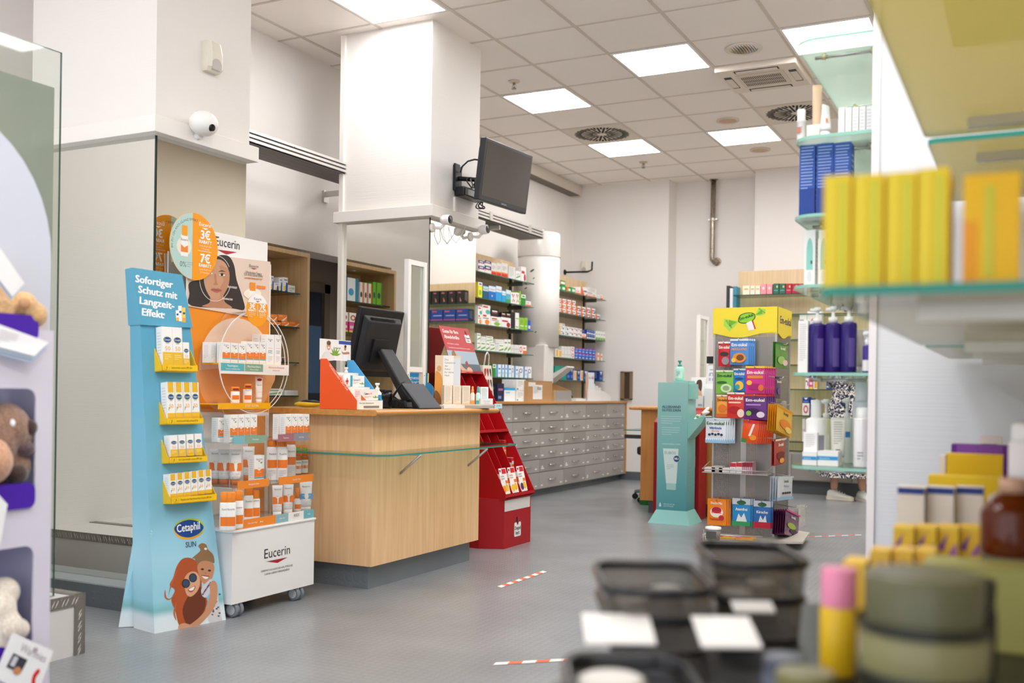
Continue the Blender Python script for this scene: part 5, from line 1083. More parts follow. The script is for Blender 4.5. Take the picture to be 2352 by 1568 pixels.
out.append((carton('care_carton', shifted(f, .03, .262, .0165), .05, .112, .045, '#eef1ee', [('l', .12, .9, .74, 9, .07, '#9aa6a6'), ('r', 0, 0, 1, .14, '#bfe0dc')], label='x', cat='carton', group='care cartons on the cosmetics display'), 'white mint-footed skin care carton'))
name_rows(out, 'on the desk end display')
for a, c_, k in ((.208, '#f0a85c', 'orange'), (.244, '#57b7ab', 'teal')):
    p = MB().pt(f, a, .0165, .075); bottle('dropper_bottle', p, [(0, 0), (.013, 0), (.014, .003), (.014, .065), (.008, .078)], C('#f5ead8' if k == 'orange' else '#cdeae4', .2), [(.0085, .076), (.0085, .092), (.006, .1), (.006, .112), (0, .116)], C(c_, .4), k + '-topped dropper bottle on the skin care tester display', 'bottle', None, [('band', -70, 70, .006, .03, c_)], radians(45))
carton('cream_box', shifted(f, .08, .245, .0165), .08, .042, .035, '#f4f2f0', [('t', 'Pure cream', .5, .55, .16, '#9a9690', .5), ('t', 'Sensitive', .5, .28, .14, '#9a9690', .4)], label='small flat white cream box at the front of the skin care display', cat='box')
f2 = shifted(f, .125, .33, 0); carton('label_card', f2, .05, .028, .004, '#bfe3e6', [('t', '24,90', .5, .4, .3, '#55777a', .5)], [], label='small pale turquoise price card at the very end of the cash desk', cat='card')
mb = MB(); q = [hit(x, y, 'z', DZ + .002) for x, y in ((1005, 938), (1055, 936), (1048, 928), (1010, 930))]; q = [Vector((-3.03, 5.07, DZ)), Vector((-2.99, 5.24, DZ)), Vector((-3.12, 5.25, DZ)), Vector((-3.13, 5.08, DZ))]; mb.loft([q, [p + Vector((0, 0, .018)) for p in q]], C('#f1efed', .5), smooth=False); tag(mb.build('leaflet_stack'), 'low stack of white leaflets beside the customer tablet', 'leaflets')

# ================================================================ red cardboard stand beyond the cash desk
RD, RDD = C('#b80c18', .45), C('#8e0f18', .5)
T = thing('cardboard_display', (-3.38, 6.17, 0), 'tall red cardboard vitamin stand with slanted trays beyond the cash desk', 'display stand')
YA, YB2 = 5.975, 6.375
mb = MB(); mb.prism([(-3.10, YA), (-3.10, YB2), (-3.25, YB2 + .03), (-3.64, YB2 + .03), (-3.64, YA - .04), (-3.25, YA - .07)], 'z', 0, .33, C('#a80d1a', .5))
g = FX(-3.10, YA, 0); mb.rect(g, .005, .245, .385, .318, '#d9d5d2', .001)
cx_, cz_ = .2, .125
mb.poly(g, rrect(cx_ - .052, cz_ - .065, cx_ + .052, cz_ + .035, .014), '#8c8a88', .0008); mb.poly(g, rrect(cx_ - .049, cz_ - .062, cx_ + .049, cz_ + .032, .012), '#f2f0ee', .0010)
for s_, c_ in ((-1, '#1d1b1c'), (1, '#c01822')): mb.poly(g, spline([(cx_, cz_ + .012), (cx_ + s_ * .02, cz_ + .04), (cx_ + s_ * .022, cz_ + .06), (cx_ + s_ * .012, cz_ + .068), (cx_, cz_ + .058)], 4), c_, .0014)
mb.text(g, 'Doppel', cx_, cz_ - .018, .026, '#1d1b1c', w=.086, al='c', bold=.02, off=.0014); mb.text(g, 'herz', cx_, cz_ - .050, .026, '#1d1b1c', w=.056, al='c', bold=.02, off=.0014); mb.build('base', T)
prf = [(-3.08, .335), (-3.08, .36), (-3.50, 1.17), (-3.64, 1.17), (-3.64, .2), (-3.45, .2)]
for y in (YA - .015, YB2 + .011): mb = MB(); mb.prism(prf, 'y', y, y + .004, RD); mb.build('side_panel', T)
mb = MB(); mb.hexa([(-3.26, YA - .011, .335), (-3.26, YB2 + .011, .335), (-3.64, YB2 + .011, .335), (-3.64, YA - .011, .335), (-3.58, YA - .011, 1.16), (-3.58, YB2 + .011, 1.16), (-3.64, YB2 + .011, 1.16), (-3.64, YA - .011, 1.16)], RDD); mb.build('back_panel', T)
for z, x in ((.335, -3.08), (.755, -3.29), (1.155, -3.50)):
    mb = MB(); mb.box((-3.6, YA - .011, z), (x, YB2 + .011, z + .004), RD); mb.box((x - .004, YA - .011, z), (x, YB2 + .011, z + .022), RD); mb.build('tray', T)
for y in (YA + .13, YA + .265):
    for z0, z1 in ((.34, .755), (.76, 1.155)):
        mb = MB(); xa = -3.08 - (z0 - .335) * .52 - .012; xb_ = -3.08 - (z1 - .335) * .52 - .012; mb.prism([(xa, z0), (xb_, z1), (-3.6, z1), (-3.6, z0)], 'y', y, y + .003, RD); mb.build('divider', T)
hfr = frame((-3.50, YA - .005, 1.17), (-3.50, YB2, 1.17), radians(21)); HW, HH = .40, .335
mb = MB(); fbox(mb, hfr, 0, HW, 0, HH, -.004, 0, C('#b8323a', .35))
mb.rect(hfr, .0, .0, HW, .155, '#9fb0bd', .0006); mb.rect(hfr, 0, .0, HW, .06, '#53616c', .0008); mb.poly(hfr, spline([(.06, 0), (.06, .1), (.08, .15), (.11, .15), (.135, .11), (.15, .085), (.14, .06), (.16, .03), (.2, .01), (.2, 0)], 4), '#c9a184', .001); mb.poly(hfr, spline([(.04, 0), (.05, .12), (.075, .153), (.1, .152), (.11, .1), (.1, .06), (.12, 0)], 4), '#8b6a4c', .0012); mb.poly(hfr, [(.2, .07), (.235, .085), (.25, .03), (.215, .02)], '#8f3d30', .0012); mb.poly(hfr, spline([(.19, .01), (.22, .035), (.26, .03), (.27, 0), (.2, 0)], 3), '#d8a788', .0013)
mb.text(hfr, 'Gutes für Ihre', .025, .285, .026, '#fdf3f0', w=.21, bold=.014, off=.001); mb.text(hfr, 'Abwehrkräfte', .025, .243, .026, '#fdf3f0', w=.2, bold=.014, off=.001); mb.text(hfr, '• Mit Vitamin C und Zink', .035, .20, .011, '#f8dcd6', off=.001); mb.text(hfr, '• Unterstützt die normale Funktion des Immunsystems', .035, .172, .010, '#f8dcd6', w=.3, off=.001)
mb.poly(hfr, rrect(.315, .225, .385, .285, .01), '#f2f0ee', .001); mb.text(hfr, 'Doppel', .35, .253, .016, '#1d1b1c', w=.058, al='c', bold=.02, off=.0014); mb.text(hfr, 'herz', .35, .232, .016, '#1d1b1c', w=.038, al='c', bold=.02, off=.0014)
for s_, c_ in ((-1, '#1d1b1c'), (1, '#c01822')): mb.poly(hfr, spline([(.35, .276), (.35 + s_ * .014, .295), (.35 + s_ * .014, .31), (.35 + s_ * .006, .315), (.35, .308)], 3), c_, .0014)
mb.build('header', T)
out = []; hot = lambda a, b: [('r', 0, .8, 1, 1, '#f4f2ee'), ('r', .35, .78, .95, .97, '#d2202a'), ('e', .15, .9, .09, .05, '#1d1b1c'), ('t', 'heißer', .1, .66, .07, a, .5, 'l'), ('t', 'Ingwer', .1, .57, .07, a, .5, 'l'), ('e', .3, .2, .24, .14, b), ('e', .7, .24, .22, .14, '#f1c02c'), ('r', .6, .4, .95, .52, '#ea7a2a')]
for i, (y, a, b) in enumerate(((YA + .012, '#7c2c1c', '#ee9a2a'), (YA + .138, '#d96a1c', '#f2c42c'), (YA + .272, '#5a2a66', '#4c2f6a'))):
    out.append((carton('hot_drink_carton', (Vector((-3.16, y, .345)), Vector((0, 1, 0)), (_z - Vector((.25, 0, 0))).normalized()), .10, .175, .05, WHITE, hot(a, b), [('r', 0, 0, 1, .3, '#f0b02a'), ('r', 0, .4, 1, .6, '#e86a2a'), ('r', 0, .8, 1, 1, '#d2202a')], label='x', cat='carton', group='hot drink cartons in the red stand'), ('white carton with orange fruit', 'white carton with yellow lemon', 'white carton with purple berries')[i]))
for o, d in out: o['label'] = d + ' in the bottom tray of the red stand'
for i in range(3):
    b_ = i * .12; carton('hot_drink_carton', (Vector((-3.225 - b_ * .52, YB2 - .028, .345 + b_)), Vector((0, 1, 0)), _z), .03, .112, .05, WHITE, [('r', 0, .05, 1, .35, '#f0b02a'), ('r', 0, .4, 1, .6, '#e86a2a'), ('r', 0, .8, 1, 1, '#d2202a')], [('r', 0, 0, 1, .3, '#f0b02a'), ('r', 0, .7, 1, 1, '#d2202a')], label=('lowest', 'middle', 'uppermost')[i] + ' of three narrow cartons piled along the red stand side', cat='carton', group='piled cartons in the red stand')
# ================================================================ television and its box on the pillar side
TVf = frame((-3.36, 6.05, 2.07), (-3.32, 6.66, 2.07), radians(-7)); WT, HT = .64, .40
zt = 2.30
TVf = frame((-3.355, 6.03, hit(1116, 462, 'x', -3.34).z), (-3.315, 6.66, 0), radians(-7))
HT = hit(1127, 317, 'x', -3.30).z - TVf[0].z
T = thing('television', (-3.45, 6.33, TVf[0].z + HT / 2), 'dark flat television on a swivel arm high on the pillar side', 'television')
tb = C('#2a2c30', .35)
mb = MB(); fbox(mb, TVf, 0, WT, 0, HT, -.045, 0, tb); mb.build('case', T, bevel=.006)
mb = MB(); fbox(mb, TVf, .05, WT - .05, .06, HT - .05, -.085, -.045, C('#232529', .5)); mb.build('rear_housing', T, bevel=.012)
mb = MB(); fbox(mb, TVf, .02, WT - .02, .035, HT - .02, .0, .0015, C('#4a4744', .10)); mb.text(shifted(TVf, .001), 'SAMSUNG', WT / 2, .014, .011, '#b9b9bb', al='c'); mb.build('screen', T)
mb = MB(); c_ = mb.pt(TVf, WT * .5, HT * .5, -.085); w_ = Vector((-3.69, 6.30, c_.z)); mb.tube([c_, (c_ + w_) / 2 + Vector((0, .09, 0)), w_ + Vector((.02, 0, 0))], .016, BK, 8); mb.box((-3.69, 6.25, c_.z - .09), (-3.675, 6.35, c_.z + .09), BK); mb.build('wall_arm', T)
p0 = hit(1046, 425, 'x', -3.675)
T = thing('set_top_box', (-3.66, p0.y + .15, p0.z - .05), 'black media box with coiled cables mounted beside the television', 'media box')
bz = hit(1075, 440, 'x', -3.6).z
mb = MB(); bfz = FX(-3.60, p0.y, bz - .045); mb.box((-3.685, p0.y, bz - .035), (-3.60, p0.y + .30, bz + .035), C('#1c1c1e', .35)); mb.rect(FX(-3.60, p0.y, bz - .035), .05, .012, .17, .055, '#d8d6d2', .001); mb.poly(FX(-3.60, p0.y, bz - .035), ell(.215, .035, .018, .014, 14), '#d8d6d2', .001); mb.build('case', T, bevel=.012)
mb = MB(); mb.box((-3.688, p0.y - .01, bz), (-3.67, p0.y + .06, bz + .2), C('#2a2a2c', .4)); mb.build('bracket', T, bevel=.006)
rnd = random.Random(11)
for i in range(5):
    mb = MB(); c_ = Vector((-3.60 + i * .012, p0.y + .13, bz + (.07 if i < 3 else -.08))); rr = .045 - i * .004
    mb.tube([c_ + Vector((.012 * sin(k * .3 + i), rr * cos(2 * pi * k / 40) * 1.1 + (i - 2) * .02, rr * sin(2 * pi * k / 40) * .8)) for k in range(40)], .005, C(('#17171a', '#6b6864')[i % 2], .5), 6, closed=True); mb.build('cable_coil', T)
mb = MB(); s0, e0 = hit(1058, 395, 'x', -3.66), hit(1106, 368, 'x', -3.42); mb.tube([s0, hit(1062, 382, 'x', -3.6), hit(1075, 370, 'x', -3.52), hit(1090, 366, 'x', -3.46), e0], .006, BK, 6); mb.build('cable', T)
mb = MB(); c0 = hit(1051, 470, 'x', -3.685); mb.box((-3.69, p0.y + .0, 2.31), (-3.675, p0.y + .025, bz - .04), WHITEP); mb.build('cable_duct', T)
# ledge camera with its white lead, and its twin at the far corner
def ball_cam(px, py, x, label, sc=1.0):
    p = hit(px, py, 'x', x); T = thing('security_camera', p, label, 'camera'); mb = MB(); mb.lathe([(.0, -.035), (.025, -.03), (.034, -.01), (.034, .03), (.030, .038)], C('#f2f0ee', .3), p, 22, axis='x'); mb.build('housing', T)
    mb = MB(); mb.lathe([(.029, .0375), (.029, .041), (0, .043)], C('#101012', .12), p, 22, axis='x', caps=False); mb.build('lens_face', T)
    mb = MB(); mb.tube([p + Vector((-.01, 0, -.03)), p + Vector((-.03, -.01, -.055)), Vector((-3.694, p.y - .02, p.z - .05))], .011, '#eceae6', 8); mb.lathe([(.032, 0), (.032, .008), (.02, .014)], '#eceae6', (-3.696, p.y - .02, p.z - .05), 18, axis='x'); mb.build('mount', T); return p, T
p, T = ball_cam(1023, 505, -3.60, 'small white camera with a black face below the ledge corner of the counter pillar')
mb = MB(); q = [hit(*a, 'x', -3.66) for a in ((1020, 520), (1018, 540), (1026, 560), (1032, 550), (1030, 520), (1038, 548), (1048, 558), (1060, 540), (1075, 508))]; mb.tube(q, .0022, '#eceae6', 5); mb.build('lead', T)
ball_cam(1110, 527, -3.60, 'small white camera tilted beyond the far ledge corner of the counter pillar')
# ================================================================ medicine cartons on the wall shelving (crop = enlarged photograph region)
cs = lambda x, y: (980 + x * .2678, 540 + y * .2679)
HD = {}
def spec(base, *ops): return base, list(ops)
TXT = ('l', .14, .74, .72, 3, .1, '#8a8f96')
K_ = {
 'navy': spec('#f1efec', ('r', 0, .55, 1, 1, '#23357f'), ('r', 0, .5, 1, .56, '#d8402c'), ('r', .2, .68, .8, .86, '#e8ecf6'), ('e', .12, .42, .08, .1, '#ef8a2a')),
 'redfoot': spec('#f3f0ee', ('r', 0, 0, 1, .32, '#e2321f'), ('r', 0, .25, 1, .34, '#f08a2a'), TXT), 'grey': spec('#ecebe8', ('l', .12, .9, .76, 9, .08, '#b5b5b6')), 'greenrow': spec('#f2f1ee', ('p', [(.1, .35), (.9, .6), (.9, .45), (.1, .2)], '#6aa84a'), TXT),
 'lime': spec('#f0e53a', ('r', 0, .78, 1, 1, '#f3f1ee'), ('r', .2, .84, .8, .93, '#2a4a9a'), ('e', .5, .35, .3, .18, '#8cc63a')), 'teal': spec('#1f5c78', ('r', 0, .62, 1, 1, '#b9d3dc'), ('t', 'Orthomol', .5, .72, .1, '#20304a', .8)), 'blue': spec('#1d6cc4', ('r', 0, .62, 1, 1, '#dbe6ef'), ('t', 'Orthomol', .5, .72, .1, '#20304a', .8), ('e', .5, .3, .1, .08, '#9fd0ff')), 'sky': spec('#2aa4de', ('r', 0, .62, 1, 1, '#e2eaf0'), ('t', 'Orthomol', .5, .72, .1, '#20304a', .8)), 'sea': spec('#5ab4c8', ('r', 0, .7, 1, 1, '#dbe9ee'), ('r', 0, 0, 1, .3, '#4aa05a')),
 'flower': spec('#f3f0ee', ('p', [(.2, .2), (.5, .5), (.35, .15)], '#b01f2c'), ('p', [(.5, .5), (.85, .3), (.7, .15)], '#b01f2c'), ('p', [(.5, .5), (.8, .85), (.6, .85)], '#b01f2c'), ('p', [(.5, .5), (.15, .8), (.35, .9)], '#b01f2c')), 'green': spec('#2f8f3a', ('r', 0, .7, 1, 1, '#eef3e8'), ('r', .2, .78, .8, .92, '#2f8f3a')), 'limeg': spec('#8fc63f', ('r', .15, .3, .85, .36, '#e9f4d8'), ('l', .2, .8, .6, 4, .1, '#5d9426')), 'orange': spec('#f3f0ee', ('r', 0, 0, 1, .4, '#ef7f2c'), ('r', .1, .6, .7, .75, '#ef7f2c')),
 'herb': spec('#f3f1ee', ('e', .6, .28, .28, .24, '#f0902a'), ('r', .08, .75, .5, .92, '#d2302c'), ('r', .08, .58, .8, .66, '#7a7a7e')), 'herbg': spec('#f3f1ee', ('e', .6, .28, .3, .2, '#8fbf3c'), ('r', .08, .7, .6, .85, '#d2302c'), ('r', .08, .55, .8, .62, '#7a7a7e')), 'tealart': spec('#f3f1ee', ('r', .08, .7, .7, .86, '#d2302c'), ('e', .7, .25, .3, .25, '#4fb0aa')), 'black': spec('#1f1f22', ('r', .5, 0, 1, 1, '#efeeec'), ('r', .55, .2, .95, .32, '#7ab83a')), 'blackr': spec('#1c1c1f', ('r', .15, .6, .85, .8, '#e6e4e2'), ('r', .15, .4, .85, .5, '#c23a3a')), 'redflow': spec('#f3f0ee', ('r', .08, .55, .7, .72, '#c23040'), ('e', .75, .3, .2, .25, '#b01f2c')), 'cobalt': spec('#2a58c8', ('r', .1, .2, .9, .5, '#e8ecf8')),
 'whiteg': spec('#f1f1ee', ('p', [(.05, .25), (.9, .5), (.9, .3), (.05, .1)], '#76b04a'), ('r', .1, .7, .8, .8, '#5d9a3e')), 'bluebox': spec('#e9f0f6', ('r', 0, .0, .35, 1, '#4a9ad8'), ('r', .45, .6, .9, .72, '#4a7ac0'), ('r', .45, .25, .9, .4, '#b8d2e8')), 'ring': spec('#eef1f4', ('e', .5, .62, .34, .2, '#2a4fa0'), ('e', .5, .62, .22, .13, '#f0f2f4'), ('r', 0, 0, .25, .5, '#8abce0')), 'aktiv': spec('#2f8f3a', ('r', 0, 0, .4, 1, '#ee7a2a'), ('r', .45, .3, .95, .75, '#eef3e8')), 'aktivg': spec('#2f9a3e', ('r', .3, .3, .9, .75, '#eef3e8')),
 'oxi': spec('#f2efec', ('p', [(0, 0), (.6, 0), (.2, 1), (0, 1)], '#e8702c'), ('r', .4, .5, .9, .65, '#33408a'), ('p', [(.5, 0), (1, 0), (1, .35)], '#e8702c')), 'oxin': spec('#f2efec', ('p', [(0, 0), (.5, 0), (.25, 1), (0, 1)], '#e8702c'), ('r', .35, .45, .95, .65, '#2b357a'), ('p', [(.4, 0), (1, 0), (1, .4)], '#2b357a')), 'pill': spec('#f0f0ee', ('r', .5, .2, .8, .6, '#6a4fa0'), ('r', .05, .65, .6, .8, '#7f8a9a'), ('r', .1, .2, .3, .4, '#4aa08a')), 'pillr': spec('#f0f0ee', ('r', .6, .3, .9, .7, '#d84a5a'), ('r', .05, .65, .6, .8, '#7f8a9a')), 'smallblue': spec('#23449a', ('r', 0, .0, 1, .35, '#e9ecf4'), ('r', .1, .65, .8, .8, '#aac0ee')), 'wgreen': spec('#f0f1ee', ('r', 0, 0, 1, .3, '#76b83a'), ('r', .2, .6, .8, .7, '#8a9a8a')), 'gelo': spec('#f3efe9', ('r', .4, .1, 1, .9, '#f2c02c'), ('r', .3, .1, .5, .9, '#ee8a2a')), 'wgrey': spec('#e6e6e4', ('r', .05, .45, .95, .55, '#c9c9ca')), 'redring': spec('#f0eeec', ('e', .5, .5, .34, .34, '#d8485a'), ('e', .5, .5, .2, .2, '#f0eeec')), 'royal': spec('#2456c0', ('r', .05, .55, .95, .8, '#6f9cf0'), ('r', .5, .8, 1, 1, '#d2304a'), ('r', .1, .15, .7, .3, '#dfe8fa')), 'wand': spec('#f2efea', ('r', 0, 0, .4, 1, '#ef8a2c'), ('e', .7, .6, .2, .16, '#c86a4a')), 'deep': spec('#1d3f8f', ('p', [(.2, .9), (.5, .55), (.8, .9)], '#eef0f4'), ('r', .15, .15, .85, .35, '#5a86d0')), 'mint': spec('#1d9a84', ('r', .2, .4, .8, .55, '#d6efe8')), 'navyb': spec('#23305e', ('r', .15, .6, .85, .72, '#b56a9a'), ('r', .15, .15, .6, .3, '#7a8ad0')),
 'sante': spec('#f0e6cf', ('r', .2, .55, .8, .7, '#c9a86a')), 'rose': spec('#ee9aa0', ('e', .5, .6, .2, .14, '#f6dfe0')), 'pine': spec('#2f6a5a', ('e', .7, .7, .14, .12, '#e6c26a'), ('r', .15, .3, .85, .38, '#7aa89a')), 'ruby': spec('#b32644', ('e', .7, .7, .14, .12, '#f0c86a'), ('r', .15, .3, .85, .38, '#e08a9a')), 'coal': spec('#241f20', ('p', [(.3, .2), (.55, .5), (.5, .15)], '#c07a6a'), ('r', .4, .78, .8, .86, '#b0656a')), 'marine': spec('#253f86', ('r', .5, .78, .9, .88, '#c8566a'), ('r', .1, .45, .8, .52, '#9ab0e0'), ('r', 0, .1, 1, .16, '#c84a5a')), 'lact': spec('#eef0f2', ('p', [(.45, 0), (1, 0), (1, .6), (.7, .7)], '#2a4fb4'), ('r', .2, .1, .6, .4, '#f0d82a'), ('r', .3, .78, .9, .88, '#8a96b0')), 'lactino': spec('#f1f2f0', ('t', 'LACTINO', .5, .45, .24, '#33404a', .8), ('r', .1, .2, .6, .3, '#8fbf5a')), 'oranges': spec('#ee8428', ('p', [(.3, 0), (.62, 0), (.95, .6), (.95, .75)], '#f7e3cf'), ('r', .1, .7, .5, .8, '#f8c89a')), 'blueeye': spec('#eef2f6', ('r', 0, 0, .25, 1, '#2456b0'), ('e', .72, .45, .22, .2, '#2456b0'), ('e', .3, .1, .2, .1, '#2456b0')), 'orangeeye': spec('#f2f0ec', ('r', 0, 0, .3, 1, '#ef7a2a'), ('e', .62, .4, .28, .14, '#33404a')), 'tealeye': spec('#eaf2f6', ('r', 0, 0, .3, 1, '#2a86b0'), ('e', .68, .4, .24, .16, '#3a9ad0')), 'greeneye': spec('#7cc23a', ('e', .6, .42, .28, .14, '#33505a'), ('r', 0, 0, .2, 1, '#4a9a2a')), 'pink': spec('#e04f9a', ('r', .1, .4, .9, .65, '#f6d8e6'), ('r', 0, 0, 1, .2, '#f0d23a')), 'kneipp': spec('#f1eeea', ('e', .5, .45, .36, .3, '#c23a44'), ('e', .5, .45, .2, .18, '#f1eeea'))}
NICE = {'navy': 'navy-banded white carton', 'redfoot': 'white carton with red foot', 'grey': 'pale grey-printed carton', 'greenrow': 'white carton with green stroke', 'lime': 'yellow-green carton', 'teal': 'dark teal carton', 'blue': 'bright blue carton', 'sky': 'light blue carton', 'sea': 'turquoise and green carton', 'flower': 'white carton with red blossom', 'green': 'green carton with white top', 'limeg': 'lime green carton', 'orange': 'small white-orange carton', 'herb': 'white carton with orange fruit', 'herbg': 'white carton with green herb', 'tealart': 'white carton with teal corner', 'black': 'black and white carton', 'blackr': 'black carton with red line', 'redflow': 'white carton with dark red flower', 'cobalt': 'narrow cobalt carton', 'whiteg': 'white carton with green wave', 'bluebox': 'pale blue bandage carton', 'ring': 'pale carton with blue ring', 'aktiv': 'green carton with orange end', 'aktivg': 'green carton with white patch', 'oxi': 'white carton with orange flash', 'oxin': 'white-navy-orange carton', 'pill': 'white carton with purple square', 'pillr': 'white carton with red square', 'smallblue': 'small blue and white carton', 'wgreen': 'green-footed white bottle carton', 'gelo': 'white carton with yellow end', 'wgrey': 'plain greyish carton', 'redring': 'white carton with red ring', 'royal': 'royal blue carton', 'wand': 'white carton with orange edge', 'deep': 'blue white-flapped carton', 'mint': 'emerald green carton', 'navyb': 'tall midnight blue carton',
  'sante': 'cream care carton', 'rose': 'pink care carton', 'pine': 'dark green care carton', 'ruby': 'crimson care carton', 'coal': 'black kneepad carton', 'marine': 'wide blue support carton', 'lact': 'white-blue-yellow lotion carton', 'lactino': 'low white and green carton', 'oranges': 'orange stacked carton', 'blueeye': 'blue and white eye carton', 'orangeeye': 'slim orange eye carton', 'tealeye': 'teal and white eye carton', 'greeneye': 'green eye carton', 'pink': 'magenta carton', 'kneipp': 'red-circled white carton'}
LIST = []
def stock(place, items, x, z, dep, mp=None, base_z=None, ax='x', lip=0):
    """items: (x0, x1, ytop[, ybottom], kind) in crop coordinates; fronts on the plane X = x (or Y = x), standing on z"""
    out = []; mp = mp or cs; pile = []
    for it in items:
        x0, x1, yt = it[:3]; yb = it[3] if len(it) > 4 else None; kind = it[-1]
        base, ops = K_[kind]; lv = 0; P0, P1 = hit(*mp(x0, yt), ax, x), hit(*mp(x1, yt), ax, x)
        zb = z + .001 if yb is None else hit(*mp((x0 + x1) / 2, yb), ax, x).z; zt = (P0.z + P1.z) / 2; dd = dep
        if yb is not None:                                   # rests on the pile below
            lo = P0.y if ax == 'x' else P0.x; hi = P1.y if ax == 'x' else P1.x
            under = [q for q in pile if q[0] < hi - .004 and q[1] > lo + .004]; zb2 = max(q[2] for q in under) + .001 if under else z + .001; lv = min(2, 1 + max([q[3] for q in under] or [-1])); zt += zb2 - zb; zb = zb2
        if ax == 'x': fr = FX(x - dd, P0.y + .001, zb); w_ = P1.y - P0.y - .002; pile.append((P0.y, P1.y, zt, lv))
        else: fr = FY(P0.x + .001, x + dd, zb); w_ = P1.x - P0.x - .002; pile.append((P0.x, P1.x, zt, lv))
        o = carton('medicine_carton', fr, max(w_, .012), max(.02, zt - zb), dd, base, ops, label='x', cat='carton', top=base); out.append((o, ('', 'upper ', 'topmost ')[lv] + NICE[kind])); o['group'] = 'cartons ' + place
    name_rows(out, place[7:] if place.startswith('on the ') else place); return out
xs = -4.635
PA = 'beside the counter pillar'
stock('on the top shelf ' + PA, [(442, 496, 264, 'navy'), (497, 553, 264, 'navy'), (442, 496, 217, 262, 'navy'), (497, 553, 219, 262, 'navy'), (556, 600, 238, 'redfoot'), (601, 640, 239, 'redfoot'), (642, 696, 240, 'redfoot'), (704, 760, 270, 'grey'), (764, 808, 308, 'greenrow'), (811, 853, 272, 'redflow')], xs, SZ[4], .12)
stock('on the second shelf ' + PA, [(442, 478, 403, 'lime'), (482, 530, 437, 'teal'), (532, 592, 437, 'blue'), (594, 644, 438, 'sky'), (646, 679, 478, 'sky'), (681, 722, 470, 'sea'), (724, 762, 490, 'flower'), (763, 794, 492, 'flower'), (797, 809, 480, 'limeg'), (811, 849, 510, 'green'), (851, 895, 566, 'orange')], xs, SZ[3], .12)
stock('on the middle shelf ' + PA, [(440, 475, 680, 'herb'), (477, 548, 676, 'herb'), (552, 638, 700, 'herbg'), (640, 722, 706, 'redflow'), (724, 793, 731, 'black'), (440, 475, 608, 676, 'tealart'), (478, 546, 598, 674, 'tealart'), (552, 615, 626, 690, 'blackr'), (640, 680, 662, 700, 'blackr'), (682, 722, 662, 703, 'blackr'), (724, 793, 660, 728, 'black'), (795, 838, 707, 'limeg'), (840, 867, 708, 'limeg'), (869, 892, 730, 'cobalt')], xs, SZ[2], .12)
stock('on the fourth shelf ' + PA, [(432, 464, 906, 'whiteg'), (466, 508, 910, 'whiteg'), (510, 542, 914, 'whiteg'), (432, 464, 838, 903, 'whiteg'), (468, 508, 868, 908, 'wgrey'), (512, 570, 863, 912, 'whiteg'), (545, 588, 922, 'whiteg'), (590, 618, 930, 'grey'), (620, 664, 930, 'whiteg'), (590, 664, 892, 926, 'wgrey'), (666, 694, 893, 'whiteg'), (696, 722, 893, 'whiteg'), (724, 750, 938, 'wgrey'), (752, 790, 940, 'wgrey'), (792, 824, 942, 'redring'), (826, 857, 945, 'orange')], xs, SZ[1], .12)
stock('on the lowest shelf ' + PA, [(566, 594, 1105, 'green'), (598, 638, 1107, 'bluebox'), (640, 664, 1108, 'bluebox'), (666, 690, 1108, 'bluebox'), (692, 726, 1112, 'bluebox'), (728, 748, 1118, 'ring'), (750, 786, 1120, 'bluebox'), (788, 828, 1124, 'ring'), (830, 862, 1126, 'bluebox'), (864, 900, 1128, 'ring')], xs, SZ[0], .12)
PB = 'near the far corner'
stock('on the top shelf ' + PB, [(1118, 1150, 432, 'aktivg'), (1152, 1192, 434, 'aktivg'), (1118, 1190, 386, 430, 'aktiv'), (1197, 1236, 446, 'aktiv'), (1238, 1275, 450, 'aktivg'), (1278, 1320, 468, 'orange'), (1322, 1380, 450, 'oxi'), (1383, 1420, 500, 'orange'), (1422, 1456, 503, 'orange'), (1383, 1456, 455, 500, 'grey'), (1460, 1484, 508, 'wgrey'), (1486, 1512, 512, 'orange')], xs, SZ[4], .14)
it = []
for r_, (yt, yb) in enumerate(((622, None), (578, 620), (536, 576))):
    for c_ in range((9, 8, 4)[r_]):
        a = 1112 + c_ * 42; it.append((a, a + 40, yt + c_ * 7, *(() if yb is None else (yb + c_ * 7,)), 'oxi' if c_ < 4 else 'oxin'))
stock('on the second shelf ' + PB, it, xs, SZ[3], .14)
it = []
for r_, (yt, yb) in enumerate(((808, None), (770, 806), (748, 768))):
    for c_ in range((7, 6, 2)[r_]):
        a = 1112 + c_ * 37; it.append((a, a + 35, yt + c_ * 6, *(() if yb is None else (yb + c_ * 6,)), ('gelo', 'pill', 'pill', 'pillr', 'pillr', 'pillr', 'orange')[c_]))
for c_ in range(4): a = 1374 + c_ * 18; it += [(a, a + 16, 845 + c_ * 4, 'smallblue'), (a, a + 16, 806 + c_ * 3, 843 + c_ * 3, 'smallblue')]
for c_ in range(4): a = 1450 + c_ * 21; it.append((a, a + 18, 820 + c_ * 3, 'wgreen'))
stock('on the middle shelf ' + PB, it, xs, SZ[2], .14)
it = [(1104, 1128, 974, 'gelo'), (1130, 1156, 984, 'gelo')] + [(1158 + c_ * 26, 1182 + c_ * 26, 994 + c_ * 2, 'wgrey') for c_ in range(3)] + [(1158 + c_ * 26, 1182 + c_ * 26, 950 + c_ * 2, 992 + c_ * 2, 'wgrey') for c_ in range(3)] + [(1238, 1268, 1004, 'redring'), (1238, 1268, 954, 1002, 'redring')]
for c_ in range(6): a = 1272 + c_ * 30; it += [(a, a + 28, 1004 + c_ * 4, 'royal'), (a, a + 28, 964 + c_ * 2, 1002 + c_ * 4, 'royal')]
it += [(1454, 1480, 1008, 'wand'), (1482, 1508, 1016, 'wand')]
stock('on the fourth shelf ' + PB, it, xs, SZ[1], .14)
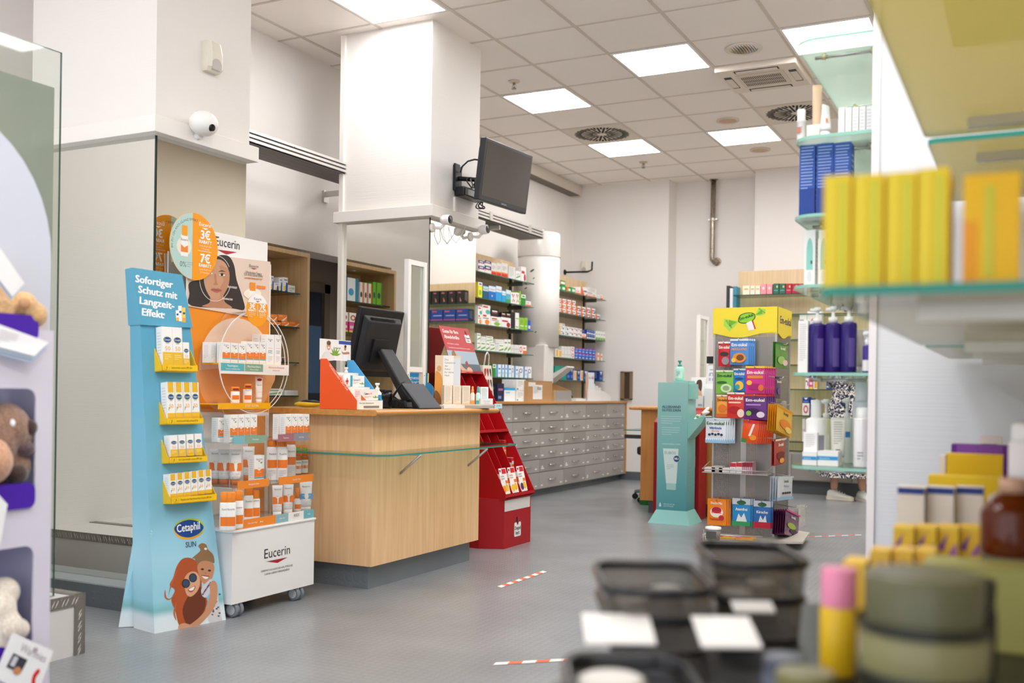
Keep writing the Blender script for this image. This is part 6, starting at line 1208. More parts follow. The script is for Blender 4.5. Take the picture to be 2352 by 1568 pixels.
stock('on the lowest shelf ' + PB, [(1100, 1146, 1120, 'mint'), (1148, 1200, 1122, 'mint'), (1202, 1232, 1124, 'deep'), (1234, 1258, 1126, 'deep'), (1260, 1272, 1160, 'gelo'), (1274, 1288, 1162, 'gelo'), (1290, 1318, 1158, 'deep'), (1320, 1342, 1160, 'gelo'), (1344, 1390, 1158, 'deep'), (1480, 1512, 1162, 'deep')], xs, SZ[0], .14)
# on the long worktop
WZ = .945; xw = -4.46
PW = 'on the drawer worktop'
def box1(it, name, label, cat, extra=None, dep=.16, x=xw):
    x0, x1, yt, base, ops = it; a, b = hit(*cs(x0, yt), 'x', x), hit(*cs(x1, yt), 'x', x)
    return carton(name, FX(x - dep, a.y, WZ), b.y - a.y, (a.z + b.z) / 2 - WZ, dep, base, ops, label=label, cat=cat, side=extra)
box1((607, 664, 1270, '#1d2142', K_['navyb'][1]), 'medicine_carton', 'midnight blue carton standing ' + PW + ' behind the red stand', 'carton')
box1((667, 760, 1308, '#eef1f3', [('r', 0, .82, 1, 1, '#2aa2dc'), ('r', .12, .6, .5, .7, '#9ad0ec')]), 'medicine_carton', 'white carton with bright blue lid band ' + PW, 'carton', [('r', 0, .82, 1, 1, '#2aa2dc')])
for i, (yt, h_) in enumerate(((1340, 0), (1262, .14))):
    a, b = hit(*cs(770, 1340), 'x', xw), hit(*cs(846, 1340), 'x', xw); hh = .105
    carton('medicine_carton', FX(xw - .16, a.y, WZ + i * (hh + .002)), b.y - a.y, hh, .16, '#efefed', [('l', .15, .85, .6, 4, .14, '#aab0b4'), ('r', .05, .05, .2, .2, '#5aa08a')], label=('lower', 'upper')[i] + ' of two white cartons stacked beside the brown parcel', cat='carton', group='stacked white cartons on the worktop')
a, b = hit(*cs(868, 1245), 'x', -4.42), hit(*cs(1078, 1245), 'x', -4.42)
T = thing('parcel', (-4.53, (a.y + b.y) / 2, WZ), 'brown cardboard parcel with a white address label on the drawer worktop', 'parcel'); g = FX(-4.42, a.y, WZ); hp = a.z - WZ; wp = b.y - a.y
mb = MB(); mb.box((-4.62, a.y, WZ), (-4.42, b.y, WZ + hp), C('#b98d62', .6)); mb.rect(g, 0, hp * .96, wp, hp * .985, '#a37a52'); mb.build('carton_body', T)
mb = MB(); mb.rect(g, wp * .2, hp * .1, wp * .58, hp * .8, '#eceae8', .001); mb.rect(g, wp * .02, hp * .72, wp * .3, hp * .92, '#e4e1de', .0012); mb.lines(g, wp * .23, hp * .72, wp * .2, 6, hp * .06, '#8a8a8c', off=.0015)
for i in range(9): mb.rect(g, wp * (.38 + i * .018), hp * .55, wp * (.388 + i * .018), hp * .7, '#2a2a2c', .0016)
mb.build('address_label', T)
a, b = hit(*cs(1085, 1250), 'x', -4.42), hit(*cs(1228, 1330), 'x', -4.42)
T = thing('wooden_organiser', (-4.52, (a.y + b.y) / 2, WZ), 'open slanted plywood organiser with a grey front next to the brown parcel', 'organiser'); wdm = wood('plywood', '#dcb884', '#c89c64', 'Y')
hb, hf_ = .18, .11
for y in (a.y, b.y - .012): mb = MB(); mb.prism([(-4.66, WZ), (-4.40, WZ), (-4.40, WZ + hf_), (-4.60, WZ + hb), (-4.66, WZ + hb)], 'y', y, y + .012, wdm); mb.build('side_panel', T)
mb = MB(); mb.box((-4.41, a.y + .013, WZ), (-4.395, b.y - .013, WZ + hf_), C('#9f9c98', .4)); mb.build('front_panel', T); mb = MB(); mb.box((-4.66, a.y + .013, WZ), (-4.648, b.y - .013, WZ + hb), wdm); mb.build('back_panel', T)
p = hit(*cs(1290, 1405), 'x', -4.44); mb = MB(); mb.box((-4.56, p.y - .12, WZ), (-4.40, p.y + .14, WZ + .025), C('#e8e6e4', .6)); mb.box((-4.55, p.y - .10, WZ + .025), (-4.42, p.y + .12, WZ + .032), C('#d3d1d4', .5)); tag(mb.build('paper_stack'), 'flat stack of white papers between the organiser and leaflet display', 'papers')
p = hit(*cs(1237, 1400), 'x', -4.5); mb = MB(); mb.ball((-4.52, p.y + .02, WZ + .035), .05, BK, 14, 8, (.6, 1, .7)); tag(mb.build('hand_scanner'), 'small black hand scanner lying next to the wooden organiser', 'scanner')
# white leaflet display with brochure
a, b = hit(*cs(1405, 1330), 'x', -4.40), hit(*cs(1600, 1360), 'x', -4.40)
T = thing('leaflet_display', (-4.45, (a.y + b.y) / 2, WZ), 'white swooping leaflet display with a woman brochure at the worktop end', 'display'); y0, y1 = a.y, min(b.y, 11.5); hw = .19
mb = MB(); pr = [(y0, WZ), (y1, WZ), (y1, WZ + .05), (y0 + (y1 - y0) * .7, WZ + .11), (y0 + (y1 - y0) * .45, WZ + .125), (y0, WZ + .13)]; mb.prism(pr, 'x', -4.44, -4.425, C('#eceaea', .4)); mb.box((-4.56, y0, WZ), (-4.44, y1, WZ + .012), C('#eceaea', .4)); mb.build('holder', T)
mb = MB(); g = FX(-4.448, y0 - .02, WZ + .012); mb.box((-4.452, y0 - .02, WZ + .012), (-4.448, y0 + .22, WZ + .32), C('#dfe9f0', .4)); mb.poly(g, spline([(0, .02), (0, .28), (.05, .3), (.07, .2), (.06, .08), (.1, .02)], 4), '#d3a586', .001); mb.text(g, 'Gute Idee', .08, .24, .02, '#4a7aa0', off=.0012); mb.poly(g, ell(.2, .25, .02, .02, 14), '#e88a9a', .0012); mb.build('brochure', T)
for i in range(3): yy = y0 + .28 + i * .09; carton('sample_carton', FX(-4.54, min(yy, 11.42), WZ + .013), .07, .18 - i * .02, .05, '#f1f0ee', [('l', .15, .85, .7, 5, .1, '#b9c4cc'), ('r', 0, 0, 1, .2, '#bfe0ea')], label=ORD[i] + ' white sample carton standing behind the white leaflet display', cat='carton', group='sample cartons by the leaflet display')
# shopping bag behind the red stand
p = hit(*cs(545, 1380), 'x', -4.30); T = thing('paper_bag', (-4.4, p.y, WZ), 'patterned paper carrier bag with white handles behind the red stand', 'bag'); a, b = hit(*cs(505, 1150), 'x', -4.42), hit(*cs(580, 1150), 'x', -4.42)
mb = MB(); mb.hexa([(-4.54, a.y, WZ), (-4.42, a.y, WZ), (-4.42, b.y, WZ), (-4.54, b.y, WZ), (-4.52, a.y, WZ + .33), (-4.45, a.y, WZ + .33), (-4.45, b.y, WZ + .33), (-4.52, b.y, WZ + .33)], C('#e9ddd0', .6)); g = FX(-4.42, a.y, WZ); wg = b.y - a.y
for i in range(9): mb.poly((g[0], g[1], Vector((-.09, 0, 1)).normalized()), spline([(wg * (.15 + .35 * (i % 3)), .03 + .1 * (i // 3)), (wg * (.3 + .3 * (i % 3)), .05 + .1 * (i // 3)), (wg * (.35 + .25 * (i % 3)), .1 + .1 * (i // 3)), (wg * .1 + wg * .3 * (i % 3), .09 + .1 * (i // 3))], 3), ('#c23a3a', '#7a4a34', '#3a2a2a')[i % 3], .0015)
mb.build('bag_body', T); mb = MB(); mb.tube([(-4.46, a.y + .04, WZ + .32), (-4.45, a.y + .05, WZ + .42), (-4.45, (a.y + b.y) / 2, WZ + .45), (-4.45, b.y - .05, WZ + .42), (-4.46, b.y - .04, WZ + .32)], .006, '#eeeae4', 6); mb.build('handle', T)
# ---- wall niche: cartons seen directly and, farther along, in the pillar mirror
cn_ = lambda x, y: (560 + x * .2678, 540 + y * .2679)
stock('on the upper niche shelf next to the corridor', [(228, 256, 348, 'lact'), (258, 300, 410, 'lact'), (302, 330, 365, 'lact'), (332, 378, 362, 'lact'), (380, 440, 430, 'lactino')], -4.97, 1.755, .12, cn_)
stock('on the second niche shelf next to the corridor', [(218, 260, 742, 'oranges'), (262, 318, 742, 'oranges'), (322, 392, 738, 'oranges'), (395, 480, 742, 'oranges'), (222, 290, 668, 728, 'oranges'), (294, 374, 676, 730, 'oranges')], -4.97, 1.50, .12, cn_)
stock('on the third niche shelf next to the corridor', [(326, 358, 1008, 1042, 'kneipp'), (326, 358, 1044, 'kneipp')], -4.97, 1.235, .1, cn_)
stock('on the lowest niche shelf next to the corridor', [(208, 330, 1315, 'whiteg'), (350, 466, 1330, 'wgrey')], -4.97, .985, .1, cn_)
# cartons near the entrance end of the niche, visible through the mirror
def niche(y, w_, h_, kind, z, lb): base, ops = K_[kind]; o = carton('medicine_carton', FX(-5.09, y, z + .001), w_, h_, .12, base, ops, label=lb, cat='carton', group='niche cartons seen in the mirror')
for i, (y, w_, h_, k, d) in enumerate(((4.66, .075, .19, 'greeneye', 'outermost green eye carton'), (4.745, .05, .19, 'greeneye', 'inner green eye carton'), (4.81, .045, .17, 'orangeeye', 'slim orange eye carton nearest the green ones'), (4.87, .045, .17, 'orangeeye', 'middle slim orange eye carton'), (4.93, .05, .17, 'orangeeye', 'slim orange eye carton nearest the blue ones'), (5.0, .15, .19, 'tealeye', 'teal eye carton'), (5.16, .18, .20, 'blueeye', 'wide blue eye carton'))): niche(y, w_, h_, k, 1.755, d + ' in the niche, mirrored by the pillar')
for i in range(4): niche(4.9 + i * .12, .1, .085, 'pink', 1.50, ORD[i] + ' magenta carton of the lower niche row, mirrored by the pillar'); niche(4.9 + i * .12, .1, .075, 'kneipp', 1.587, ORD[i] + ' red-ringed carton above the magenta row, mirrored by the pillar')
# ================================================================ teal dispenser stand, second red stand, rear counter goods
T = thing('cardboard_display', (-2.62, 8.2, 0), 'plain red stand back with a white handle outline behind the teal stand', 'display stand')
mb = MB(); mb.hexa([(-2.83, 8.16, 0), (-2.44, 8.16, 0), (-2.44, 8.38, 0), (-2.83, 8.38, 0), (-2.83, 8.16, .80), (-2.44, 8.16, .80), (-2.44, 8.38, .92), (-2.83, 8.38, .92)], C('#a51420', .45)); mb.build('body', T)
mb = MB(); g = FY(-2.44 - .085, 8.16, .42); mb.tube([mb.pt(g, a, b, .002) for a, b in rrect(-.0, 0, .05, .13, .02)], .004, '#eceae8', 5, closed=True); mb.build('handle_outline', T)
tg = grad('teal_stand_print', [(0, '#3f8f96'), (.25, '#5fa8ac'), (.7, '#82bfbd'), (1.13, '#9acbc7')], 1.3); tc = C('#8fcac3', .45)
EX0, EX1, EY = -2.705, -2.455, 7.88
T = thing('cardboard_display', (-2.58, 8.0, 0), 'slim teal cardboard sample dispenser stand with a flared foot', 'display stand')
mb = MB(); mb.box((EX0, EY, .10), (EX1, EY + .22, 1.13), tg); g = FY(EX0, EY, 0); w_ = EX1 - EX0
for s_, z in (('ALLERHAND', .925), ('GUTES DRIN', .898)): mb.text(g, s_, w_ * .46, z, .020, '#2a4f5c', w=w_ * .62, al='c', bold=.02)
mb.lines(g, w_ * .12, .86, w_ * .7, 4, .018, '#b9dcda'); mb.lines(g, w_ * .15, .77, w_ * .62, 4, .018, '#b9dcda'); mb.text(g, 'WIRKSAMERES DRIN', w_ * .46, .63, .012, '#d3ebe8', al='c')
mb.poly(g, [(w_ * .2, .60), (w_ * .72, .60), (w_ * .66, .32), (w_ * .32, .32)], '#d9ede8', .001); mb.poly(g, rrect(w_ * .33, .27, w_ * .65, .322, .008), '#a9d8cf', .0012); mb.text(g, 'EUBOS', w_ * .26, .555, .022, '#6a9aa0', off=.0014); mb.lines(g, w_ * .34, .47, w_ * .24, 3, .014, '#9cc0c2', off=.0014)
mb.poly(g, ell(w_ * .66, .52, .028, .028, 22), '#f2f5f4', .0014); mb.poly(g, ell(w_ * .66, .52, .026, .026, 22), '#27507a', .0016); mb.text(g, 'NR.1', w_ * .66, .513, .016, '#ffffff', w=.034, al='c', bold=.03, off=.0018)
mb.text(g, 'MEDIZINISCHE', w_ * .24, .148, .010, '#d3ebe8'); mb.text(g, 'HAUTPFLEGE', w_ * .24, .132, .010, '#d3ebe8'); mb.poly(g, spline([(w_ * .13, .13), (w_ * .17, .135), (w_ * .13, .165), (w_ * .09, .135)], 3), '#d3ebe8', .001)
g2 = FX(EX1, EY, 0); mb.lines(g2, .03, .45, .08, 8, .03, '#7aa8aa'); mb.build('column', T)
mb = MB(); mb.hexa([(EX0 - .05, EY - .06, 0), (EX1 + .05, EY - .06, 0), (EX1 + .05, EY + .27, 0), (EX0 - .05, EY + .27, 0), (EX0, EY - .004, .105), (EX1, EY - .004, .105), (EX1, EY + .224, .105), (EX0, EY + .224, .105)], tc); mb.build('flared_foot', T)
mb = MB(); z0 = .72; mb.prism([(EX1, z0 - .04), (EX1 + .11, z0 + .09), (EX1 + .14, z0 + .14), (EX1 + .13, z0 + .145), (EX1, z0 + .10)], 'y', EY + .01, EY + .21, tc); mb.build('chute', T)
mb = MB(); mb.box((EX1, EY + .02, 1.0), (EX1 + .025, EY + .2, 1.12), tc); mb.box((EX0 + .12, EY + .03, 1.13), (EX1 - .005, EY + .2, 1.145), tc); mb.build('top_tray', T)
p = Vector((EX1 - .105, EY + .11, 1.1465)); bottle('pump_bottle', p, [(0, 0), (.036, 0), (.038, .005), (.038, .10), (.016, .115)], C('#a5dccb', .3), [(.017, .113), (.017, .13), (.008, .132), (.008, .15), (.016, .152), (.016, .165), (0, .165)], C('#3fa38c', .3), 'mint green pump bottle on top of the teal sample stand', 'bottle', None, [('band', -50, 50, .02, .085, '#c9ecdf'), ('l', .07, .03, 3, .012, '#4a8a7a')], radians(0), 1.0, (.156, -.03))
rnd = random.Random(5); 
for i in range(7):
    p = Vector((EX1 + .045 + (i % 3) * .03, EY + .04 + (i // 3) * .06, z0 + .115 + (i % 3) * .025 + (i // 3) * .008)); mb = MB(); mb.lathe([(.0, 0), (.012, .0), (.014, .006), (.013, .05), (.002, .066)], C(('#f2f2ef', '#e8eef2', '#f1e9e4')[i % 3], .4), (0, 0, 0), 14); mb.lathe([(.009, -.012), (.009, .0)], C(('#3a9ac8', '#66b84a', '#e2662c')[i % 3], .4), (0, 0, 0), 12)
    mb.xf(Matrix.Translation(p) @ Matrix.Rotation(rnd.uniform(-1.2, 1.2), 4, 'Z') @ Matrix.Rotation(rnd.uniform(.8, 1.4), 4, 'Y')); tag(mb.build('sample_tube', local=False), ORD[i] + ' small sample tube heaped in the teal stand chute', 'tube', 'sample tubes in the teal chute')
# office chair behind the rear counter
T = thing('office_chair', (-3.17, 9.45, 0), 'dark swivel office chair on a steel star base half hidden by the rear counter', 'chair'); cx, cy = -3.17, 9.45; ch = C('#b9b5b0', .3, .8)
for k in range(5):
    a = 2 * pi * k / 5 + 3.0; e0 = Vector((cx + .31 * cos(a), cy + .31 * sin(a), .075)); mb = MB(); mb.tube([(cx, cy, .12), e0], [.025, .016], ch, 8); mb.build('base_arm', T); mb = MB(); mb.lathe([(.0, -.022), (.026, -.02), (.03, 0), (.026, .02), (0, .022)], BK, (e0.x, e0.y, .03), 16, axis='y'); mb.tube([(e0.x, e0.y, .03), e0], .01, BK, 6); mb.build('castor', T)
mb = MB(); mb.tube([(cx, cy, .1), (cx, cy, .45)], .028, ch, 10); mb.build('column', T); fb = C('#3a3a3e', .8)
mb = MB(); mb.prism(rrect(cx - .22, cy - .22, cx + .22, cy + .22, .07), 'z', .45, .53, fb); mb.build('seat', T, bevel=.02)
mb = MB(); mb.prism([(a, b) for a, b in rrect(cy - .2, .62, cy + .2, .86, .06)], 'x', cx + .2, cx + .25, fb); mb.tube([(cx + .15, cy, .47), (cx + .24, cy, .6)], .015, ch, 8); mb.build('backrest', T)
for s_ in (-1, 1): mb = MB(); mb.tube([(cx, cy + s_ * .2, .47), (cx - .02, cy + s_ * .27, .58), (cx, cy + s_ * .27, .64)], .012, ch, 6); mb.box((cx - .30, cy + s_ * .27 - .025, .61), (cx + .1, cy + s_ * .27 + .025, .645), fb); mb.build('armrest', T)
p = hit(1488, 1158, 'z', 0); T = thing('plastic_basket', p, 'small translucent green bottle basket on the floor under the rear counter', 'basket'); gg = C('#3d9a3e', .25)
mb = MB(); mb.lathe([(.075, 0), (.085, .10), (.09, .105)], gg, p, 20); mb.build('basket', T); mb = MB(); mb.lathe([(.03, .0), (.03, .12), (.012, .15), (.012, .17)], C('#7ab87a', .15), p + Vector((.02, 0, .01)), 14); mb.build('bottle', T)
# leaflet holder, boxes on the rear counter
RZ = .9265
T = thing('leaflet_holder', (-2.48, 8.55, RZ), 'white acrylic leaflet holder with a woman brochure on the rear counter', 'leaflet holder')
f = frame((-2.63, 8.50, RZ), (-2.33, 8.50, RZ), radians(8)); mb = MB(); fbox(mb, f, .0, .13, 0, .26, 0, .004, C('#f0f2f3', .35)); g = shifted(f, .004); mb.poly(g, spline([(.02, .02), (.03, .15), (.05, .21), (.09, .2), (.1, .12), (.12, .03)], 4), '#d6a98a', .0006); mb.poly(g, spline([(.05, .2), (.06, .235), (.09, .235), (.1, .19), (.09, .14)], 4), '#5a3f30', .0008); mb.poly(g, spline([(.04, 0), (.05, .08), (.1, .08), (.11, 0)], 3), '#4f7fb0', .001); mb.build('brochure', T)
mb = MB(); fbox(mb, f, .14, .30, 0, .36, 0, .004, C('#e4e6ea', .3)); fbox(mb, f, .13, .30, 0, .2, .03, .034, C('#eef1f3', .25)); g = shifted(f, .034)
for i in range(3): mb.poly(g, ell(.17 + i * .045, .10, .012, .05, 14), '#8aa0b8', .001)
g = shifted(f, .004); mb.lines(g, .16, .33, .12, 2, .03, '#9aa4b0'); [mb.rect(g, .155 + (i % 5) * .028, .23 + (i // 5) * .04, .172 + (i % 5) * .028, .255 + (i // 5) * .04, '#a9b2bc') for i in range(10)]; mb.build('panel', T)
for i, (x, w_, h_) in enumerate(((-2.64, .15, .10), (-2.48, .20, .16))): carton('white_box', FY(x, 8.46, RZ), w_, h_, .04, '#eff1f2', [('r', .7, .1, .95, .3, '#8fc3e0')], label=('low', 'taller')[i] + ' plain white box at the foot of the leaflet holder', cat='box')
p = Vector((-2.44, 8.62, RZ)); mb = MB(); mb.box(p + Vector((-.06, 0, 0)), p + Vector((.14, .1, .38)), C('#ececee', .4)); mb.box(p + Vector((-.08, -.01, .38)), p + Vector((.16, .11, .44)), BK); tag(mb.build('label_printer'), 'tall white and black machine rising behind the leaflet holder', 'machine')

# ================================================================ perforated sweets stand with hanging bags
SX0, SX1, SY0, SY1, SH = -2.035, -1.60, 7.15, 7.585, 1.47
T = thing('sweets_stand', ((SX0 + SX1) / 2, (SY0 + SY1) / 2, 0), 'square perforated metal sweets tower with a yellow header', 'display stand')
pm = perforated('perforated_steel', '#98948f'); fm = C('#b5b1ad', .35, .6)
for a, b in (((SX0, SY0, .06), (SX1, SY0 + .002, SH)), ((SX1 - .002, SY0, .06), (SX1, SY1, SH)), ((SX0, SY1 - .002, .06), (SX1, SY1, SH)), ((SX0, SY0, .06), (SX0 + .002, SY1, SH))): mb = MB(); mb.box(a, b, pm); mb.build('perforated_panel', T)
for x in (SX0, SX1):
    for y in (SY0, SY1): mb = MB(); mb.box((x - .007, y - .007, .04), (x + .007, y + .007, SH), fm); mb.build('corner_post', T)
mb = MB(); mb.box(((SX0 + SX1) / 2 - .02, SY0 - .003, .06), ((SX0 + SX1) / 2 + .02, SY0 + .001, SH), fm); mb.build('centre_strip', T)
yl = C('#f2dc3a', .4)
wv = lambda n, a, b, h: [(a + (b - a) * i / n, 1.46 + h * sin(2 * pi * i / n * 1.0 + 2.2)) for i in range(n + 1)]
mb = MB(); hx0, hx1 = SX0 - .012, SX1 + .012; mb.prism(wv(24, hx0, hx1, .018) + [(hx1, 1.655), (hx0, 1.655)], 'y', SY0 - .012, SY0 - .009, yl); g = FY(hx0, SY0 - .012, 0); gw = hx1 - hx0
tw = lambda c: (gw * c[0], 1.655 - .205 * c[1])
GRN = '#8fd13a'
mb.poly(g, spline([tw(c) for c in ((.40, .36), (.44, .24), (.55, .18), (.64, .22), (.66, .36), (.60, .50), (.48, .56), (.40, .5))], 4), '#3d5a1e', .0008); mb.poly(g, spline([tw(c) for c in ((.415, .37), (.45, .26), (.55, .205), (.63, .24), (.645, .36), (.59, .48), (.48, .53), (.415, .48))], 4), GRN, .0010)
mb.poly(g, [tw(c) for c in ((.40, .48), (.18, .38), (.17, .60), (.26, .82), (.36, .62))], '#a6dc55', .0008); mb.poly(g, [tw(c) for c in ((.38, .5), (.25, .42), (.26, .66))], '#74b52a', .001); mb.poly(g, [tw(c) for c in ((.65, .28), (.71, .04), (.82, .08), (.80, .26), (.72, .3))], '#a6dc55', .0008); mb.poly(g, [tw(c) for c in ((.66, .27), (.75, .1), (.77, .24))], '#74b52a', .001)
mb.poly(g, [tw(c) for c in ((.52, .54), (.60, .46), (.64, .66), (.66, .76), (.56, .80))], '#f4f1ee', .0012); mb.poly(g, [tw(c) for c in ((.605, .46), (.625, .45), (.67, .74), (.65, .76))], '#d2302c', .0014)
q0, q1 = tw((.425, .45)), tw((.635, .30)); dv = Vector((q1[0] - q0[0], q1[1] - q0[1])).normalized(); f2 = (mb.pt(g, *q0, 0), g[1] * dv.x + g[2] * dv.y, g[2] * dv.x - g[1] * dv.y); mb.text(f2, 'Em-eukal', 0, 0, .022, '#1e3a14', w=gw * .215, bold=.02, off=.0016)
mb.text((mb.pt(g, *tw((.20, .45)), 0), (g[1] * .6 - g[2] * .8), (g[2] * .6 + g[1] * .8)), 'SOLDAN', 0, 0, .012, '#2a4a18', off=.0016); mb.text((mb.pt(g, *tw((.705, .07)), 0), (g[1] * .8 - g[2] * .6), (g[2] * .8 + g[1] * .6)), 'SOLDAN', 0, 0, .010, '#2a4a18', off=.0016)
mb.build('header_front', T)
mb = MB(); hy0, hy1 = SY0 - .012, SY1 + .012; mb.prism(wv(24, hy0, hy1, .018) + [(hy1, 1.655), (hy0, 1.655)], 'x', SX1 + .009, SX1 + .012, yl); g = FX(SX1 + .012, hy0, 0); mb.text(g, 'Em-eukal', .07, 1.545, .052, '#f6f1d8', w=.36, bold=.06, off=.0006); mb.text(g, 'Em-eukal', .07, 1.545, .052, '#4a4238', w=.36, bold=.02, off=.001); mb.build('header_side', T)
mb = MB(); mb.box((hx0, hy1 - .003, 1.45), (hx1, hy1, 1.655), yl); mb.box((hx0, hy0 + .004, 1.45), (hx0 + .003, hy1 - .004, 1.655), yl); mb.build('header_rear', T)
bs = C('#c9c3bb', .4, .3)
mb = MB(); mb.prism([(-2.06, 7.0), (-1.98, 6.74), (-1.60, 6.86), (-1.37, 7.0), (-1.42, 7.5), (-1.6, 7.62), (-2.05, 7.62)], 'z', .045, .06, bs); mb.build('base_plate', T)
mb = MB(); mb.tube([(-2.05, 6.99, .09), (-1.975, 6.75, .09), (-1.61, 6.865, .09)], .005, fm, 6); mb.tube([(-1.975, 6.75, .06), (-1.975, 6.75, .09)], .005, fm, 6); mb.build('base_rail', T)
for x, y in ((-1.95, 6.88), (-1.5, 7.0), (-1.95, 7.6), (-1.5, 7.55)): mb = MB(); mb.lathe([(0, -.015), (.02, -.013), (.022, 0), (.02, .013), (0, .015)], BK, (x, y, .0225), 14, axis='y'); mb.box((x - .015, y - .018, .02), (x + .015, y + .018, .046), BK); mb.build('castor', T)
mz = .50
mb = MB(); mb.box((SX0 - .02, SY0 - .20, mz - .006), (SX1 + .0, SY0 - .008, mz), fm); mb.tube([(SX0 - .02, SY0 - .01, mz + .06), (SX0 - .02, SY0 - .20, mz + .02), (SX1, SY0 - .20, mz + .02), (SX1, SY0 - .01, mz + .06)], .004, fm, 6); mb.build('mid_tray', T)
for s_ in (-1, 1): mb = MB(); y_ = SY0 + .09; x = SX0 - .04 if s_ < 0 else SX1 + .02; mb.box((x - .0, y_, .88), (x + .02, y_ + .09, 1.0), C('#a8a5a2', .4)); mb.build('side_bracket', T, bevel=.008)
c4 = lambda x, y: (1430 + x * .3698, 680 + y * .3699)
BAGN = 0
def bag_stack(box, base, ops, n, desc, face='y', out=.075, step=.013, tilt=0, puff=.008):
    """n bags on one hook, the front one fully seen"""
    x0, x1, yt, yb = box; ax = 'y' if face == 'y' else 'x'; pl = SY0 - out if face == 'y' else SX1 + out
    a, b = hit(*c4(x0, (yt + yb) / 2), ax, pl), hit(*c4(x1, (yt + yb) / 2), ax, pl); zt = hit(*c4((x0 + x1) / 2, yt), ax, pl).z; zb = hit(*c4((x0 + x1) / 2, yb), ax, pl).z; w_ = (b - a).length; h = zt - zb; src = None
    for i in range(n):
        o = Vector((a.x, a.y, zb)); o += Vector((i * .011, i * step * 1.2, 0)) if face == 'y' else Vector((-i * step, -i * .010, 0)); u = Vector((1, 0, 0)) if face == 'y' else Vector((0, 1, 0)); v = _z.copy()
        if tilt: c_, s_ = cos(tilt), sin(tilt); u, v = u * c_ + v * s_, v * c_ - u * s_
        lb = desc if n == 1 else ('front one of the ' + desc if i == 0 else ORD[i] + ' in the row of ' + desc)
        if src is None: src = pouch('sweet_bag', (o, u, v), w_, h, base, ops, lb, 'sweet bag', 'sweet bags on the tower', puff); c0 = o
        else: clone(src, src.location + (o - c0), 0, lb, 'sweet bag', 'sweet bags on the tower')
    hk = MB(); top = Vector(((a.x + b.x) / 2, (a.y + b.y) / 2, zt - .012)); 
    if face == 'y': hk.tube([(top.x, SY0, top.z + .015), (top.x, pl - .03, top.z), (top.x, pl - .04, top.z + .012)], .0028, fm, 6)
    else: hk.tube([(SX1, top.y, top.z + .015), (pl + .03, top.y, top.z), (pl + .04, top.y, top.z + .012)], .0028, fm, 6)
    hk.build('hook', T)
em = lambda c, drop, tc='#f7f4ec', extra=(): [('r', 0, .93, 1, 1, c), ('t', 'Em-eukal', .5, .72, .12, tc, .82, 'c', .03), *extra, *drop]
E_ = lambda x, y, rx, ry, c: ('e', x, y, rx, ry, c)
bag_stack((595, 672, 283, 435), '#cf2a34', em('#f0e9e0', [E_(.5, .5, .36, .09, '#3a3236'), E_(.6, .22, .3, .16, '#9b8f94')]), 2, 'red sweet bags on the top hook')
bag_stack((669, 785, 266, 426), '#4f8fd6', em('#dfe9f4', [('t', 'MANUKA-HONIG', .5, .56, .09, '#f2a24a', .8, 'c', .03), E_(.5, .27, .36, .19, '#f0902a'), E_(.55, .28, .2, .12, '#7c4a2c'), E_(.2, .18, .12, .09, '#f6c24a')]), 4, 'blue honey sweet bags on the top hook', out=.095)
bag_stack((582, 688, 460, 606), '#7fc24a', em('#e2efd2', [E_(.35, .48, .3, .06, '#2f6a2c'), E_(.6, .24, .32, .18, '#cfe8c0'), E_(.6, .24, .2, .11, '#8fae7a')], '#24461c'), 2, 'light green sweet bags on the second row')
bag_stack((690, 765, 450, 592), '#2f86cf', em('#d6e6f2', [E_(.5, .26, .34, .2, '#f4c23a'), E_(.35, .2, .2, .12, '#3fa0a0'), E_(.5, .56, .36, .06, '#1d4a8a')]), 1, 'blue pineapple sweet bag between the green and magenta bags')
bag_stack((765, 886, 434, 606), '#dc2f8f', em('#f6d23a', [('r', .1, .56, .9, .66, '#f0902a'), E_(.5, .26, .36, .11, '#b01f74'), E_(.2, .4, .14, .09, '#f4c24a'), E_(.8, .22, .14, .12, '#f07a3a')]), 6, 'magenta sweet bags on the second row', out=.10)
bag_stack((584, 660, 612, 752), '#f2a63a', em('#f6e6cf', [E_(.5, .4, .34, .18, '#e2762a'), ('r', 0, .0, 1, .16, '#d8641f')], '#5a3214'), 1, 'orange-yellow sweet bag at the edge of the third row')
bag_stack((650, 758, 597, 758), '#d6382f', em('#f4e4da', [E_(.45, .33, .36, .14, '#b01a1f'), E_(.8, .2, .2, .16, '#f2d9c8'), ('r', .1, .58, .8, .64, '#f4c9b4')]), 1, 'red and white sweet bag in the middle of the third row', out=.09)
bag_stack((755, 895, 610, 766), '#6a2f86', em('#d8402c', [E_(.4, .33, .3, .12, '#3a1a4e'), E_(.22, .25, .12, .1, '#8ac24a'), E_(.75, .2, .18, .12, '#e9dff0'), ('r', .1, .56, .75, .62, '#b98ad0')]), 5, 'purple blackcurrant sweet bags on the third row', out=.10)
bag_stack((517, 642, 757, 912), '#dfe8ef', [('r', 0, .93, 1, 1, '#c9d6e0'), ('t', 'Em-eukal', .5, .74, .12, '#2f5a2c', .86, 'c', .03), ('t', 'Wild-Kirsche', .5, .56, .1, '#2a4fb0', .6, 'c', .03), ('t', 'ohne Zucker', .5, .46, .07, '#d2302c', .4), *[E_(.2 + .15 * i, .34 + .03 * (i % 2), .07, .05, '#3a3550') for i in range(5)], ('r', 0, .02, 1, .2, '#8fc3e0'), *[('p', [(.1 * i, .2), (.1 * i + .05, .1), (.1 * i + .1, .2)], '#e9f1f6') for i in range(10)]], 5, 'silver-white sweet bags on the fourth row', out=.12, step=.016)
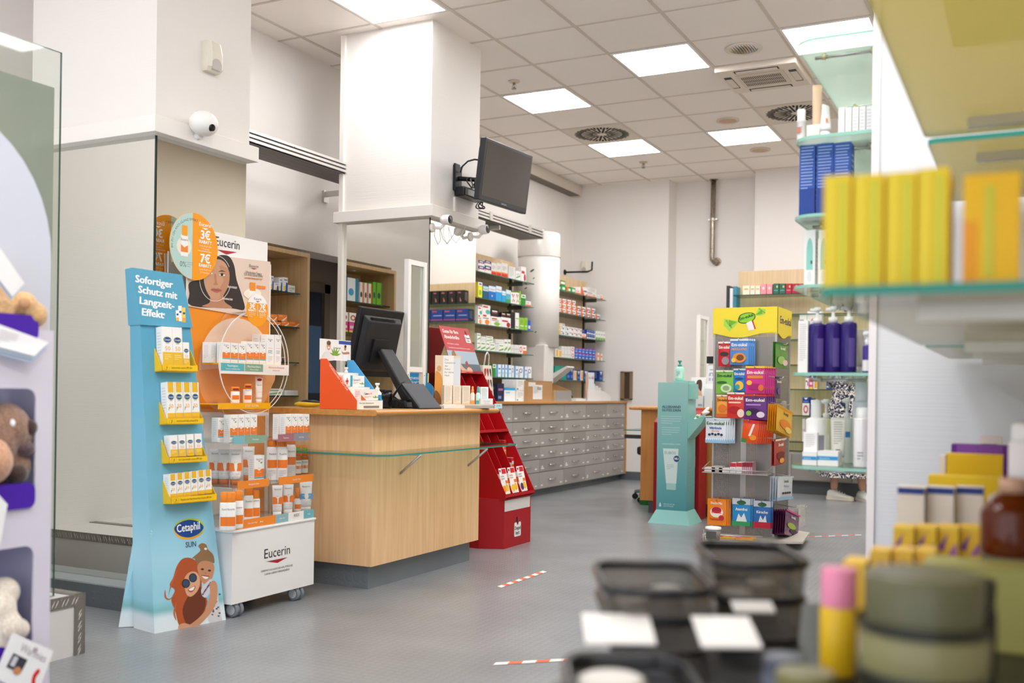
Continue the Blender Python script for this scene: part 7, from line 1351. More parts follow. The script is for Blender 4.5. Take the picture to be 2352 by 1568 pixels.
bag_stack((738, 838, 765, 905), '#e8561f', [('r', 0, .9, 1, 1, '#d2302c'), ('p', [(.4, .3), (.62, .85), (.75, .85), (.55, .3)], '#f6efe6'), E_(.7, .25, .22, .12, '#f0902a'), ('r', 0, 0, .3, .18, '#3f8a3a')], 8, 'orange-red sweet bags on the fourth row', out=.11, step=.012, tilt=-.10)
bag_stack((527, 645, 1258, 1422), '#ee8a24', [('t', 'Frucht-Mix', .5, .80, .09, '#fdf1d8', .6, 'c', .03), E_(.5, .5, .34, .2, '#f6efe6'), E_(.5, .58, .26, .12, '#b01f3a'), ('t', 'intact', .5, .46, .13, '#d2302c', .5, 'c', .03), E_(.75, .3, .14, .1, '#c2283a'), ('t', 'Traubenzucker', .5, .2, .08, '#c23a1c', .7, 'c', .03)], 3, 'orange fruit sugar bags on the bottom row')
bag_stack((683, 796, 1255, 1424), '#2f8fd0', [('r', 0, .78, 1, 1, '#c9d3da'), E_(.5, .85, .26, .08, '#2f6a4a'), ('t', 'Atemfrei', .5, .56, .1, '#f3f6f8', .64, 'c', .03), ('p', [(.2, .1), (.35, .45), (.5, .3), (.65, .48), (.85, .1)], '#e3edf2'), ('r', 0, 0, 1, .16, '#2f9a5a')], 3, 'blue-green menthol bags on the bottom row')
bag_stack((815, 922, 1270, 1438), '#2f74c0', [('r', 0, .78, 1, 1, '#c9d3da'), E_(.5, .86, .26, .08, '#2f6a4a'), ('t', 'Kirsche', .5, .54, .1, '#f3f6f8', .64, 'c', .03), ('p', [(.25, .12), (.4, .46), (.55, .3), (.7, .48), (.8, .12)], '#e3edf2'), ('r', 0, 0, 1, .22, '#c2203a')], 2, 'blue-red cherry bags on the bottom row')
bag_stack((948, 1024, 290, 446), '#4f9a3a', em('#2f6a2c', [E_(.4, .3, .3, .16, '#9fd06a'), E_(.7, .22, .2, .12, '#f0c9d0')]), 2, 'green sweet bags on the tower side', 'x', .07)
bag_stack((946, 980, 500, 636), '#4a2a66', em('#33204a', [E_(.5, .35, .3, .16, '#7a4a9a')]), 1, 'dark violet sweet bag on the tower side', 'x', .06)
bag_stack((952, 1050, 664, 824), '#f2b82a', em('#e0a01f', [E_(.5, .35, .34, .18, '#f08a24'), E_(.7, .2, .2, .12, '#f6dc6a')], '#5a3214'), 5, 'yellow ginger sweet bags on the tower side', 'x', .09, .012, -.14)
bag_stack((940, 1008, 884, 1046), '#b8322c', em('#f2e2cf', [E_(.5, .36, .34, .16, '#7c1f1c'), E_(.6, .16, .2, .1, '#f0b03a')]), 2, 'dark red sweet bags on the tower side', 'x', .08)
bag_stack((960, 1052, 1106, 1252), '#dfe6ec', [('r', 0, .93, 1, 1, '#c9d6e0'), ('t', 'Em-eukal', .5, .74, .12, '#2f5a2c', .86, 'c', .03), ('t', 'Wild-Kirsche', .5, .54, .1, '#2a4fb0', .6), *[E_(.3 + .15 * i, .3, .07, .05, '#3a2a30') for i in range(4)], ('r', 0, .02, 1, .12, '#8fc3e0')], 4, 'silver-white sweet bags on the tower side', 'x', .09, .014, -.06)
bag_stack((1005, 1092, 1300, 1450), '#6a2f5e', em('#d84a8a', [E_(.4, .4, .3, .12, '#a9c24a'), E_(.6, .2, .3, .1, '#2f1a30')]), 6, 'violet sweet bags fanned out low on the tower side', 'x', .10, .014, -.20)
bag_stack((1090, 1132, 1302, 1430), '#d8d4d0', [('l', .2, .8, .6, 4, .1, '#b0aaa6')], 3, 'clear whitish bags on the far edge of the tower side', 'x', .05, .012)
# small things on the trays
def tray_box(x0, x1, yt, ops, base, lb, d=.05, dy=-.19):
    a, b = hit(*c4(x0, yt), 'y', SY0 + dy), hit(*c4(x1, yt), 'y', SY0 + dy); return carton('pastille_tin', FY(a.x, SY0 + dy + d, mz + .001), b.x - a.x, a.z - mz - .001, d, base, ops, label=lb, cat='carton', group='small boxes on the wire tray')
for i in range(2): tray_box(668 + i * 38, 703 + i * 38, 1034 - i * 2, [('r', 0, .6, 1, 1, '#c2283a'), ('l', .15, .5, .7, 3, .12, '#7a5a9a')], '#f0eeee', ('nearer', 'second')[i] + ' red and white pastille box on the wire tray', .10)
for i in range(5): tray_box(744 + i * 13, 755 + i * 13, 1032, [('r', 0, .6, 1, 1, '#8a1f2c')], '#c9a0b0', ORD[i] + ' upright narrow dark red pastille box on the wire tray', .10)
for i in range(3):
    p = hit(*c4(555 + i * 45, 1075), 'y', SY0 - .14); mb = MB(); mb.box((p.x - .045, SY0 - .17, mz + .001 + 0), (p.x + .03, SY0 - .09, mz + .03 + .01 * (i % 2)), C(('#d8d4cf', '#b9b6b2', '#e6e3de')[i], .3)); tag(mb.build('blister_pack'), ORD[i] + ' flat silvery blister pack lying on the wire tray', 'blister pack', 'blister packs on the wire tray')
p = hit(1638, 1240, 'z', .062); T2 = thing('sweet_bucket', p, 'clear plastic tub with a white lid on the tower base', 'tub'); mb = MB(); mb.lathe([(.042, 0), (.05, .075)], C('#8f8d8b', .25), p, 24); mb.rect((p + Vector((-.035, -.052, .015)), Vector((1, 0, 0)), _z), 0, 0, .07, .05, '#54524f'); mb.build('tub', T2); mb = MB(); mb.lathe([(.053, .075), (.053, .088), (.045, .09), (0, .09)], C('#eceae6', .4), p, 24, caps=False); mb.build('lid', T2)
for i in range(2): f = (Vector((-1.90 + i * .12, 6.82, .0615 )), Vector((1, .05, 0)).normalized(), Vector((0, 1, 0))); mb = MB(); fbox(mb, f, 0, .115, 0, .10, 0, .014, C('#f0b22a', .4)); g = shifted(f, .014); mb.rect(g, .02, .03, .09, .07, '#e2622c'); mb.rect(g, .0, .0, .03, .03, '#c2283a'); tag(mb.build('chocolate_pack'), ('first', 'second')[i] + ' flat yellow pack lying on the tower base', 'pack', 'yellow packs on the tower base')

# ================================================================ far wall goods
fs = lambda x, y: (x, y)
stock('on the far wall shelf above the tower', [(1706, 1722, 656, 'sante'), (1723, 1734, 656, 'sante'), (1735, 1746, 656, 'sante'), (1747, 1760, 652, 'rose'), (1761, 1774, 652, 'rose'), (1776, 1789, 651, 'pine'), (1790, 1804, 651, 'pine'), (1805, 1818, 651, 'ruby'), (1819, 1834, 651, 'ruby'), (1835, 1851, 651, 'ruby'), (1856, 1866, 656, 'coal')], 11.09, 2.13, .12, fs, ax='y')
for i in range(3):
    p = hit(1677 + i * 8, 700, 'y', 11.3); c_ = ('#3a3a3c', '#e6e6ea', '#3f8fa8')[i]; mb = MB(); mb.box((p.x - .017, 11.2, 1.91), (p.x + .017, 11.45, 1.91 + (.34, .31, .33)[i]), C(c_, .5)); tag(mb.build('ring_binder'), ('black', 'white', 'teal')[i] + ' ring binder standing at the end of the far wall shelving', 'binder')
# support brace cartons farther along the wall, seen in the pillar mirror
for i in range(6): carton('brace_carton', FY(-1.02 + i * .12, 11.22, 2.131), .105, .17, .12, *K_['coal'], label=ORD[i] + ' black brace carton on the far wall, mirrored by the counter pillar', cat='carton', group='black brace cartons')
for i in range(5): carton('brace_carton', FY(-1.10 + i * .185, 11.22, 1.911), .175, .15, .14, *K_['marine'], label=ORD[i] + ' wide blue brace carton on the far wall, mirrored by the counter pillar', cat='carton', group='blue brace cartons')
c5 = lambda x, y: (1780 + x * .357, 640 + y * .357)
stock('on the far wall above the pump bottles', [(158, 206, 232, 'pillr'), (208, 300, 208, 'kneipp')], 11.09, 1.64, .12, c5, ax='y')
stock('on the far wall beyond the tower side', [(196, 218, 640, 'pillr'), (220, 244, 640, 'pink'), (246, 274, 640, 'gelo'), (330, 358, 642, 'royal'), (598, 622, 655, 'royal')], 11.09, 1.11, .12, c5, ax='y')
stock('low on the far wall beyond the tower side', [(176, 222, 800, 'redring'), (226, 250, 770, 'deep'), (176, 222, 758, 796, 'deep')], 11.09, .83, .12, c5, ax='y')
stock('lowest on the far wall beyond the tower side', [(176, 196, 900, 'wgrey'), (198, 216, 905, 'gelo')], 11.09, .55, .12, c5, ax='y')
# ================================================================ pier with rounded glass shelves
P3 = lambda x, y, d: Vector((0, 0, EYE)) + ray(x, y) * d
mb = MB(); mb.box((-.455, 3.45, 0), (.30, 4.45, CZ), wallpaper('pale_ribbed_wallpaper', '#dfe1e5')); struct(mb.build('wall_pier', origin=(0, 4, 0)))
mb = MB(); mb.box((-.475, 3.44, 0), (-.452, 3.462, CZ), C('#efe9ea', .3)); mb.build('trim_9'); struct(bpy.data.objects['trim_9'])
mk = thin_glass('milky_shelf_glass', '#e2efe6', 1.0, .42); me_ = C('#8fc4b2', .12)
GZ = [.805, 1.117, 1.41, 1.645, 1.905, 2.23]
gn = ('lowest', 'second lowest', 'third', 'fourth', 'fifth', 'topmost')
for i, z in enumerate(GZ):
    T = thing('glass_shelf', (-.6, 3.9, z - .01), gn[i] + ' rounded glass shelf on the side of the pale pier', 'shelf', 'rounded glass shelves on the pier')
    out = [(-.475, 3.47)] + [(-.475, 4.45), (-.735, 4.45)] + [(-.655 - .08 * sin(radians(a)), 3.55 - .08 * cos(radians(a))) for a in (90, 72, 54, 36, 18, 0)]
    mb = MB(); mb.prism(out[::-1], 'z', z - .010, z, mk, side=me_); mb.build('pane', T)
    for y in (3.62, 4.3): mb = MB(); mb.tube([(-.475, y, z - .022), (-.69, y, z - .022)], .006, C('#c3c1bf', .2, .95), 8); [mb.tube([(x, y, z - .03), (x, y, z - .010)], .008, C('#d8c8a8', .3, .5), 8) for x in (-.5, -.66)]; mb.build('support_rod', T)
def ps(box, z, y, dep, base, ops, name, label, cat, group=None, side=None):
    x0, x1, yt = box; a, b = hit(x0, yt, 'y', y), hit(x1, yt, 'y', y); return carton(name, FY(a.x, y + dep, z + .001), b.x - a.x, (a.z + b.z) / 2 - z - .001, dep, base, ops, side, label=label, cat=cat, group=group)
def pb(px, pyt, z, y, wpx, name, label, bodyc, capc, capfrac, ops=(), sy=1.0, pump=None, cat='bottle', group=None, neck=.5, rough=.3):
    p = hit(px, pyt, 'y', y); h = p.z - z - .001; r = wpx / 2 * (y * .8905 + .27) / FPX; hb = h * (1 - capfrac); p = Vector((p.x, y, z + .001))
    prof = [(0, 0), (r * .95, 0), (r, .004), (r, hb * .95), (r * (neck + .3), hb * .985), (r * neck, hb)]
    cp = [(r * neck, hb - .001), (r * neck * 1.08, hb + .003), (r * neck * 1.05, h * .985), (0, h)] if not pump else [(r * .55, hb - .001), (r * .55, hb + .018), (r * .2, hb + .02), (r * .2, h - .012), (0, h - .012)]
    return bottle(name, p, prof, C(bodyc, rough), cp, C(capc, .35), label, cat, group, [(o[0], *[q * (r if 0 else 1) if isinstance(q, (int, float)) else q for q in o[1:]]) for o in ops], radians(-4), sy, None, (h - .008, -r * .9) if pump else None)
nb = [('r', 0, .06, 1, .40, '#1e3f8c'), ('l', .1, .96, .8, 14, .042, '#9fb4e2')]
for i, (a, b) in enumerate(((1837, 1873), (1876, 1915), (1916, 1955))): ps((a, b, 331 - i * 2), 1.645, 3.54 + .012 * (2 - i), .07, '#2f52a4', nb, 'care_carton', ('outermost', 'middle', 'innermost')[i] + ' tall blue carton with fine white print on the pier shelf', 'carton', 'tall blue cartons on the pier')
for i, (a, b) in enumerate(((1848, 1873), (1881, 1902))): ps((a, b, 528), 1.41, 3.56, .05, '#f1f0ee', [('e', .5, .6, .3, .26, '#8fd0c4'), ('r', .2, .3, .8, .6, '#8fd0c4'), ('r', .6, .4, .75, .46, '#3a3a3c'), ('e', .5, .18, .2, .1, '#dfe3e3')], 'care_carton', ('outer', 'inner')[i] + ' white and mint tube carton on the pier shelf under the blue ones', 'carton', 'mint cartons on the pier')
pb(1841, 251, 1.905, 3.56, 19, 'spray_tube', 'slim white tube bottle at the edge of the high pier shelf', '#f1efed', '#eceae8', .35, [('band', -40, 10, .03, .05, '#e2764a'), ('l', .05, .02, 5, .006, '#9a9a9c')], neck=.9)
ps((1853, 1884, 286), 1.905, 3.62, .05, '#f3efeb', [('r', 0, 0, 1, .3, '#e98a4a')], 'care_carton', 'low white carton with an orange edge on the high pier shelf', 'carton')
p = hit(1896, 290, 'y', 3.6); crimp_tube('care_tube', Vector((p.x, 3.6, 1.906)), radians(70), .045, .13, .035, C('#f3f1ee', .35), 'cap', '#f1efec', 'white tube standing upside down on the high pier shelf', 'tube', None, [('r', 0, .3, .3, .45, '#e98a4a')], caph=.3)
for i in range(5): a = 1926 + i * 16; ps((a, a + 14, 247 - i), 1.905, 3.60, .06, '#efeeec', [('l', .15, .9, .7, 8, .1, '#cfcfd0')], 'care_carton', ORD[i] + ' narrow white carton from the outside on the high pier shelf', 'carton', 'narrow white cartons on the pier')
p = hit(1877, 240, 'y', 3.76); crimp_tube('care_tube', Vector((p.x, 3.76, 1.906)), radians(20), .035, .25, .035, C('#eecbab', .4), 'cap', '#e8c4a4', 'peach coloured tube at the rear of the high pier shelf', 'tube')
for i, (a, b) in enumerate(((1834, 1856), (1857, 1870))): ps((a, b, 736), 1.117, 3.53 + i * .03, .06, '#f1efed', [('l', .15, .93, .7, 18, .04, '#bdb9b6')], 'care_carton', ('outer', 'inner')[i] + ' tall slim white carton beside the violet pump bottles', 'carton', 'slim white cartons on the pier')
for i, x in enumerate((1878, 1914, 1950)):
    pb(x, 707 - i * 2, 1.117, 3.55, 37, 'pump_bottle', ('outermost', 'middle', 'innermost')[i] + ' violet pump bottle with white pump on the pier shelf', '#2b1a68', '#f0eeec', .24, [('band', 15, 62, .02, .115, '#5a4a90'), ('l', .10, .0, 1, .01, '#8a7ab0')], 1.0, True, 'bottle', 'violet pump bottles', .6, .12)
for i, (x, c_) in enumerate(((1976, '#e3d3c6'), (1990, '#efe9e4'))):
    p = hit(x, 843, 'y', 3.62); crimp_tube('care_tube', Vector((p.x, 3.64, 1.118)), radians(20), .032, .15, .025, C(c_, .35), 'cap', '#efece8', ('beige', 'white')[i] + ' upright tube between the violet bottles and pier edge', 'tube')
pb(1993, 762, 1.117, 3.53, 21, 'pump_bottle', 'small violet bottle with white cap and label at the pier edge', '#45308a', '#f0eeec', .33, [('band', -60, 60, .006, .042, '#efece9')], 1.0, True, 'bottle', None, .6, .15)
pb(1875, 917, .805, 3.60, 44, 'lotion_bottle', 'large white lotion bottle behind the small cream cartons', '#f1efed', '#efedeb', .28, [('l', .08, .03, 3, .008, '#6a6a8a'), ('band', 25, 70, .02, .10, '#8f8f9a')], 1.0, None, 'bottle', None, .5)
pb(1898, 918, .805, 3.72, 26, 'pump_bottle', 'pale yellow oil bottle with white pump on the lowest glass shelf', '#ece2bc', '#efedeb', .3, [('band', -50, 50, .04, .10, '#f4f1e6')], 1.0, True, 'bottle', None, .55, .15)
pb(1946, 916, .805, 3.74, 24, 'pump_bottle', 'white bottle with a blue bar behind the grey printed tube', '#efece4', '#efedeb', .3, [('band', -50, 50, .09, .11, '#3f8ad0')], 1.0, True, 'bottle', None, .55)
p = hit(1922, 1055, 'y', 3.6); crimp_tube('care_tube', Vector((p.x, 3.62, .806)), radians(10), .05, .16, .03, C('#e8e4da', .35), 'cap', '#efece8', 'greyish printed tube in the middle of the lowest glass shelf', 'tube', None, [('l', .2, .9, .6, 10, .06, '#9a9a92'), ('r', .35, .08, .65, .2, '#55555a')])
ps((1846, 1877, 993), .848, 3.545, .05, '#f1efee', [('l', .15, .9, .7, 7, .1, '#c9c6c4')], 'cream_carton', 'small white carton standing on top of the outer blue-striped carton', 'carton')
for i, (a, b) in enumerate(((1843, 1876), (1878, 1925))): ps((a, b, 1037 - i), .805, 3.52, .055 if i == 0 else .08, '#f2f0ee', [('r', 0, .4, 1, .66, '#2f9ad6'), ('t', 'Sensitive', .1, .47, .1, '#e6f3fb', .5, 'l')], 'cream_carton', ('outer', 'inner')[i] + ' white cream carton with a blue stripe on the lowest glass shelf', 'carton', 'blue-striped cream cartons', [('r', 0, .4, 1, .66, '#2f9ad6')] if 0 else BLUR)
pb(1982, 934, .805, 3.55, 38, 'spray_can', 'white spray can with small print at the pier end of the lowest shelf', '#f2f0ee', '#f0eeec', .18, [('band', 10, 60, .02, .16, '#dcd6d8'), ('l', .05, .02, 3, .01, '#8a8a8c')], 1.0, None, 'spray can', None, .7)
pb(1980, 872, .805, 3.72, 40, 'spray_can', 'taller pale blue-grey spray can behind the white spray can', '#dfe4ea', '#e9ecf0', .25, [], 1.0, None, 'spray can', None, .7)

# ================================================================ woman behind the glass shelves (seen through the gaps)
px0, py0 = -1.67, 10.62
T = thing('person', (px0, py0, 0), 'person in a navy and white floral midi dress and pale sneakers behind the glass shelves', 'person')
def skin_mesh(name, joints, edges, mat, parent, root=0, sub=2):
    me = bpy.data.meshes.new(name); o_ = Vector(parent['_o']); me.from_pydata([tuple(Vector(j[0]) - o_) for j in joints], edges, []); ob = bpy.data.objects.new(name, me); COL.objects.link(ob); ob.parent = parent
    s = ob.modifiers.new('skin', 'SKIN'); s.use_smooth_shade = True
    for v, j in zip(me.skin_vertices[0].data, joints): v.radius = j[1] if isinstance(j[1], tuple) else (j[1], j[1])
    me.skin_vertices[0].data[root].use_root = True
    m_ = ob.modifiers.new('sub', 'SUBSURF'); m_.levels = m_.render_levels = sub; me.materials.append(mat); return ob
sk_ = C('#d9a78c', .5); q = lambda x, y, z: (px0 + x, py0 + y, z)
J = [(q(0, 0, .92), (.15, .11)), (q(0, 0, 1.12), (.125, .095)), (q(0, .01, 1.32), (.155, .10)), (q(0, .01, 1.43), (.06, .055)), (q(0, 0, 1.50), (.05, .05)), (q(.0, -.01, 1.60), (.08, .095)), (q(0, -.01, 1.68), (.06, .07)),
     (q(-.18, .01, 1.38), .05), (q(-.13, .12, 1.14), .038), (q(.14, .13, 1.12), .028), (q(.18, .01, 1.38), .05), (q(.20, -.02, 1.14), .038), (q(.36, -.04, 1.12), .028),
     (q(-.095, 0, .86), .095), (q(-.10, .0, .48), .055), (q(-.105, .01, .26), .048), (q(-.11, .01, .09), .034), (q(.095, .02, .86), .095), (q(.12, .03, .48), .055), (q(.14, .05, .26), .048), (q(.16, .06, .09), .034)]
skin_mesh('body', J, [(0, 1), (1, 2), (2, 3), (3, 4), (4, 5), (5, 6), (2, 7), (7, 8), (8, 9), (2, 10), (10, 11), (11, 12), (0, 13), (13, 14), (14, 15), (15, 16), (0, 17), (17, 18), (18, 19), (19, 20)], sk_, T)
for s_ in (-1, 1):
    for f_ in range(5):
        mb = MB(); b0 = Vector(q(.25 + s_ * .125, (.13 if s_ < 0 else -.04) + (f_ - 2) * .014, 1.12)); ln = (.05, .07, .078, .072, .058)[f_]
        mb.tube([b0 + Vector((-.02, 0, .01)), b0 + Vector((ln * .5, 0, 0)), b0 + Vector((ln * .8, 0, -.015)), b0 + Vector((ln * .86, 0, -.035))], [.010, .009, .008, .006], sk_, 8); mb.build('finger', T)
fl = floral(); mb = MB(); loops = []
for z, rx, ry in ((.235, .26, .22), (.30, .255, .21), (.55, .225, .185), (.80, .195, .155), (.96, .175, .135), (1.06, .14, .115), (1.14, .135, .11), (1.28, .165, .125), (1.38, .17, .115), (1.43, .10, .08)):
    loops.append([q(rx * cos(2 * pi * k / 36) * (1 + .035 * sin(9 * 2 * pi * k / 36) * max(0, .9 - z)), ry * sin(2 * pi * k / 36) * (1 + .035 * sin(9 * 2 * pi * k / 36) * max(0, .9 - z)) + .01, z) for k in range(36)])
mb.loft(loops, fl, cap=False); mb.build('dress', T)
for s_ in (-1, 1): mb = MB(); mb.tube([q(s_ * .15, .01, 1.39), q(s_ * .185, .05 if s_ < 0 else 0, 1.27), q(-.135 if s_ < 0 else .20, .11 if s_ < 0 else -.02, 1.15)], [.068, .062, .058], fl, 14); mb.build('sleeve', T)
hr = fur('#6a4a34', '#3f2a1e'); mb = MB(); mb.ball(q(-.02, .01, 1.625), .105, hr, 20, 12, (1.0, .92, 1.05)); mb.tube([q(-.06, .02, 1.62), q(-.08, .03, 1.48), q(-.07, .03, 1.36)], [.085, .08, .05], hr, 14); mb.build('hair', T)
mb = MB()
for s_ in (-1, 1): mb.ball(q(s_ * .032, -.10, 1.605), .010, '#f1efec', 10, 6); mb.ball(q(s_ * .032, -.107, 1.605), .006, '#3a2a20', 8, 6)
mb.tube([q(-.025, -.098, 1.548), q(0, -.105, 1.545), q(.025, -.098, 1.548)], .005, '#b3605a', 6); mb.tube([q(0, -.10, 1.61), q(0, -.118, 1.58), q(0, -.1, 1.57)], [.006, .012, .006], sk_, 8); mb.xf(Matrix.Translation(q(0, 0, 0)) @ Matrix.Rotation(radians(70), 4, 'Z') @ Matrix.Translation(-Vector(q(0, 0, 0)))); mb.build('face', T)
def shoe(x, y, ang, label):
    R = Matrix.Translation((px0 + x, py0 + y, 0)) @ Matrix.Rotation(ang, 4, 'Z'); up_, so = C('#e3e6dc', .6), C('#efe4d6', .5); mb = MB(); loops = []
    for t, wd, h in ((-.06, .030, .085), (-.04, .036, .10), (0, .037, .105), (.05, .041, .082), (.10, .046, .062), (.15, .043, .050), (.185, .028, .040)): loops.append([(t, wd * cos(a), .026 + (h - .026) * max(0, sin(a)) ** .8) for a in [pi * k / 10 for k in range(11)]] + [(t, -wd * .95, .024), (t, wd * .95, .024)])
    mb.loft(loops, up_); mb.xf(R); s = mb.build('shoe', T)
    mb = MB(); pl = spline([(-.072, 0), (-.06, .036), (0, .036), (.06, .040), (.12, .047), (.175, .038), (.198, 0), (.175, -.036), (.12, -.044), (.05, -.038), (0, -.036), (-.06, -.036)], 3); mb.prism(pl, 'z', 0.001, .032, so); mb.xf(R); mb.build('sole', s)
    mb = MB()
    for k in range(4): t = .03 + k * .025; z = .098 - k * .011; mb.tube([(t, -.022, z - .006), (t + .004, 0, z + .004), (t, .022, z - .006)], .0035, '#f6f5f0', 6)
    mb.tube([(.03, 0, .10), (.01, .03, .105), (.025, .012, .102)], .003, '#f6f5f0', 5); mb.tube([(.03, 0, .10), (.015, -.03, .1), (.028, -.012, .102)], .003, '#f6f5f0', 5); mb.xf(R); mb.build('laces', s)
shoe(-.11, 0, radians(-6), ''); shoe(.155, .03, radians(-52), '')

# ================================================================ glass wall shelving on the near right with its goods
wall_x = .30; ng = thin_glass('near_shelf_glass', '#b9b184', .8, .55); ne = C('#1f8a78', .12)
def nshelf(x0, y0, y1, z, label):
    T = thing('glass_shelf', ((x0 + wall_x) / 2, (y0 + y1) / 2, z - .012), label, 'shelf', 'long glass shelves on the near wall')
    mb = MB(); mb.prism(rrect(x0, y0, wall_x, y1, .02, 3), 'z', z - .012, z, ng, side=ne); mb.build('pane', T)
    for y in (y0 + .15, y1 - .15): mb = MB(); mb.box((x0 + .1, y - .01, z - .034), (wall_x, y + .01, z - .012), C('#b9b5a8', .3, .6)); mb.build('bracket', T)
nshelf(-.235, 1.27, 2.56, 1.172, 'glass shelf carrying the bright yellow cartons')
nshelf(-.235, 2.62, 3.42, 1.172, 'glass shelf following behind the yellow cartons shelf')
nshelf(-.235, .45, 2.56, 1.657, 'uppermost near glass shelf seen from below')
nshelf(-.235, 2.62, 3.42, 1.657, 'upper glass shelf following behind towards the pier')
yc = lambda k: [('r', .0, 0, .1, 1, '#ecc91c'), ('r', .55, .05, .85, .95, '#d9d23a'), ('r', .14, 0, .4, 1, '#f6dc3c')] if k == 0 else [('r', 0, 0, .25, .6, '#f0a01a'), ('r', .38, .1, .55, .9, '#cfc83a')]
zs_ = 1.173; yy_ = 1.36
def ny(x0, x1, yt, z, y, dep, base, ops, label, name='supplement_carton', cat='carton', group=None):
    a, b = hit(x0, yt, 'y', y), hit(x1, yt, 'y', y); return carton(name, FY(a.x, y + dep, z), b.x - a.x, max((a.z + b.z) / 2 - z, .02), dep, base, ops, label=label, cat=cat, group=group)
for i, (x0, x1, yt) in enumerate(((1892, 1955, 402), (1960, 2030, 400), (2036, 2104, 395), (2108, 2180, 386))): ny(x0, x1, yt, zs_, yy_ + .0, .10, '#f3d11f', yc(0), ('outermost', 'second', 'third', 'innermost')[i] + ' bright yellow carton of the blurred row on the near shelf', group='bright yellow cartons')
ny(2214, 2345, 398, zs_, 1.36, .06, '#f2bd16', yc(1), 'wide golden yellow carton at the near shelf end by the frame edge')
# table with goods under the shelves
TZ = .70
T = thing('display_table', (-.1, 1.9, 0), 'charcoal low display table carrying the blurred goods', 'table')
mb = MB(); mb.prism([(-.50, .55), (.29, .55), (.29, 3.3), (-.20, 3.3), (-.20, 1.75), (-.50, 1.68)], 'z', TZ - .03, TZ, C('#16171c', .3)); mb.build('top', T, bevel=.006)
mb = MB(); mb.prism([(-.46, .6), (.28, .6), (.28, 3.25), (-.16, 3.25), (-.16, 1.72), (-.46, 1.64)], 'z', 0, TZ - .03, C('#55585c', .5)); mb.build('base', T)
smk = thin_glass('smoke_acrylic', '#a8a39c', 1.2, .25); rim = C('#1d1e22', .2)
CW = lambda a, b, z=0: Vector((0, 0, z)) + _r0 * a + _f * b
def tub(name, a0, b0, a1, b1, z0, h, label):
    c = CW((a0 + a1) / 2, (b0 + b1) / 2, z0); T = thing(name, c, label, 'tray', 'smoky display trays'); o1 = rrect(a0, b0, a1, b1, .03); o2 = rrect(a0 - .01, b0 - .01, a1 + .01, b1 + .01, .04)
    mb = MB(); mb.loft([[CW(a, b, z0) for a, b in o1], [CW(a, b, z0 + h) for a, b in o2]], smk, cap=False, smooth=False); mb.build('wall', T)
    mb = MB(); mb.loft([[CW(a, b, z0) for a, b in o1], [CW(a, b, z0 + .004) for a, b in o1]], C('#2c2c30', .3), smooth=False); mb.build('floor_panel', T)
    for zz in (h - .008, h * .5): mb = MB(); k = zz / h; mb.tube([CW(a + (c - a) * k, b + (d - b) * k, z0 + zz) for (a, b), (c, d) in zip(o1, o2)], .006, rim, 6, closed=True); mb.build('rim', T)
def pcard(a0, b0, a1, b1, z, label, tilt=.015):
    mb = MB(); q = [CW(a0, b0, z), CW(a1, b0, z), CW(a1, b1, z + tilt), CW(a0, b1, z + tilt)]; mb.loft([q, [p + Vector((0, 0, .003)) for p in q]], C('#dcd9d5', .4), smooth=False); return tag(mb.build('price_card'), label, 'card', 'white price cards')
def qbox(px, py, d): return P3(px, py, d)
tub('smoke_tray', .135, 1.33, .262, 1.53, TZ, .09, 'tall smoky tray with dark rims at the aisle corner of the table')
tub('smoke_tray', .295, 1.40, .405, 1.58, TZ, .115, 'taller smoky tray with dark rims beside the yellow bottle')
tub('smoke_tray', .075, .98, .20, 1.22, TZ, .03, 'low smoky tray nearest to the camera at the aisle corner')
mb = MB(); c = CW(.112, 1.10, TZ + .006); mb.lathe([(.034, 0), (.036, .004), (.036, .026), (.03, .029), (0, .03)], C('#c4bfb8', .35), c, 24, caps=False); tag(mb.build('tin'), 'round pale flat tin in the tray nearest to the camera', 'tin')
pcard(.095, 1.255, .182, 1.33, TZ + .03, 'pale card leaning at the front of the tall aisle corner tray', .02)
pcard(.232, 1.225, .305, 1.30, TZ + .035, 'bright white square card between the low and taller tray', .02)
pcard(.30, 1.36, .355, 1.385, TZ + .05, 'narrow white card before the taller smoky tray', .008)
for i, (a, b) in enumerate(((.165, 1.38), (.225, 1.46), (.32, 1.44), (.375, 1.52))):
    mb = MB(); mb.lathe([(0, 0), (.025, 0), (.027, .005), (.025, .05), (.022, .058), (0, .06)], C(('#8a8580', '#6e6a66', '#97928c', '#7c7772')[i], .3), CW(a, b, TZ + .006), 18); tag(mb.build('tin'), ('outer near', 'outer far', 'inner near', 'inner far')[i] + ' grey tin inside the smoky trays', 'tin', 'grey tins in the trays')
def lump(px, py, d, r, h, prof, c_, cap, label, name='jar', rough=.3, n=24):
    p = P3(px, py, d); p.z = TZ; T = thing(name, p, label, name.split('_')[-1]); mb = MB(); mb.lathe([(0, 0), (r * .95, 0), (r, .005)] + [(r * a, h * b) for a, b in prof], C(c_, rough), p, n); mb.build('body', T); mb = MB(); k = prof[-1][0]; mb.lathe([(r * k * 1.04, h * prof[-1][1] - .002), (r * k * 1.06, h * .985), (r * k, h), (0, h)], C(cap, .3), p, n, caps=False); mb.build('lid', T); return T
lump(2120, 1500, .98, .060, .172, [(1, .40), (.97, .42), (1, .45), (1, .66), (.9, .72), (.86, .75)], '#858158', '#5f5e42', 'big olive green jar with a darker lid close to the camera', 'olive_jar', .25)
p = P3(2120, 1500, .98); p.z = TZ; jar = bpy.data.objects['olive_jar']
for z0, z1 in ((.0, .02), (.062, .082), (.118, .128)): mb = MB(); mb.lathe([(.0606, z0), (.0612, z0 + .002), (.0612, z1 - .002), (.0606, z1)], C('#26271f', .3), p, 28, caps=False); mb.build('band', jar)
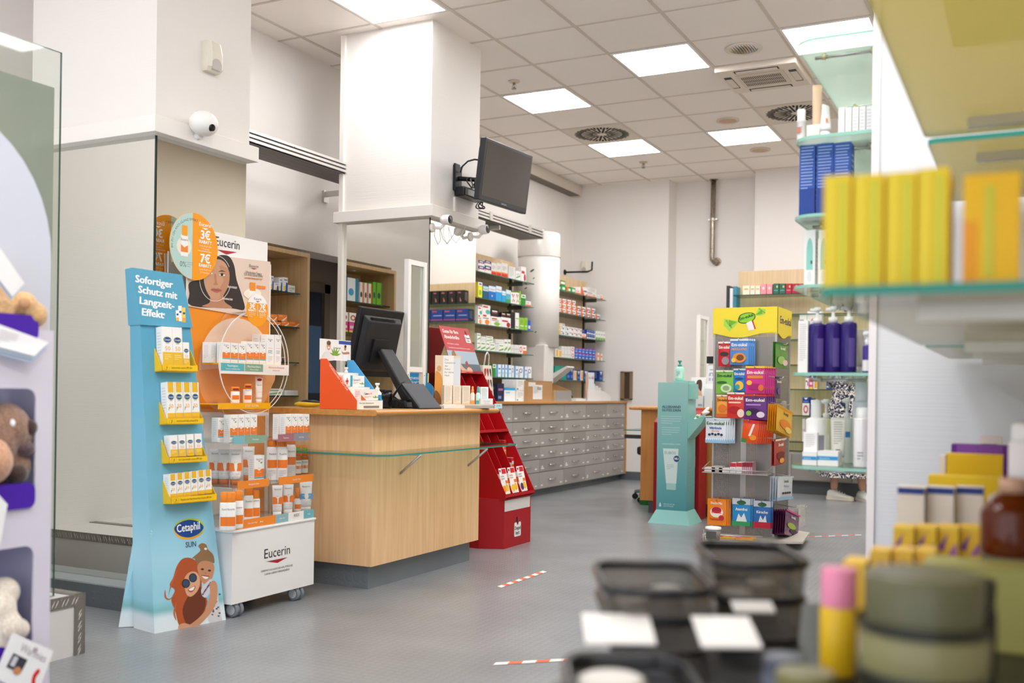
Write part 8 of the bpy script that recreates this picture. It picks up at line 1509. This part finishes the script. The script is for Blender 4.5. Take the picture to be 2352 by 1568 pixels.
lump(2232, 1470, 1.16, .026, .135, [(1, .7), (.9, .8), (.9, .84)], '#16181c', '#0f1114', 'small black bottle just behind the olive jar', 'black_bottle', .2)
lump(1925, 1500, 1.25, .022, .130, [(1, .62), (.9, .64), (.9, .66)], '#e3b81a', '#ee8fae', 'yellow bottle with a pink cap beside the smoky trays', 'yellow_bottle', .35)
lump(1850, 1540, 1.02, .03, .065, [(1, .7), (.9, .75)], '#8f8a48', '#6e6a3a', 'squat olive yellow jar among the smoky trays', 'olive_jar', .3)
lump(1800, 1540, 1.08, .022, .065, [(1, .7), (.9, .75)], '#5a6070', '#474c5a', 'squat slate blue jar among the smoky trays', 'slate_jar', .3)
p = P3(2290, 1300, 1.45); carton('supplement_carton', FY(p.x - .09, p.y, TZ + .001), .16, .11, .09, '#a9a55e', [], label='olive carton under the dark brown medicine bottle', cat='carton')
p = P3(2322, 1300, 1.45); bz_ = TZ + .112; T = thing('brown_bottle', (p.x, p.y + .045, bz_), 'dark brown medicine bottle with a pale label at the frame edge', 'bottle'); c = (p.x, p.y + .045, bz_)
mb = MB(); mb.lathe([(0, 0), (.042, 0), (.043, .004), (.043, .06), (.03, .085), (.016, .092), (.016, .10)], C('#5c2408', .08), c, 24); mb.build('body', T); mb = MB(); mb.lathe([(.018, .09), (.018, .112), (0, .114)], C('#cfa48a', .4), c, 20); mb.build('cap', T)
p = P3(2385, 1100, 1.9); carton('supplement_carton', FY(p.x - .06, p.y, TZ + .062), .12, .12, .1, '#7a5a3c', [], label='brown carton carrying the white jar at the frame edge', cat='carton')
c = (p.x, p.y + .05, TZ + .183); T = thing('white_jar', c, 'white jar on a brown carton, cut off by the frame edge', 'jar'); mb = MB(); mb.lathe([(0, 0), (.05, 0), (.052, .005), (.052, .07), (.045, .08)], C('#ece8ea', .4), c, 24); mb.build('body', T); mb = MB(); mb.lathe([(.047, .079), (.047, .105), (.04, .11), (0, .11)], C('#f4f2f4', .4), c, 24, caps=False); mb.build('lid', T)
def nbx(px0, px1, yt, d, dep, h, base, ops, label, z=None):
    a, b = P3(px0, yt, d), P3(px1, yt, d); z = a.z - h if z is None else z; return carton('supplement_carton', (Vector((a.x, a.y, z)) + _f * dep * 1, (b - a).normalized() * 1, _z) if 0 else FY(a.x, a.y + dep, z), b.x - a.x, h if z is None else a.z - z, dep, base, ops, label=label, cat='carton')
ZS = .76
T = thing('display_riser', (.02, 2.2, TZ), 'low wooden-grey riser under the yellow and violet cartons', 'riser'); mb = MB(); mb.box((-.19, 1.72, TZ), (.28, 3.0, ZS), C('#8d8a86', .5)); mb.build('block', T)
for i in range(3): nbx(2062 + i * 67, 2126 + i * 67, 1118, 2.1, .06, .1, '#ecdfcf', [('r', 0, .86, 1, 1, '#2a3f86'), ('r', .1, .2, .9, .7, '#f0e2d0')], ORD[i] + ' pale carton with a navy lid edge under the near glass shelf', ZS + .001)
nbx(2132, 2300, 1092, 2.32, .08, .1, '#f0c81e', [], 'wide yellow carton behind the navy-edged pale cartons', ZS + .001)
nbx(2172, 2305, 1042, 2.52, .08, .15, '#f2c416', [('r', .0, .0, 1, .3, '#e8b410')], 'tall yellow carton behind the wide yellow one', ZS + .001)
nbx(2185, 2318, 1020, 2.75, .08, .18, '#6a2a86', [('r', .1, .85, .9, 1, '#8a4aa6')], 'violet carton at the rear of the yellow pile', ZS + .001)
nbx(2250, 2302, 1000, 2.95, .05, .2, '#e9dcd2', [('l', .1, .9, .8, 4, .1, '#5a4a4a')], 'pale carton at the very rear by the pier', ZS - .06 + .001)
nbx(2158, 2172, 1046, 2.42, .05, .14, '#e9dad0', [('r', 0, .3, 1, .5, '#6a3a7a')], 'slim pale carton beside the tall yellow carton', ZS + .001)
for i in range(4): nbx(2052 + i * 51, 2101 + i * 51, 1208, 1.78, .05, .08, '#f2c43a', [('p', [(0, .3), (.5, .8), (.3, .2)], '#8a4a9a'), ('p', [(.5, .1), (.9, .5), (.95, .1)], '#a86aa8'), ('r', 0, .86, 1, 1, '#f6d04a')], ORD[i] + ' yellow and violet carton in the front row of the pile', TZ + .062)
for i in range(3): nbx(1998 + i * 52, 2046 + i * 52, 1262, 1.50, .05, .06, '#f0c24a', [('p', [(0, .5), (.6, .9), (.4, .3)], '#a86ab0'), ('r', 0, 0, 1, .2, '#c9a0c0')], ORD[i] + ' low yellow and lilac carton before the front row', TZ + .001)
nbx(1935, 1990, 1290, 1.36, .06, .06, '#f2c43a', [('r', 0, 0, 1, .2, '#ee9aae')], 'yellow carton lying behind the pink-capped bottle', TZ + .001)
# ================================================================ white cardboard stand with plush toys at the entrance
WX = -2.30; PC, PB_, PU = C('#d9d4e2', .45), C('#9fb6d6', .5), C('#4a1fa8', .45)
yof = lambda x, y: hit(x, y, 'x', WX).y
zof = lambda x, y: hit(x, y, 'x', WX).z
T = thing('plush_display', (-2.42, 1.6, 0), 'white cardboard stand with purple trays full of plush toys', 'display stand')
ye = yof(119, 1100); ys_ = ye - .62
za, zb, zc_, zd, ze = zof(60, 755), zof(60, 892), zof(60, 1163), zof(50, 1255), zof(50, 1495)
mb = MB()
def band(y0, z0, y1, z1): mb.box((WX - .006, y0, z0), (WX, y1, z1), PC)
yr = yof(82, 1000)
band(yr, 0, ye, za); band(ys_, 0, ys_ + .05, za); band(ys_ + .05, zb, yr, za); band(ys_ + .05, zd, yr, zc_); band(ys_ + .05, 0, yr, ze)
for yc_, zc2, s_ in ((yr, zb, -1), (yr, zc_, 1), (yr, zd, -1), (yr, ze, 1)):      # rounded corners of the openings
    R_ = .028; pts = [(yc_, zc2)] + [(yc_ - R_ + R_ * sin(radians(a)), zc2 + s_ * R_ - s_ * R_ * cos(radians(a))) for a in range(0, 91, 15)]
    mb.prism(pts, 'x', WX - .006, WX, PC)
mb.build('front_panel', T)
mb = MB(); mb.box((WX - .30, ye - .004, 0), (WX - .006, ye, za), PC); mb.build('side_panel', T); mb = MB(); mb.box((WX - .30, ys_, 0), (WX - .006, ys_ + .004, za), PC); mb.build('side_panel', T)
mb = MB(); mb.box((WX - .30, ys_, 0), (WX - .295, ye, za), PB_); g = FX(WX - .295, ys_, 0); mb.lines(g, .42, zb - .2, .15, 5, .018, '#6a86b0', seed=4); mb.build('back_panel', T)
mb = MB(); ya_ = hit(116, 740, 'x', WX - .10).y; rr = .31; cy_ = ya_ - rr; z0_ = za - .02; zt_ = hit(0, 352, 'x', WX - .10).z
pts = [(cy_ + rr, z0_)] + [(cy_ + rr * cos(radians(a)), z0_ + .22 + (zt_ + .10 - z0_ - .22) * sin(radians(a))) for a in range(0, 181, 9)] + [(cy_ - rr, z0_)]
mb.prism(pts, 'x', WX - .106, WX - .10, C('#cdd2e0', .4)); g = FX(WX - .10, ya_ - .045, z0_ + .015); mb.rect(g, 0, 0, .035, .06, '#cfc4c8', .001); mb.rect(g, .004, .04, .016, .056, '#4a4650', .0014); mb.build('arched_header', T)
for zt, h, yr_ in ((za + .035, .065, yof(84, 760)), (zof(60, 1108), .065, yr - .005), (zof(50, 1490) + .02, .07, yr - .005)):
    mb = MB(); mb.prism(rrect(ys_ + .06, zt - h, yr_, zt, .02), 'x', WX - .002, WX + .008, PU); mb.box((WX - .25, ys_ + .06, zt - h), (WX - .002, yr_, zt - h + .004), PU); mb.build('tray', T)
def plush(name, blobs, m, label, parts=(), voxel=.006):
    c0 = Vector(blobs[0][0]); zlo = min(b[0][2] - b[1] for b in blobs); T_ = thing(name, (c0.x, c0.y, zlo), label, 'plush toy', None); mb = MB()
    for b in blobs: mb.ball(b[0], b[1], m, 18, 12, b[2] if len(b) > 2 else (1, 1, 1))
    o = mb.build('body', T_); r = o.modifiers.new('fuse', 'REMESH'); r.mode = 'VOXEL'; r.voxel_size = voxel; r.use_smooth_shade = True; s = o.modifiers.new('soft', 'SMOOTH'); s.iterations = 4; s.factor = .5
    for nm, cc, rr_, mm, ff in parts: mb = MB(); mb.ball(cc, rr_, mm, 16, 10, ff); mb.build(nm, T_)
    return T_
tan, brn, cream, drk = fur('#e6c08c', '#c99a62'), fur('#a37d66', '#76584a'), fur('#f4ece0', '#d9c9b4'), fur('#4a3128', '#2c1c16')
A_ = lambda x, y, d=0: hit(x, y, 'x', WX + d)
zt1 = za - .026
plush('plush_toy', [(A_(-60, 690, -.10), .085), (A_(-30, 640, -.10), .07), (A_(52, 700, -.02), .036), (A_(74, 722, -.02), .036, (1, 1.1, 1)), (A_(20, 716, -.05), .04), (A_(-2, 716, -.03), .038), (A_(30, 735, -.06), .04)], tan, 'tan plush toy stretching its paws over the top purple tray', [('paw_pad', A_(56, 696, .012), .016, C('#c99a72', .8), (.6, 1, 1))])
plush('plush_toy', [(A_(5, 985, -.06), .07), (A_(30, 1000, -.05), .05), (A_(-40, 1010, -.08), .09), (A_(58, 985, -.03), .026), (A_(45, 1020, -.04), .03), (A_(30, 1070, -.05), .045), (A_(-10, 1080, -.08), .06)], brn, 'brown plush boar with a white eye in the middle opening', [('nose', A_(67, 981, -.012), .021, drk, (1, .95, 1.05)), ('hoof', A_(57, 1030, -.015), .022, fur('#6a5058', '#4a343c'), (1, 1.2, .9)), ('hoof', A_(38, 1088, -.012), .027, drk, (1, 1.1, .95)), ('eye', A_(28, 972, .0), .009, C('#f6f6f8', .2), (1, .8, 1.2))])
plush('plush_toy', [(A_(-10, 1400, -.04), .05), (A_(10, 1440, -.02), .045), (A_(40, 1445, -.02), .03), (A_(-30, 1470, -.06), .07), (A_(8, 1360, -.05), .04)], cream, 'cream fluffy plush toy in the lowest opening', [('ear', A_(54, 1440, -.01), .014, tan, (1, 1, 1))])
plush('plush_toy', [(A_(-2, 1050, .02), .03, (1, .8, 1.5)), (A_(-30, 1060, .0), .06)], fur('#d9a886', '#b98262'), 'peach plush toy peeking in beside the brown plush boar')
def leaf(q, n_, label, ops=None):
    mb = MB(); a, b, c, d = q; nn = (b - a).cross(d - a).normalized()
    if nn.x < 0: nn = -nn
    for k in range(n_):
        o_ = -nn * .004 * k + Vector((0, 0, -.008 * k)); mb.loft([[a + o_, b + o_, c + o_, d + o_], [p + o_ + nn * .0012 for p in q]], C('#f3f2f4' if k == 0 else '#c3d2e6', .4), smooth=False)
    if ops: ops(mb, (a + nn * .0014, (b - a).normalized(), (d - a).normalized() if 0 else nn.cross((b - a).normalized())), (b - a).length, (d - a).length)
    return tag(mb.build('swing_tag'), label, 'tag')
leaf([A_(-30, 790, .02), A_(78, 818, .035), A_(112, 786, .035), A_(-10, 742, .02)], 3, 'fan of white leaflets hanging over the top purple tray', lambda mb, f, w_, h_: mb.lines(f, w_ * .2, h_ * .75, w_ * .4, 4, h_ * .12, '#c9c4c8'))
leaf([A_(-20, 620, .03), A_(28, 682, .03), A_(56, 650, .03), A_(0, 570, .03)], 2, 'folded white paper tag sticking out above the tan plush toy')
leaf([A_(-12, 1232, .03), A_(0, 1250, .03), A_(17, 1158, .03), A_(-4, 1135, .03)], 1, 'white paper tag hanging below the middle purple tray')
def wm(mb, f, w_, h_):
    mb.text(f, 'Warmies', w_ * .2, h_ * .72, .020, '#a89aa4', w=w_ * .6); mb.poly(f, ell(w_ * .5, h_ * .88, .008, .006, 10), '#b3a6ae', .001); mb.rect(f, w_ * .12, h_ * .3, w_ * .45, h_ * .62, '#3a3a44', .001); mb.rect(f, w_ * .16, h_ * .36, w_ * .26, h_ * .58, '#c9ccd4', .0014); mb.poly(f, ell(w_ * .36, h_ * .32, .012, .01, 10), '#c98a5a', .0016); mb.poly(f, spline([(w_ * .74, h_ * .55), (w_ * .8, h_ * .5), (w_ * .78, h_ * .35), (w_ * .84, h_ * .2), (w_ * .76, h_ * .2), (w_ * .7, h_ * .38)], 3), '#d2202a', .0014)
q0 = [A_(-20, 1560, .03), A_(92, 1600, .035), A_(122, 1492, .035), A_(34, 1455, .03)]
leaf([A_(-15, 1555, .03), A_(84, 1600, .035), A_(122, 1494, .035), A_(28, 1452, .03)], 1, 'white tag with a red and black picture hanging from the cream plush toy', wm)
